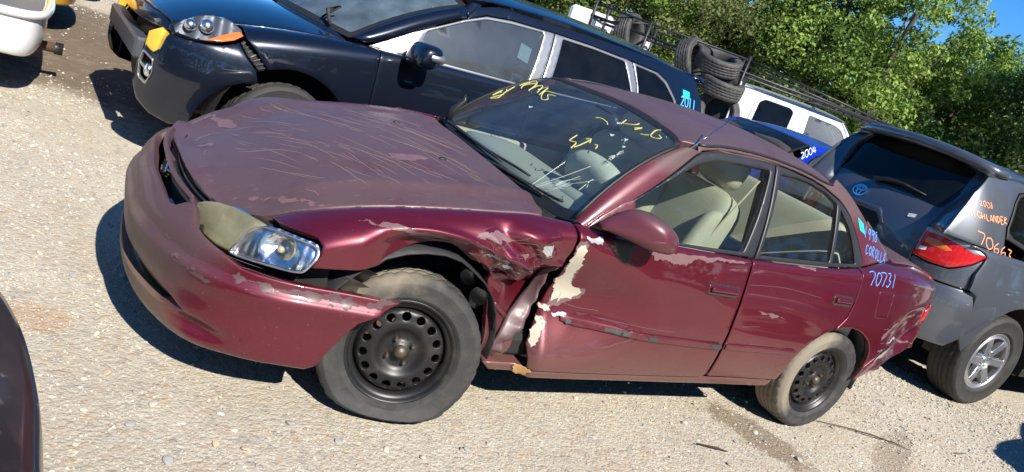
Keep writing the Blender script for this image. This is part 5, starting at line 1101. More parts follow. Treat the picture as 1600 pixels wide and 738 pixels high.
# ================================================================ charcoal suv seen from behind on the right
M['charcoal'] = mat('charcoal_metallic_paint', (.092, .102, .122), .36, .45, 1.0, var=(2.5, .15), coat_rough=.05, layers=[((.2, .18, .15), dict(ns=110, na=1, c=.24, sharp=10, nd=2, amt=.25, rough=.8))])
hig = empty('tall_suv', (HIG_AT[0], HIG_AT[1], 0), math.radians(HIG_AT[2])); tag(hig, 'charcoal suv with orange painted numbers behind its red tail light, at the right edge', 'suv')
hw = screen([(1.35, -.78, 1.08), (1.1, -.4, 1.1), (1.05, 0, 1.1), (1.1, .4, 1.1), (1.35, .78, 1.08)], [(2.1, -.62, 1.58), (2.02, -.3, 1.63), (2.0, 0, 1.64), (2.02, .3, 1.63), (2.1, .62, 1.58)], .04)
HT = lambda off=0.0: (lambda a, b: HIG_TAIL(a, b, off))
wl_ = lambda p: [(1.60, 1.12), (1.95, 1.40), (2.2, 1.52)]
hF = [(1.62, 1.11), (1.9, 1.33), (2.2, 1.50), (2.62, 1.56), (2.56, 1.13)]; hR = [(2.70, 1.56), (3.2, 1.58), (3.42, 1.58), (3.50, 1.16), (2.64, 1.135)]; hQ = [(3.58, 1.585), (4.05, 1.600), (4.14, 1.580), (4.19, 1.53), (4.275, 1.345), (4.27, 1.315), (4.22, 1.29), (3.62, 1.20)]
hs = dict(L=4.785, sill=.34, cuts=(.62, 1.50, 2.62, 3.52, 4.60), axF=.95, axR=3.86, AR=.43, az=.40, hood=(.20, 1.30), hoodC=MDX_HOODC, seat=2.25, sillmat=M['black'],
          rail=[(1.60, 1.09), (4.80, 1.17), (4.72, 1.33), (4.62, 1.50), (4.50, 1.63), (4.42, 1.685), (4.0, 1.70), (3.0, 1.70), (2.4, 1.67), (2.1, 1.585), (1.85, 1.42)], wins=[],
          roofc=[(1.95, 1.64), (2.2, 1.70), (2.8, 1.755), (3.6, 1.765), (4.3, 1.745), (4.6, 1.72)], roofy=[(2, .60), (2.5, .645), (4.6, .62)], roofx=(2.1, 4.50), roofdrop=.06, ws=hw, rb=.05,
          tail_cut=[(4.60, 1.17), (4.50, 1.135), (4.475, 1.11), (4.50, 1.04), (4.53, .97), (4.53, .86), (4.46, .83), (4.44, .74), (4.42, .50)],
          bumpF=(lambda a, b: MDX_BUMP(a, b), [(-1.3, .30), (1.3, .30), (1.35, .70), (.8, .80), (-.8, .80), (-1.35, .70)]))
# the rail with the windows cut out
hs_r = hs['rail']; hs['rail'] = [(4.30, 1.16), (4.80, 1.17), (4.72, 1.33), (4.62, 1.50), (4.50, 1.63), (4.42, 1.685), (4.0, 1.70), (3.0, 1.70), (2.4, 1.67), (2.1, 1.585), (2.2, 1.535), (2.63, 1.585), (3.4, 1.605), (4.06, 1.622), (4.16, 1.60), (4.22, 1.53), (4.31, 1.34)]
hs['wins'] = [([(1.50, 1.085), (1.85, 1.35), (2.2, 1.53), (2.65, 1.58), (2.62, 1.35), (2.60, 1.115)], [hF]), ([(2.655, 1.58), (3.2, 1.602), (3.47, 1.604), (3.54, 1.35), (3.55, 1.15), (2.605, 1.115)], [hR]), ([(3.475, 1.604), (4.06, 1.618), (4.155, 1.596), (4.215, 1.53), (4.30, 1.34), (4.295, 1.27), (3.555, 1.15), (3.545, 1.35)], [hQ])]
ho = car_shell(hig, HIGB, hs, M['charcoal'], M['tint'], res=.04, frame=M['rubber'])
CH = (2.4, 0, .7); sT = float(HIG_TAIL.s[-1])
tg = panel('tailgate', [(-.52, .80), (.52, .80), (.50, .93), (.505, 1.18), (.53, 1.30), (.62, 1.345), (.70, 1.30), (.80, 1.345), (.72, 1.50), (.58, 1.69), (.28, 1.73), (0, 1.735), (-.28, 1.73), (-.58, 1.69), (-.64, 1.60), (-.62, 1.50), (-.545, 1.335), (-.53, 1.30), (-.505, 1.18), (-.50, .93)], HT(), M['charcoal'], hig, res=.04, edge=.006, thick=.02, cen=CH)
rg = [(-.50, 1.315), (-.22, 1.325), (.22, 1.325), (.56, 1.325), (.74, 1.348), (.66, 1.50), (.555, 1.655), (.28, 1.69), (-.28, 1.69), (-.555, 1.64), (-.545, 1.48)]
panel('rear_glass', rounded(rg, .02), HT(.006), M['tint2'] if 'tint2' in M else M['tint'], tg, res=.05, edge=.004, thick=.01, cen=CH)
v, f = pillow(HIG_TAIL(np.array(0), np.array(1.70), .0) + np.array([.02, 0, .03]), (.30, 1.30, .085), .45, 28, 10); v[:, 0] -= .10*np.abs(v[:, 1]/.65)**2.5; v[:, 2] -= .05*np.abs(v[:, 1]/.65)**2; mk('roof_spoiler', v, f, M['charcoal'], tg)
c0 = HIG_TAIL(np.array(.165), np.array(1.212)); ring = lambda rx, rz, dz=0: [(.165 + rx*math.cos(t), 1.214 + dz + rz*math.sin(t)) for t in np.linspace(0, 2*math.pi, 20)]
strokes('oval_emblem', [ring(.062, .042), ring(.020, .040), ring(.042, .016, .016)], HT(), .011, M['chrome'], tg, off=.010, cen=CH)
panel('garnish', rounded([(.36, 1.14), (-.10, 1.155), (-.19, 1.06), (-.16, 1.05), (-.085, 1.115), (.36, 1.105)], .012), HT(.014), M['charcoal'], tg, res=.04, edge=.006, thick=.02, cen=CH)
panel('plate_recess', rounded([(.34, 1.10), (-.08, 1.11), (-.15, 1.05), (-.13, .86), (.34, .86)], .015), HT(.002), M['dark'], tg, res=.06, edge=0, thick=0, cen=CH)
for s, z, a in ((-.32, 1.17, .06), (-.53, .99, .05)): panel('white_sticker', [(s, z), (s-a, z+.012), (s-a, z+.04), (s, z+.028)], HT(.020 if s < -.5 else .003), M['white_sticker'], tg, res=.05, edge=0, thick=0, cen=CH)
v, f = tube([HIG_TAIL(np.array(s), np.array(z), o) for s, z, o in ((.12, 1.34, .03), (0, 1.37, .035), (-.12, 1.38, .03), (-.34, 1.36, .022))], [.022, .016, .012, .006], 6); mk('rear_wiper', v, f, M['black'], tg)
for k in (1, -1):
    lamp = [(-.505, .945), (-.50, 1.165), (-.60, 1.182), (-.70, 1.180), (-.80, 1.172), (-.90, 1.140), (-.985, 1.113), (-.90, 1.03), (-.80, .968), (-.76, .947), (-.63, .935)]
    lp = panel('tail_light', rounded([(k*s, z) for s, z in lamp], .015), HT(.012), M['redlens'], hig, res=.025, edge=.010, thick=.03, cen=CH)
    panel('clear_strip', rounded([(k*s, z) for s, z in [(-.51, 1.135), (-.505, 1.163), (-.60, 1.180), (-.70, 1.178), (-.80, 1.170), (-.90, 1.138), (-.975, 1.113), (-.88, 1.10), (-.78, 1.125), (-.65, 1.140)]], .008), HT(.0145), M['satin'], lp, res=.025, edge=.003, thick=.004, cen=CH)
    panel('amber_signal', rounded([(k*s, z) for s, z in [(-.54, 1.06), (-.545, 1.10), (-.64, 1.105), (-.74, 1.07), (-.70, 1.05), (-.60, 1.05)]], .01), HT(.0145), M['amber'], lp, res=.025, edge=.003, thick=.004, cen=CH)
    cornp = [(k*s, z) for s, z in [(-.515, .82), (-.512, .935), (-.63, .925), (-.77, .938), (-.81, .96), (-.91, 1.025), (-.985, 1.098), (-1.02, 1.05), (-1.06, .96), (-1.10, .86), (-.9, .845), (-.7, .835)]]
    panel('tail_corner', cornp, HT(.002), M['charcoal'], hig, res=.035, edge=.006, thick=.02, cen=CH)
for k in (1, -1):
    pillar_strip(hig, [HIG_TAIL(np.array(k*s), np.array(z), -.004) for s, z in ((-.50, 1.17), (-.535, 1.33), (-.61, 1.50), (-.63, 1.60), (-.585, 1.69))], [HIGB.green(x, z, k, -.002) for x, z in ((4.78, 1.17), (4.70, 1.33), (4.60, 1.50), (4.50, 1.62), (4.41, 1.69))], M['charcoal'], flip=k < 0, name='rear_pillar', bulge=(.012, k*.012, 0))
bp = [(0, .80), (-.5, .80), (-.7, .822), (-.9, .838), (-1.10, .85), (-1.25, .815), (-1.27, .70), (-1.20, .66), (-1.13, .585), (-1.04, .47), (-.985, .405), (-.80, .395), (-.4, .40), (0, .40)]
panel('rear_bumper', bp + [(-s, z) for s, z in bp[-2:0:-1]], HT(.004), M['charcoal'], hig, res=.04, edge=.010, thick=.03, cen=CH)
HG = lambda off=0: (lambda a, b: HIGB.green(a, b, 1, off))
ink('painted_number', word('70663', .05, 8), HG(), (4.555, 1.185), (-.077, -.012), (.016, .075), .007, M['orange_ink'], hig, cen=CH)
ink('painted_name', word('HIGHLANDER', .12, 9), HG(), (4.66, 1.335), (-.036, .003), (.012, .042), .006, M['orange_ink'], hig, cen=CH)
ink('painted_year', word('2008', .12, 10), HG(), (4.58, 1.425), (-.032, .003), (.012, .036), .004, M['orange_ink'], hig, cen=CH)
ink('window_marks', word('HIIR', .1, 11), HT(.006), (.68, 1.36), (-.022, .004), (0, .022), .004, M['white_ink'], tg, cen=CH)
for sg in (-1, 1):
    pillar_strip(hig, [hw(np.array(sg*1.0), np.array(w)) for w in np.linspace(0, 1, 6)], [HIGB.green(x, z, sg, .002) for x, z in ((1.45, 1.08), (1.62, 1.20), (1.80, 1.33), (1.98, 1.44), (2.15, 1.54))], M['charcoal'], flip=sg > 0, bulge=(-.015, sg*.012, .015))
    mirror_pod(hig, (1.70, sg*1.03, 1.14), (.16, .25, .17), sg, M['charcoal'])
    panel('headlight', rounded([(.75, .76), (.85, .86), (1.1, .90), (1.25, .88), (1.1, .80)], .02), lambda a, b, sg=sg: MDX_BUMP(-sg*np.asarray(a), b, .01), M['satin'], hig, res=.05, edge=.01, thick=.03, cen=CH)
for ax in (.95, 3.86+.10):
    for sg in (-1, 1): alloy_wheel(hig, (ax, sg*.835, .37), (0, 0, 0 if sg < 0 else math.pi), .372, .245, .225, M, 6)
# ================================================================ the rest of the yard's vehicles
SEDB = Body.__new__(Body); SEDB.__dict__.update(COR.__dict__); SEDB.damage = None
def sedan(par, paint, gl, roofmat=None, hatch=False, res=.07):
    L = 3.80 if hatch else 4.42; x9 = 3.66 if hatch else 4.25
    outer = [(1.52, .893), (2.015, 1.266), (2.15, 1.309), (2.40, 1.328), (2.535, 1.329), (2.45, .917), (1.94, .902)]
    gF_ = [(1.62, .915), (1.70, 1.02), (2.018, 1.232), (2.15, 1.276), (2.50, 1.299), (2.375, .932), (1.935, .912)]
    rear = [(2.545, 1.329), (2.81, 1.311), (3.034, 1.257), (3.135, 1.2), (3.229, 1.101), (3.31, .98), (2.46, .915)]
    gR_ = [(2.575, 1.298), (2.8, 1.298), (3.02, 1.240), (3.10, 1.17), (3.20, 1.06), (3.245, .982), (2.485, .934)]
    zt = lambda x: float(SEDB.ZT(x))
    rail = [(2.03, 1.280), (2.15, 1.316), (2.40, 1.335), (2.70, 1.329), (2.908, 1.303), (3.04, 1.264), (3.142, 1.205), (3.236, 1.105), (3.32, .98)] + [(x, zt(x)+.002) for x in (3.4, 3.5, 3.6)] + [(3.606, 1.036), (3.3, 1.193), (3.102, 1.314), (3.0, 1.35), (2.7, 1.365), (2.4, 1.36), (2.2, 1.345), (2.1, 1.32)]
    tp = Plan([(L, 0), (L-.01, -.3), (L-.05, -.5), (L-.11, -.635), (L-.22, -.735), (L-.40, -.79)], [(.2, -.06), (.3, -.01), (.42, .02), (.56, .02), (.62, -.02), (.8, -.03), (.9, -.05), (1.05, -.10)], front=False)
    e = float(tp.s[-1])
    S = dict(L=L, sill=.27, cuts=(.46, 1.44, 2.43, 3.27, x9), axF=.88, axR=3.27 if hatch else 3.34, AR=.34, az=.30, hood=(.20, 1.30), hoodC=COR_HOODC, seat=2.02, hz=.76, rail=rail, wins=[(outer, [gF_]), (rear, [gR_])],
             roofc=[(1.9, 1.305), (2.03, 1.335), (2.2, 1.377), (2.4, 1.398), (2.6, 1.405), (2.8, 1.400), (3.0, 1.378), (3.2, 1.33)], roofy=[(1.9, .54), (2.3, .565), (3.1, .53)], roofx=(2.0, 3.06), roofdrop=.055, ws=COR_WS, rw=COR_RW, roofmat=roofmat or paint,
             bumpF=(lambda a, b: COR_BUMP(a, b), [(-1.3, .2), (1.3, .2), (1.34, .52), (.8, .53), (.5, .60), (-.5, .60), (-.8, .53), (-1.34, .52)]), bumpR=(lambda a, b: tp(a, b, .012), [(-e+.05, .28), (e-.05, .28), (e-.05, .63), (-e+.05, .63)]), tail_cut=[(x9, .66), (x9-.1, .55)], hoodrear=.0)
    o = car_shell(par, SEDB, S, paint, gl, res=res, frame=M['frame'])
    panel('tail_panel', [(-e+.12, .64), (e-.12, .64), (e-.14, .93), (.6, 1.0), (-.6, 1.0), (-e+.14, .93)], lambda a, b: tp(a, b), paint, par, res=.08, edge=.004, thick=.02, cen=(2.2, 0, .6))
    if not hatch:
        tl_ = [(x, -float(SEDB.YE(x)) + .006) for x in np.linspace(3.70, 4.28, 8)]
        panel('boot_lid', tl_ + [(4.36, -.4), (4.39, 0), (4.36, .4)] + [(x, -y) for x, y in tl_[::-1]] + [(3.72, .4), (3.76, 0), (3.72, -.4)], lambda a, b: SEDB.deck(a, b, Tab([(3.6, .03), (3.8, .04), (4.4, .0)])), paint, par, res=.08, edge=.006, thick=.03, cen=(2.2, 0, .5))
    for sg in (-1, 1):
        pillar_strip(par, [COR_WS(np.array(sg*1.0), np.array(w)) for w in np.linspace(0, 1, 6)], [SEDB.green(x, z, sg) for x, z in ((1.50, .885), (1.66, 1.01), (1.84, 1.142), (2.0, 1.262), (2.04, 1.284))], paint, flip=sg > 0, bulge=(-.01, sg*.01, .012))
        panel('tail_light', rounded([(sg*.45, .70), (sg*.45, .88), (sg*(e-.2), .86), (sg*(e-.2), .70)], .02), lambda a, b: tp(a, b, .008), M['redlens'], par, res=.05, edge=.008, thick=.02, cen=(2.2, 0, .6))
        panel('headlight', rounded([(sg*.35, .53), (sg*.41, .61), (sg*.67, .645), (sg*.9, .64), (sg*.88, .55)], .015), lambda a, b: COR_LAMP(a, b, .008), M['satin'], par, res=.05, edge=.008, thick=.03, cen=(2.2, 0, .6))
        mirror_pod(par, (1.66, sg*.90, .97), (.12, .2, .13), sg, paint)
        for ax in (.88, S['axR']): steel_wheel(par, (ax, sg*.70, .29), (0, 0, 0 if sg < 0 else math.pi), RW, .185, .19, M, 10)
    return o
M['tint2'] = M['tint']
M['blue'] = mat('bright_blue_paint', (.004, .028, .42), .3, .3, 1.0, var=(2, .1))
M['blueroof'] = mat('dull_navy_roof', (.02, .06, .34), .35, .3, .7)
blue = empty('blue_hatchback', (9.02, 2.50, 0), math.radians(180)); blue.scale.z = 1.04; tag(blue, 'bright blue hatchback with white painted year, squeezed between the crimson and charcoal cars', 'car')
bo_ = sedan(blue, M['blue'], M['tint'], M['blueroof'], hatch=True)
ink('painted_year', word('2004', .08, 15), lambda a, b: SEDB.green(a, b, 1), (3.27, 1.19), (-.055, .026), (.012, .055), .006, M['white_ink'], blue, cen=(2.2, 0, .6))

def suv_copy(root, paint, gl, tail_h=(.40, .80), pad=None, wheels=True):
    """a plain suv on the tall body: nose at local x 0"""
    S = dict(hs); S['tail_cut'] = [(4.60, 1.17), (4.5, .60)]
    S['bumpF'] = (lambda a, b: MDX_BUMP(a, b), [(-1.3, .30), (1.3, .30), (1.35, .70), (.8, .80), (-.8, .80), (-1.35, .70)]); S['sillmat'] = paint
    o = car_shell(root, HIGB, S, paint, gl, res=.07, frame=M['rubber'])
    low, hi = tail_h
    o['tg'] = panel('tailgate', [(-.72, hi+.01), (.72, hi+.01), (.74, 1.0), (.76, 1.345), (.72, 1.50), (.58, 1.69), (-.58, 1.69), (-.72, 1.50), (-.76, 1.345), (-.74, 1.0)], HT(), pad or paint, root, res=.07, edge=.006, thick=.02, cen=CH)
    panel('rear_glass', rounded([(-.62, 1.30), (.62, 1.30), (.55, 1.64), (-.55, 1.64)], .03), HT(.006), M['tint'], o['tg'], res=.06, edge=.004, thick=.01, cen=CH)
    for k in (1, -1):
        panel('tail_light', rounded([(k*.74, .92), (k*.74, 1.18), (k*1.0, 1.16), (k*1.02, .95)], .02), HT(.012), M['redlens'], root, res=.05, edge=.01, thick=.03, cen=CH)
        panel('tail_corner', [(k*.73, hi+.01), (k*.73, .91), (k*1.03, .94), (k*1.2, .90), (k*1.22, hi+.01)], HT(.001), paint, root, res=.06, edge=.006, thick=.02, cen=CH)
        panel('headlight', rounded([(k*.75, .76), (k*.85, .86), (k*1.1, .90), (k*1.25, .88), (k*1.1, .80)], .02), lambda a, b: MDX_BUMP(a, b, .01), M['satin'], root, res=.05, edge=.01, thick=.03, cen=CH)
        mirror_pod(root, (1.70, k*1.03, 1.14), (.16, .25, .17), k, paint)
        pillar_strip(root, [hw(np.array(k*1.0), np.array(w)) for w in np.linspace(0, 1, 6)], [HIGB.green(x, z, k, .002) for x, z in ((1.45, 1.08), (1.62, 1.20), (1.80, 1.33), (1.98, 1.44), (2.15, 1.54))], paint, flip=k > 0, bulge=(-.015, k*.012, .015))
    o['rb'] = panel('rear_bumper', [(-1.24, hi), (1.24, hi), (1.26, .6*low+.4*hi), (1.0, low), (-1.0, low), (-1.26, .6*low+.4*hi)], HT(.02), paint, root, res=.05, edge=.02, thick=.03, cen=CH)
    for ax in (.95, 3.92):
        for sg in (-1, 1): alloy_wheel(root, (ax, sg*.835, .37), (0, 0, 0 if sg < 0 else math.pi), .372, .245, .225, M, 6)
    return o
M['white'] = mat('white_car_paint', (.72, .73, .74), .3, 0, .9, var=(3, .06), layers=[(DUST, dict(ns=30, na=1, c=.22, sharp=5, amt=.25))])
M['gunmetal'] = mat('grey_tailgate_cladding', (.13, .135, .14), .55, var=(6, .2))
M['yellow'] = mat('yellow_car_paint', (.80, .42, .01), .35, 0, .8, var=(3, .08))
M['blackpaint'] = mat('black_car_paint', (.014, .015, .020), .38, .2, .45, var=(2, .2), layers=[((.22, .20, .17), dict(ns=70, na=1, c=.2, sharp=8, amt=.3, rough=.8))])
M['slate'] = mat('slate_blue_paint', (.02, .03, .055), .32, .4, 1.0, var=(2, .15))
wv = empty('white_suv', (-5.42, 3.46, 0), math.radians(1.5)); tag(wv, 'white suv backed in at the left edge, grey tailgate and tow hitch showing', 'suv')
wo = suv_copy(wv, M['white'], M['tint'], (.26, .56), M['gunmetal'])
STEP = Plan([(5.02, 0), (5.01, -.5), (4.98, -.78), (4.91, -.92), (4.78, -.97), (4.50, -.97)], [(.2, -.10), (.27, -.05), (.35, -.01), (.45, .0), (.56, .0), (.6, -.01)], front=False); e_ = float(STEP.s[-1])
sb_ = panel('step_bumper', [(-e_+.02, .30), (-.6, .26), (.6, .26), (e_-.02, .30), (e_-.02, .57), (-e_+.02, .57)], lambda a, b: STEP(a, b), M['white'], wv, res=.05, edge=.02, thick=.03, cen=CH)
rim_ = [tuple(q) for q in STEP.p[::12]] + [tuple(STEP.p[-1])]
panel('step_pad', [(x_-.035, y_*.97) for x_, y_ in rim_], lambda a, b: np.stack([np.asarray(a, float), np.asarray(b, float), .575 + 0*np.asarray(a)], -1), M['gunmetal'], sb_, res=.1, edge=.006, thick=.01, cen=(4.7, 0, .2))
v, f = tube([(x_, y_, .565) for x_, y_ in rim_], .028, 8); mk('bumper_lip', v, f, M['white'], sb_)
v, f = tube([(4.75, -.15, .25), (5.12, -.15, .25)], .035, 10); h_ = mk('tow_hitch', v, f, M['rust'], wv); v, f = lathe([(.045, 0), (.045, .05), (.028, .05), (.028, 0)], 16, 'y'); v = v[:, [1, 0, 2]] + np.array((5.09, -.15, .25)); mk('hitch_collar', v, f, M['steel'], h_)
yv = empty('yellow_suv', (-4.95, 5.95, 0), math.radians(2)); tag(yv, 'yellow suv behind the white one, only its rear bumper in view at the top left', 'suv'); suv_copy(yv, M['yellow'], M['tint'], (.28, .70))
dv = empty('slate_suv', (.25, 5.45, 0), math.radians(4)); tag(dv, 'dark slate suv parked on the far side of the navy suv', 'suv'); suv_copy(dv, M['slate'], M['mglass'], (.40, .80))
kv = empty('black_sedan', (-4.30, 8.55, 0), math.radians(2)); tag(kv, 'black car past the yellow suv, farthest at the top left', 'car'); sedan(kv, M['blackpaint'], M['tint'])
# dark nose poking in at the lower left
nv = empty('black_suv', (-.268, -1.93, 0), math.radians(181)); nv.scale.z = .80; tag(nv, 'glossy black suv nose cut off by the lower left edge of the picture', 'suv')
S = dict(ms); S.pop('wing_front'); S.pop('arcF'); S['bumpF'] = (lambda a, b: MDX_BUMP(a, b), [(-1.42, .62), (-1.2, .32), (-.9, .27), (.9, .27), (1.2, .32), (1.42, .62), (1.42, .72), (1.30, .86), (.9, .80), (0, .80), (-.9, .80), (-1.30, .86), (-1.42, .72)]); S['cuts'] = (.52, 1.49, 2.74, 3.72, 4.80)
no = car_shell(nv, MDXB, S, M['blackpaint'], M['tint'], res=.04, frame=M['rubber'])
panel('nose_panel', [(-1.30, .87), (-.9, .81), (0, .81), (.9, .81), (1.30, .87), (1.2, .95), (.6, .94), (0, .93), (-.6, .94), (-1.2, .95)], lambda a, b: MDX_BUMP(a, b, .0), M['blackpaint'], nv, res=.04, edge=.006, thick=.03, cen=CM)
for sg in (-1, 1):
    pillar_strip(nv, [mw(np.array(sg*1.0), np.array(w)) for w in np.linspace(0, 1, 6)], [MDXB.green(x, z, sg, .002) for x, z in ((1.40, 1.07), (1.56, 1.15), (1.75, 1.262), (1.95, 1.358), (2.12, 1.435))], M['blackpaint'], flip=sg > 0, bulge=(-.015, sg*.012, .015))
    panel('headlight', rounded(hl, .02), lambda a, b, sg=sg: MDX_BUMP(-sg*np.asarray(a), b, .008), M['smoke'], nv, res=.05, edge=.01, thick=.02, cen=CM)
for ax in (.98, 3.73):
    for sg in (-1, 1): alloy_wheel(nv, (ax, sg*.83, .365), (0, 0, 0 if sg < 0 else math.pi), .368, .25, .235, M, 6)
# the car just outside the right edge whose shadow crosses the corner of the gravel
ov = empty('silver_sedan', (9.42, -2.72, 0), math.radians(180)); tag(ov, 'silver sedan beside the charcoal suv, beyond the right edge, only its shadow in view', 'car')
sedan(ov, mat('silver_paint', (.35, .36, .37), .3, .6, 1.0), M['tint'])

# ================================================================ white pickup with tyres and a rack
TX, TY = .737, -.676; TA = math.degrees(math.atan2(TY, TX))
tk = empty('white_pickup', (11.35, 3.50, 0), math.radians(TA+180)); tag(tk, 'white extended cab pickup with black pipe rack, parked below the trees', 'pickup')
CT = (2.5, 0, .9)
def box(name, c, d, b, m, par, **k): v, f = rbox(c, d, b); return mk(name, v, f, m, par, smooth=False, **k)
# local x from nose to tail; near side is +y
TB = Body(W=[(0, .85), (.4, .93), (1, .95), (3, .95), (5.6, .95)], D=[(.4, .03), (.6, 0), (.9, 0), (1.05, .02), (1.2, .04)], ZT=[(0, 1.02), (.5, 1.08), (1.3, 1.12), (1.8, 1.17), (3.6, 1.2), (5.6, 1.2)], YE=[(0, .7), (.4, .78), (1.3, .85), (1.8, .90), (3.6, .90), (5.6, .90)], RZ=[(0, .1), (1.4, .08), (1.8, .03), (5.6, .03)], G=(.22, .25))
tw = screen([(1.55, -.82, 1.18), (1.35, -.4, 1.20), (1.3, 0, 1.2), (1.35, .4, 1.2), (1.55, .82, 1.18)], [(2.02, -.70, 1.74), (1.95, -.4, 1.78), (1.93, 0, 1.79), (1.95, .4, 1.78), (2.02, .70, 1.74)], .03)
w1 = [(1.72, 1.22), (1.88, 1.48), (2.02, 1.66), (2.12, 1.70), (2.52, 1.72), (2.50, 1.24)]; w2 = [(2.76, 1.25), (2.74, 1.68), (2.80, 1.72), (3.18, 1.72), (3.25, 1.66), (3.27, 1.26)]
ts = dict(L=5.6, sill=.45, cuts=(.25, 1.6, 2.62, 3.46, 3.60), axF=.95, axR=4.55, AR=.45, az=.40, hood=(.1, 1.5), hoodC=MDX_HOODC, seat=2.35, rail=[(2.12, 1.745), (2.58, 1.745), (2.66, 1.5), (2.66, 1.21), (3.60, 1.21), (3.60, 1.80), (3.4, 1.84), (2.4, 1.84), (2.1, 1.80), (2.02, 1.745)], wins=[],
          roofc=[(1.9, 1.80), (2.1, 1.84), (2.5, 1.87), (3.2, 1.875), (3.62, 1.86)], roofy=[(1.9, .68), (2.4, .72), (3.6, .72)], roofx=(2.02, 3.60), roofdrop=.05, ws=tw, rb=.0,
          bumpF=(lambda a, b: np.stack([.0 + .08*np.asarray(a)**2, np.asarray(a), np.asarray(b)], -1), [(-.92, .45), (.92, .45), (.92, .95), (-.92, .95)]))
ts['rail'] = [(2.02, 1.735), (2.10, 1.745), (2.56, 1.755), (2.60, 1.5), (2.60, 1.21), (2.69, 1.21), (2.69, 1.5), (2.70, 1.755), (3.24, 1.755), (3.31, 1.70), (3.34, 1.22), (3.60, 1.21), (3.60, 1.82), (3.4, 1.835), (2.4, 1.835), (2.1, 1.80)]
ts['wins'] = [([(1.62, 1.19), (1.86, 1.53), (2.02, 1.735), (2.10, 1.742), (2.555, 1.75), (2.595, 1.5), (2.595, 1.21)], [w1]), ([(2.695, 1.21), (2.695, 1.5), (2.705, 1.75), (3.235, 1.75), (3.305, 1.70), (3.335, 1.22)], [w2])]
ts['cuts'] = (.25, 1.6, 2.62, 3.44, 3.46)
# the general shell would cut a rear arch the cab does not have, so the cab gets its own panels
def cab(par, B, S, paint):
    for sg in (-1, 1):
        f = lambda a, b, sg=sg: B.side(a, b, sg); top = lambda a, b: [(x, float(B.vmax(x))-.002) for x in np.linspace(a, b, 8)]
        panel('front_fender', top(.25, 1.595) + [(1.595, .46), (1.42, .45)] + arc_pts(.95, .45, .40, 5, 170) + [(.42, .6), (.25, .7)], f, paint, par, res=.08, cen=CT)
        panel('cab_door', top(1.605, 2.64) + [(2.64, .46), (1.605, .46)], f, paint, par, res=.08, cen=CT); panel('cab_corner', top(2.65, 3.60) + [(3.60, .46), (2.65, .46)], f, paint, par, res=.08, cen=CT)
        panel('bed_side', top(3.66, 5.55) + [(5.55, .55), (5.02, .52)] + arc_pts(4.55, .46, .40, 12, 168) + [(3.66, .5)], f, paint, par, res=.08, cen=CT)
        gf = lambda off: (lambda a, b, sg=sg: B.green(a, b, sg, off))
        panel('cab_pillar', S['rail'], gf(0), paint, par, res=.07, cen=CT)
        for trim, panes in S['wins']:
            w = panel('window_trim', trim, gf(.004), paint, par, res=.07, holes=[rounded(p, .03) for p in panes], cen=CT)
            for p in panes: panel('window_glass', rounded(p, .03), gf(-.006), M['tint'] if p is w2 else M['mglass'], w, res=.1, edge=0, thick=0, cen=CT)
        pillar_strip(par, [tw(np.array(sg*1.0), np.array(w)) for w in np.linspace(0, 1, 6)], [B.green(x, z, sg, .002) for x, z in ((1.60, 1.18), (1.75, 1.37), (1.9, 1.57), (2.0, 1.71), (2.06, 1.78))], paint, flip=sg > 0, bulge=(-.01, sg*.01, .01))
        for ax in (.95, 4.55): steel_wheel(par, (ax, sg*.80, .37), (0, 0, 0 if sg < 0 else math.pi), .372, .235, .20, M, 10)
        mirror_pod(par, (1.75, sg*1.05, 1.28), (.14, .22, .2), sg, M['black'])
    ye = lambda x: float(B.YE(x))
    panel('hood', [(x, -ye(x)) for x in np.linspace(.12, 1.5, 8)] + [(x, ye(x)) for x in np.linspace(1.5, .12, 8)], lambda a, b: B.deck(a, b, MDX_HOODC), paint, par, res=.08, cen=CT)
    RC = Tab(S['roofc']); panel('roof', [(2.0, -.68), (3.60, -.71), (3.60, .71), (2.0, .68), (1.93, .3), (1.92, 0), (1.93, -.3)], lambda a, b: np.stack([np.asarray(a, float), np.asarray(b, float), RC(a) - .045*np.abs(np.asarray(b)/.72)**2.4], -1), paint, par, res=.08, cen=CT)
    q = np.linspace(-1, 1, 20); panel('windscreen', [(u, 0) for u in q] + [(u, 1) for u in q[::-1]], tw, M['mglass'], par, res=.1, edge=0, thick=0, asp=.6, cen=CT)
    panel('front_bumper', *[S['bumpF'][1]], S['bumpF'][0], M['satin'], par, res=.1, cen=CT)
    box('cab_rear_wall', (3.61, 0, 1.2), (.03, 1.78, 1.28), .01, paint, par); box('chassis', (2.8, 0, .55), (5.2, 1.1, .25), .03, M['dark'], par); box('bed_floor', (4.6, 0, .82), (1.9, 1.7, .06), .01, M['dark'], par); box('tailgate', (5.57, 0, .90), (.06, 1.76, .62), .02, paint, par)
cab(tk, TB, ts, M['white'])
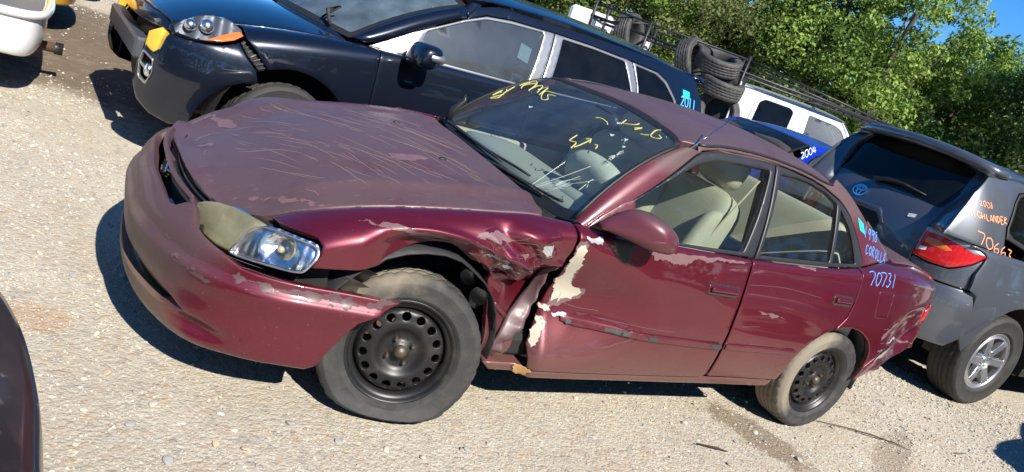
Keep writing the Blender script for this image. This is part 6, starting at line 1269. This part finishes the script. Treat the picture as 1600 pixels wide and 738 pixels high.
# tall black board behind the cab with a bright badge strip
bd_ = box('headboard', (3.66, .0, 1.55), (.05, 1.5, .92), .01, M['black'], tk)
sb = box('side_board', (3.80, .78, 1.56), (.52, .04, .84), .008, M['black'], tk); box('badge_bar', (3.80, .805, 1.74), (.36, .012, .03), .004, M['chrome'], sb)
for k in range(5): box('badge_letter', (3.74 - .045*k, .806, 1.735), (.036, .012, .05), .008, M['chrome'], sb)
def bar(name, a, b, r, m=None): v, f = tube([a, b], r, 8); return mk(name, v, f, m or M['rackpaint'], tk)
M['rackpaint'] = mat('worn_black_rack_paint', (.03, .03, .035), .45, .4, var=(15, .4), layers=[((.3, .3, .3), dict(ns=20, na=1, c=.2, sharp=6, amt=.5))])
for sg in (-1, 1):
    y = sg*.80
    bar('rack_rail', (1.35, y, 1.93), (6.05, y, 2.02), .022); bar('rack_rail', (1.55, y*.97, 2.00) if sg < 0 else (1.35, y, 1.95), (3.6, y, 2.16), .016)
    bar('rack_rail', (3.6, y, 2.16), (6.05, y, 2.20), .016)
    for x in (3.62, 5.15, 6.02): bar('rack_post', (x, y, 1.2 if x < 5.6 else 1.5), (x, y, 2.22 if x < 6 else 2.36), .024)
    for x in (1.37, 1.52, 1.68, 1.82): bar('rack_hook', (x, y-sg*.02, 1.94), (x-.02, y-sg*.02, 2.06), .010)
for x in (1.37, 2.4, 3.62, 5.15, 6.02): bar('rack_crossbar', (x, -.82, 2.0 if x > 3 else 1.95), (x, .82, 2.0 if x > 3 else 1.95), .02)
bar('rack_brace', (4.6, .8, 1.65), (4.25, .8, 2.02), .012); bar('rack_brace', (5.15, .8, 2.18), (5.9, .8, 1.98), .012)
# tyres heaped in the bed (each one a thing of its own)
tv, tf = tyre_mesh(.34, .235, .215, n=120, groove=.004)
TM = Matrix.Translation((11.35, 3.50, 0)) @ Matrix.Rotation(math.radians(TA+180), 4, 'Z')
M['oldtyre'] = mat('old_grey_tyre_rubber', (.045, .045, .046), .7, var=(10, .25), layers=[((.2, .18, .15), dict(ns=7, na=1, c=.12, sharp=4, amt=.4))], bump=(80, .25, .003))
first = None
for k, (x, y, z, rx, rz, lab) in enumerate([
        (3.78, .92, 1.30, 12, 20, 'upright loose tyre at the bottom of the pickup pile, its hole showing'),
        (3.86, .92, 1.68, 78, 15, 'loose tyre lying flat in the middle of the pickup pile'),
        (4.02, .86, 1.98, 72, 5, 'topmost loose tyre of the pickup pile, tilted with its open hole up'),
        (4.40, .72, 1.88, 20, 62, 'loose tyre leaning against the top one, tread towards the viewer'),
        (5.42, .55, 1.92, 15, 70, 'loose tyre alone near the rear rack post of the pickup'),
        (4.98, .45, 1.55, 60, 30, 'loose tyre half hidden under the rack brace'),
        (4.55, .10, 1.30, 85, 0, 'loose tyre lying deep in the pickup bed'),
        (5.20, .10, 1.10, 85, 40, 'loose tyre lying flat at the back of the pickup bed')]):
    o = mk('loose_tyre', tv, tf, M['oldtyre']) if first is None else cp(first)
    first = first or o
    o.matrix_world = TM @ Matrix.Translation((x, y, z)) @ Matrix.Rotation(math.radians(rz), 4, 'Z') @ Matrix.Rotation(math.radians(rx), 4, 'X')
    tag(o, lab, 'tyre', 'loose tyres piled in the pickup bed')
# white cabinets standing beyond the rack's rear
for k, (x, y, z, d, lab) in enumerate([(5.52, -1.35, 1.05, (.66, .62, 2.10), 'white upright fridge nearer the tyres, right of the rack post'), (6.32, -1.35, 1.09, (.80, .66, 2.18), 'white upright fridge farther left, left of the rack post')]):
    v, f = rbox((0, 0, 0), d, .06 if k else .03); o = mk('white_fridge', v, f, M['white'], None, smooth=False); o.matrix_world = TM @ Matrix.Translation((x, y, z)); tag(o, lab, 'fridge', 'white fridges behind the pickup')
    v, f = rbox((d[0]*.35, d[1]/2+.02, .2), (.03, .03, .5), .01); mk('fridge_handle', v, f, M['satin'], o, smooth=False); v, f = rbox((0, d[1]/2+.004, -.25), (d[0]*.96, .012, .008), .002); mk('door_seam', v, f, M['dark'], o, smooth=False)
# ================================================================ ground, gravel, stones
def ground_material():
    m = bpy.data.materials.new('sandy_gravel'); m.use_nodes = True; nt = m.node_tree; N = nt.nodes; L = nt.links; b = N['Principled BSDF']; b.inputs['Roughness'].default_value = .95; b.inputs['Specular IOR Level'].default_value = .15
    tc = N.new('ShaderNodeTexCoord'); P = tc.outputs['Object']
    def nz(sc, det=5, rg=.6): n = N.new('ShaderNodeTexNoise'); n.inputs['Scale'].default_value = sc; n.inputs['Detail'].default_value = det; n.inputs['Roughness'].default_value = rg; L.new(P, n.inputs[0]); return n.outputs[0]
    def mth(op, a, c=None, d=None):
        n = N.new('ShaderNodeMath'); n.operation = op
        for i, q in enumerate((a, c, d)):
            if q is None: continue
            if isinstance(q, (int, float)): n.inputs[i].default_value = q
            else: L.new(q, n.inputs[i])
        return n.outputs[0]
    def mx(f, a, c):
        n = N.new('ShaderNodeMix'); n.data_type = 'RGBA'; L.new(f, n.inputs[0])
        for k, q in ((6, a), (7, c)):
            if isinstance(q, tuple): n.inputs[k].default_value = (*q, 1)
            else: L.new(q, n.inputs[k])
        return n.outputs[2]
    def ramp(v, lo, hi): n = N.new('ShaderNodeMapRange'); n.interpolation_type = 'SMOOTHSTEP'; L.new(v, n.inputs[0]); n.inputs[1].default_value = lo; n.inputs[2].default_value = hi; return n.outputs[0]
    def spot(cx, cy, rx, ry, rot, nscale=3, namp=.8, e0=1.1, e1=.75):
        mp = N.new('ShaderNodeMapping'); mp.vector_type = 'TEXTURE'; mp.inputs['Location'].default_value = (cx, cy, 0); mp.inputs['Rotation'].default_value = (0, 0, math.radians(rot)); mp.inputs['Scale'].default_value = (rx, ry, 50); L.new(P, mp.inputs[0])
        ln = N.new('ShaderNodeVectorMath'); ln.operation = 'LENGTH'; L.new(mp.outputs[0], ln.inputs[0]); v = mth('ADD', ln.outputs['Value'], mth('MULTIPLY', mth('SUBTRACT', nz(nscale), .5), namp)); return ramp(v, e0, e1)
    fine = N.new('ShaderNodeTexVoronoi'); fine.inputs['Scale'].default_value = 85; L.new(P, fine.inputs[0]); mid = N.new('ShaderNodeTexVoronoi'); mid.inputs['Scale'].default_value = 38; L.new(P, mid.inputs[0])
    sep = N.new('ShaderNodeSeparateColor'); L.new(fine.outputs['Color'], sep.inputs[0]); sep2 = N.new('ShaderNodeSeparateColor'); L.new(mid.outputs['Color'], sep2.inputs[0])
    c = mx(ramp(nz(1.3), .3, .7), (.43, .375, .29), (.50, .45, .36))
    c = mx(mth('MULTIPLY', ramp(nz(.5), .45, .62), .5), c, (.41, .37, .30))
    stones = mth('MULTIPLY', ramp(sep.outputs[0], .55, .75), ramp(nz(2.2), .38, .6)); c = mx(mth('MULTIPLY', stones, .65), c, (.52, .49, .42))
    dark = mth('MULTIPLY', ramp(sep2.outputs[1], .8, .95), .4); c = mx(dark, c, (.22, .21, .20))
    c = mx(mth('MULTIPLY', ramp(sep2.outputs[2], .8, .95), .5), c, (.42, .30, .20))
    grit = nz(260, 2); c = mx(mth('MULTIPLY', ramp(grit, .58, .72), .3), c, (.20, .17, .13)); c = mx(mth('MULTIPLY', ramp(nz(300, 2), .58, .68), .4), c, (.62, .58, .5))
    mud = spot(.05, 5.4, 1.5, 2.5, 8, 2.2, .6); c = mx(mth('MULTIPLY', mud, .96), c, (.155, .12, .085))
    c = mx(mth('MULTIPLY', mth('MULTIPLY', mud, ramp(nz(7), .52, .62)), .7), c, (.23, .185, .14))
    c = mx(mth('MULTIPLY', spot(2.95, -.86, .16, .34, 20, 9, 1.2), .7), c, (.17, .12, .075)); c = mx(mth('MULTIPLY', spot(-.28, -.22, .16, .12, 0, 9, .9), .45), c, (.42, .24, .13)); c = mx(mth('MULTIPLY', spot(4.0, -1.0, .5, .10, 25, 9, .9), .5), c, (.20, .15, .10))
    L.new(c, b.inputs['Base Color'])
    h = mth('ADD', mth('MULTIPLY', mth('SUBTRACT', 1.0, fine.outputs['Distance']), .5), mth('MULTIPLY', nz(60, 6, .7), 1.2)); h = mth('ADD', h, mth('MULTIPLY', mth('SUBTRACT', 1.0, mid.outputs['Distance']), .5))
    h = mth('ADD', h, mth('MULTIPLY', mth('MULTIPLY', nz(16, 4), mud), 3.0))
    bn = N.new('ShaderNodeBump'); bn.inputs['Strength'].default_value = .75; bn.inputs['Distance'].default_value = .010; L.new(h, bn.inputs['Height']); L.new(bn.outputs[0], b.inputs['Normal'])
    return m
gx = np.unique(np.r_[np.geomspace(8, 420, 22), np.arange(-2, 8, .05), -np.geomspace(2, 420, 24)]); gy = np.unique(np.r_[np.geomspace(8, 420, 22), np.arange(-2, 8, .05), -np.geomspace(2, 420, 24)])
X, Y = np.meshgrid(gx, gy, indexing='ij'); Z = -.006 + .010*(fbm(X*1.7, Y*1.7, 4) - .45) + .006*(fbm(X*7, Y*7, 14) - .45) + .05*(fbm(X*.25+9, Y*.25, 24)-.45)*sstep(8, 14, np.hypot(X-2, Y-2))
mudm = bump2(X, Y, .15, 5.0, 1.3, 2.6); Z = Z + mudm*(.05*(fbm(X*6, Y*3, 51) - .45)); Z = np.minimum(Z, .004 + .03*mudm)
n1, n2 = len(gx), len(gy); idx = np.arange(n1*n2).reshape(n1, n2)
gq = np.stack([idx[:-1, :-1], idx[1:, :-1], idx[1:, 1:], idx[:-1, 1:]], -1).reshape(-1, 4)
ground = mk('ground', np.stack([X, Y, Z], -1).reshape(-1, 3), gq, ground_material()); tag(ground, kind='structure')
def gz(x, y): return -.006 + .010*(fbm(x*1.7, y*1.7, 4) - .45) + .006*(fbm(x*7, y*7, 14) - .45)
# loose chippings: too many to count
def stone_mat():
    m = bpy.data.materials.new('mixed_stone_chips'); m.use_nodes = True; N = m.node_tree.nodes; L = m.node_tree.links; b = N['Principled BSDF']; b.inputs['Roughness'].default_value = .9; b.inputs['Specular IOR Level'].default_value = .2
    at = N.new('ShaderNodeAttribute'); at.attribute_name = 'tone'; L.new(at.outputs['Color'], b.inputs['Base Color']); return m
rg = np.random.default_rng(21); NS = 62000
x = np.r_[rg.uniform(-1.2, 6.6, NS*5//10), rg.uniform(-.9, .9, NS*3//10), rg.uniform(-1.0, 3.0, NS*2//10)]; y = np.r_[rg.uniform(-1.7, .2, NS*5//10), rg.uniform(-1.2, 3.2, NS*3//10), rg.uniform(3.0, 9.0, NS*2//10)]
dn = fbm(x*1.4, y*1.4, 77, 4); keep = (rg.uniform(0, 1, len(x)) < np.clip((dn-.22)*3.2, .12, 1)) & (rg.uniform(0, 1, len(x)) > .93*np.clip(2.2*bump2(x, y, .05, 5.4, 1.6, 2.6), 0, 1))
x, y = x[keep], y[keep]; n = len(x); dist = np.hypot(x-C_LOC[0], y-C_LOC[1]); s = rg.lognormal(math.log(.0033), .46, n)*np.clip(dist/3.2, .9, 2.2); s = np.minimum(s, .015)
o8 = np.array([(1, 0, 0), (0, 1, 0), (-1, 0, 0), (0, -1, 0), (0, 0, 1), (0, 0, -1), (.6, .6, .5), (-.6, -.55, .55)], float)[:6]
tri = np.array([(0, 1, 4), (1, 2, 4), (2, 3, 4), (3, 0, 4), (1, 0, 5), (2, 1, 5), (3, 2, 5), (0, 3, 5)])
V = o8[None]*rg.uniform(.6, 1.25, (n, 6, 1)); a = rg.uniform(0, 2*np.pi, n); ca, sa = np.cos(a), np.sin(a); V = V*np.stack([rg.uniform(.8, 1.5, n), rg.uniform(.7, 1.1, n), rg.uniform(.45, .85, n)], -1)[:, None]
tl_ = rg.uniform(-.5, .5, n); V = np.stack([V[..., 0], V[..., 1]*np.cos(tl_)[:, None] - V[..., 2]*np.sin(tl_)[:, None], V[..., 1]*np.sin(tl_)[:, None] + V[..., 2]*np.cos(tl_)[:, None]], -1)
V = np.stack([V[..., 0]*ca[:, None] - V[..., 1]*sa[:, None], V[..., 0]*sa[:, None] + V[..., 1]*ca[:, None], V[..., 2]], -1)*s[:, None, None]
V += np.stack([x, y, gz(x, y) + s*.18], -1)[:, None]
gravel = mk('gravel', V.reshape(-1, 3), (tri[None] + (np.arange(n)*6)[:, None, None]).reshape(-1, 3), stone_mat(), smooth=False); tag(gravel, 'pale mixed gravel chips scattered over the yard', 'gravel', kind='stuff')
pal = np.array([(.50, .45, .36), (.58, .54, .46), (.40, .36, .30), (.27, .27, .27), (.46, .38, .28), (.36, .35, .32), (.56, .53, .47), (.44, .40, .33)]); pc = pal[rg.choice(8, n, p=[.17, .14, .14, .14, .08, .12, .07, .14])]*rg.uniform(.8, 1.12, (n, 1))
ca_ = gravel.data.color_attributes.new('tone', 'FLOAT_COLOR', 'POINT'); ca_.data.foreach_set('color', np.concatenate([np.repeat(pc, 6, 0), np.ones((n*6, 1))], 1).ravel())
# stones large enough to pick out
import bmesh
def rock_mesh(name, seed, flat=.55):
    bm = bmesh.new(); bmesh.ops.create_icosphere(bm, subdivisions=2, radius=1); r = np.random.default_rng(seed)
    dirs = r.normal(0, 1, (9, 3)); dirs /= np.linalg.norm(dirs, axis=1)[:, None]; cut = r.uniform(.55, .9, 9)
    for v in bm.verts:
        p = np.array(v.co); k = min(1.0, min([c/max(p @ d, 1e-6) for d, c in zip(dirs, cut) if p @ d > 0] + [1.0])); v.co = Vector(p*k*np.array([1.25, .95, flat]))
    me = bpy.data.meshes.new(name); bm.to_mesh(me); bm.free(); return me
rm = [rock_mesh('stone', k) for k in range(5)]
sm_ = [mat('pale_limestone', (.52, .47, .38), .9, var=(20, .2)), mat('grey_stone', (.30, .29, .28), .85, var=(20, .25)), mat('tan_stone', (.44, .34, .23), .9, var=(20, .2))]
for me, q in zip(rm, (0, 1, 0, 2, 1)): me.materials.append(sm_[q])
PX = [(1070, 661), (1250, 718), (575, 610), (338, 693), (455, 660), (240, 632), (212, 612), (345, 645), (168, 582), (205, 662), (900, 622), (945, 628), (975, 612), (1085, 632), (1093, 640), (1180, 676), (730, 700), (662, 712), (1140, 726), (1150, 690), (1335, 700), (1385, 690), (1405, 650), (1455, 655), (1300, 668), (1420, 715), (530, 690), (605, 700), (385, 700), (262, 720), (130, 640), (90, 560), (150, 520), (60, 455), (115, 430), (62, 395), (45, 290), (110, 260)]
for k, (u, w) in enumerate(PX):
    d = C_RIGHT*((u-800)/F_PX) + C_UP*(-(w-369)/F_PX) + C_FWD; t = -C_LOC[2]/d.z; px_, py_ = C_LOC[0] + d.x*t, C_LOC[1] + d.y*t
    o = bpy.data.objects.new('stone', rm[k % 5]); COLL.objects.link(o); sz = random.uniform(.010, .019) * (1.5 if k in (0, 1) else 1); o.scale = (sz, sz, sz); o.location = (px_, py_, float(gz(np.array(px_), np.array(py_))) + sz*.22); o.rotation_euler = (random.uniform(-.3, .3), random.uniform(-.3, .3), random.uniform(0, 6))
    tag(o, 'small loose stone lying on the gravel in front of the cars', 'stone', 'loose stones on the gravel')
# dry twigs by the rear wheel and dark scraps
def twig(pts, r, label):
    v, f = tube([(x, y, float(gz(np.array(x), np.array(y))) + z) for x, y, z in pts], r, 5); o = mk('twig', v, f, M['twig']); tag(o, label, 'twig', 'twigs on the gravel')
M['twig'] = mat('dry_dark_twig', (.05, .035, .025), .9)
twig([(3.62, -.72, .010), (3.80, -.78, .012), (3.95, -.86, .02), (4.10, -.93, .012), (4.18, -1.0, .006)], [.002, .003, .005, .004, .001], 'thin dark twig curling away from the rear wheel of the crimson sedan')
twig([(2.42, -.95, .01), (2.52, -.99, .014), (2.58, -1.01, .008)], [.003, .006, .002], 'short dark twig in front of the crimson sedan\'s sill'); twig([(4.62, -1.02, .008), (4.74, -1.03, .010)], [.003, .002], 'short straight twig at the lower right')

# ================================================================ trees
def leaf_mat(name, c1, c2, c3):
    m = bpy.data.materials.new(name); m.use_nodes = True; N = m.node_tree.nodes; L = m.node_tree.links; N.clear(); o = N.new('ShaderNodeOutputMaterial')
    df = N.new('ShaderNodeBsdfPrincipled'); df.inputs['Roughness'].default_value = .55; df.inputs['Specular IOR Level'].default_value = .3; tr = N.new('ShaderNodeBsdfTranslucent'); mx = N.new('ShaderNodeMixShader'); mx.inputs[0].default_value = .35
    at = N.new('ShaderNodeAttribute'); at.attribute_name = 'tone'; rp = N.new('ShaderNodeValToRGB'); rp.color_ramp.elements[0].color = (*c1, 1); rp.color_ramp.elements[1].color = (*c3, 1); e = rp.color_ramp.elements.new(.5); e.color = (*c2, 1)
    L.new(at.outputs['Fac'], rp.inputs[0]); L.new(rp.outputs[0], df.inputs['Base Color']); L.new(rp.outputs[0], tr.inputs[0]); L.new(df.outputs[0], mx.inputs[1]); L.new(tr.outputs[0], mx.inputs[2]); L.new(mx.outputs[0], o.inputs[0]); return m
LM = [leaf_mat('fresh_green_leaves', (.07, .13, .024), (.19, .30, .055), (.38, .50, .11)), leaf_mat('dark_green_leaves', (.045, .08, .02), (.115, .185, .042), (.25, .33, .08)), leaf_mat('olive_leaves', (.06, .08, .025), (.14, .18, .055), (.26, .30, .11))]
BARK = mat('grey_brown_bark', (.085, .07, .055), .9, var=(6, .3), bump=(14, .6, .03))
def crown_mesh(seed, H, R, nleaf, leaf=.10, low=.12, nclump=70):
    """leaf clumps through the crown's volume; returns verts, faces, tones"""
    r = np.random.default_rng(seed); cl = []
    for k in range(nclump):
        h = r.uniform(low, 1); rad = R*(1 - .75*max(0, (h-.45)/.55)**1.8)*(.55 + .45*min(1, (h-low)/.25+.3)); a = r.uniform(0, 2*np.pi); q = math.sqrt(r.uniform(.08, 1))
        cl.append((rad*q*math.cos(a), rad*q*math.sin(a), h*H, r.uniform(.22, .62)*R*.46, r.uniform(-.30, .30)))
    cl = np.array(cl); w = cl[:, 3]**2; ci = r.choice(nclump, nleaf, p=w/w.sum()); c = cl[ci]
    d = r.normal(0, 1, (nleaf, 3)); d /= np.linalg.norm(d, axis=1)[:, None]; rr_ = c[:, 3]*r.uniform(.25, 1, nleaf)**.5
    P = c[:, :3] + d*rr_[:, None]*np.array([1, 1, .7]); P[:, 2] = np.maximum(P[:, 2], .2)
    nrm = d + r.normal(0, .7, (nleaf, 3)) + np.array([0, 0, .5]); nrm /= np.linalg.norm(nrm, axis=1)[:, None]
    t = np.cross(nrm, r.normal(0, 1, (nleaf, 3))); t /= np.linalg.norm(t, axis=1)[:, None]; b = np.cross(nrm, t); s = leaf*r.uniform(.6, 1.35, nleaf)
    V = np.stack([P + t*s[:, None], P + b*s[:, None]*.55 + nrm*s[:, None]*.12, P - t*s[:, None], P - b*s[:, None]*.55 + nrm*s[:, None]*.12], 1)
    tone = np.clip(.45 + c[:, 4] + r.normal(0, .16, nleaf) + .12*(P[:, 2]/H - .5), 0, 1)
    return V.reshape(-1, 3), np.arange(nleaf*4).reshape(-1, 4), np.repeat(tone, 4), cl
def tree(name, seed, H, R, nleaf, lm, loc, label, group, leaf=.10, low=.12, rz=0.0, nclump=70):
    t = empty(name, loc, rz); V, Fc, tone, cl = crown_mesh(seed, H, R, nleaf, leaf, low, nclump)
    c = mk('crown', V, Fc, lm, t, smooth=False); at = c.data.attributes.new('tone', 'FLOAT', 'POINT'); at.data.foreach_set('value', tone)
    r = np.random.default_rng(seed+1); tr = [(.0, 0, -.1), (r.uniform(-.1, .1), r.uniform(-.1, .1), H*.25), (r.uniform(-.25, .25), r.uniform(-.25, .25), H*.55), (r.uniform(-.3, .3), r.uniform(-.3, .3), H*.86)]; tc_ = catmull(np.array(tr), 12)
    v, f = tube(tc_, np.linspace(H*.022, H*.005, 12), 8); tk_ = mk('trunk', v, f, BARK, t)
    for k in range(9):
        q = cl[r.integers(len(cl))]; s0 = tc_[min(11, max(2, int(11*q[2]/H*.75)))]; mid = (s0 + q[:3])/2 + np.array([0, 0, -.1*H*.3]); v, f = tube(catmull(np.array([s0, mid, q[:3]]), 8), np.linspace(H*.008, .008, 8), 6); mk('limb', v, f, BARK, tk_)
    tag(t, label, 'tree', group); return t
def polar(az, d): return (C_LOC[0] + d*math.sin(math.radians(az)), C_LOC[1] + d*math.cos(math.radians(az)), -.02)
FR = [(26, 25, 7.2, 2.6, 1, 'dark tree behind the roof of the navy suv, leftmost of the wood'), (31, 24, 7.6, 2.5, 2, 'olive tree above the white fridges'), (36, 24.5, 7.4, 2.6, 0, 'leafy tree above the rear of the pickup'), (41, 24, 7.0, 2.5, 2, 'thin olive tree above the tyre pile'),
      (46.5, 24.5, 5.3, 2.3, 1, 'low dark tree above the pickup\'s headboard, sky over it'), (50, 24, 5.9, 2.6, 0, 'green tree above the pickup cab'), (54, 23, 7.6, 2.1, 0, 'tallest bright green tree, right of the pickup cab'), (58.5, 26, 5.6, 2.2, 0, 'green tree under the patch of blue sky'), (63, 24, 4.9, 2.4, 1, 'dark tree above the roof of the charcoal suv'), (70, 22, 9.0, 2.6, 2, 'tall olive tree at the right edge'), (77, 23, 8.5, 2.8, 1, 'dark tree just beyond the right edge')]
for k, (az, d, H, R, q, lab) in enumerate(FR): tree('broadleaf_tree', 100+k, H, R, 23000, LM[q], polar(az, d), lab, 'trees at the edge of the wood', .060, .05, 0, 170)
# the wood behind reads as one mass
Vs, Fs, Ts = [], [], []; o = 0
for k in range(26):
    az = 20 + k*2.35; V, Fc, tn, _ = crown_mesh(300+k, (5.4 + .5*math.sin(k*1.7))*(.80 if 57 < az < 66 else 1), 2.6, 4600, .11, .02, 60); V = V + np.array(polar(az, 30 + 2*math.sin(k*2.3))); Vs.append(V); Fs.append(Fc+o); o += len(V); Ts.append(tn*.8)
wd = mk('far_wood', np.concatenate(Vs), np.concatenate(Fs), LM[1], smooth=False); at = wd.data.attributes.new('tone', 'FLOAT', 'POINT'); at.data.foreach_set('value', np.concatenate(Ts)); tag(wd, 'dense undergrowth and far trees behind the front row of trees', 'wood', kind='stuff')
# the far side of the yard behind the photographer, mirrored in glass and paint
proto = None
for k, (az, d, H) in enumerate([(98, 20, 10), (108, 18, 11), (118, 17, 11.5), (128, 17.5, 12), (138, 18, 11), (148, 19, 12), (158, 21, 12), (169, 22, 11), (181, 22, 12), (193, 22, 11), (206, 21, 12), (219, 20, 11), (232, 20, 12), (245, 20, 11), (258, 21, 11), (272, 21, 12), (287, 22, 11), (302, 23, 10)]):
    if proto is None: proto = tree('tall_tree', 500, 11.5, 3.2, 7000, LM[1], polar(az, d), '', '', .16, .03, 0, 70); t = proto
    else: t = cp_tree(proto, None, polar(az, d), (0, 0, k*1.3))
    t.scale = (1, 1, H/11.5); tag(t, 'tall dark tree across the yard, out of view behind the photographer', 'tree', 'trees behind the photographer')
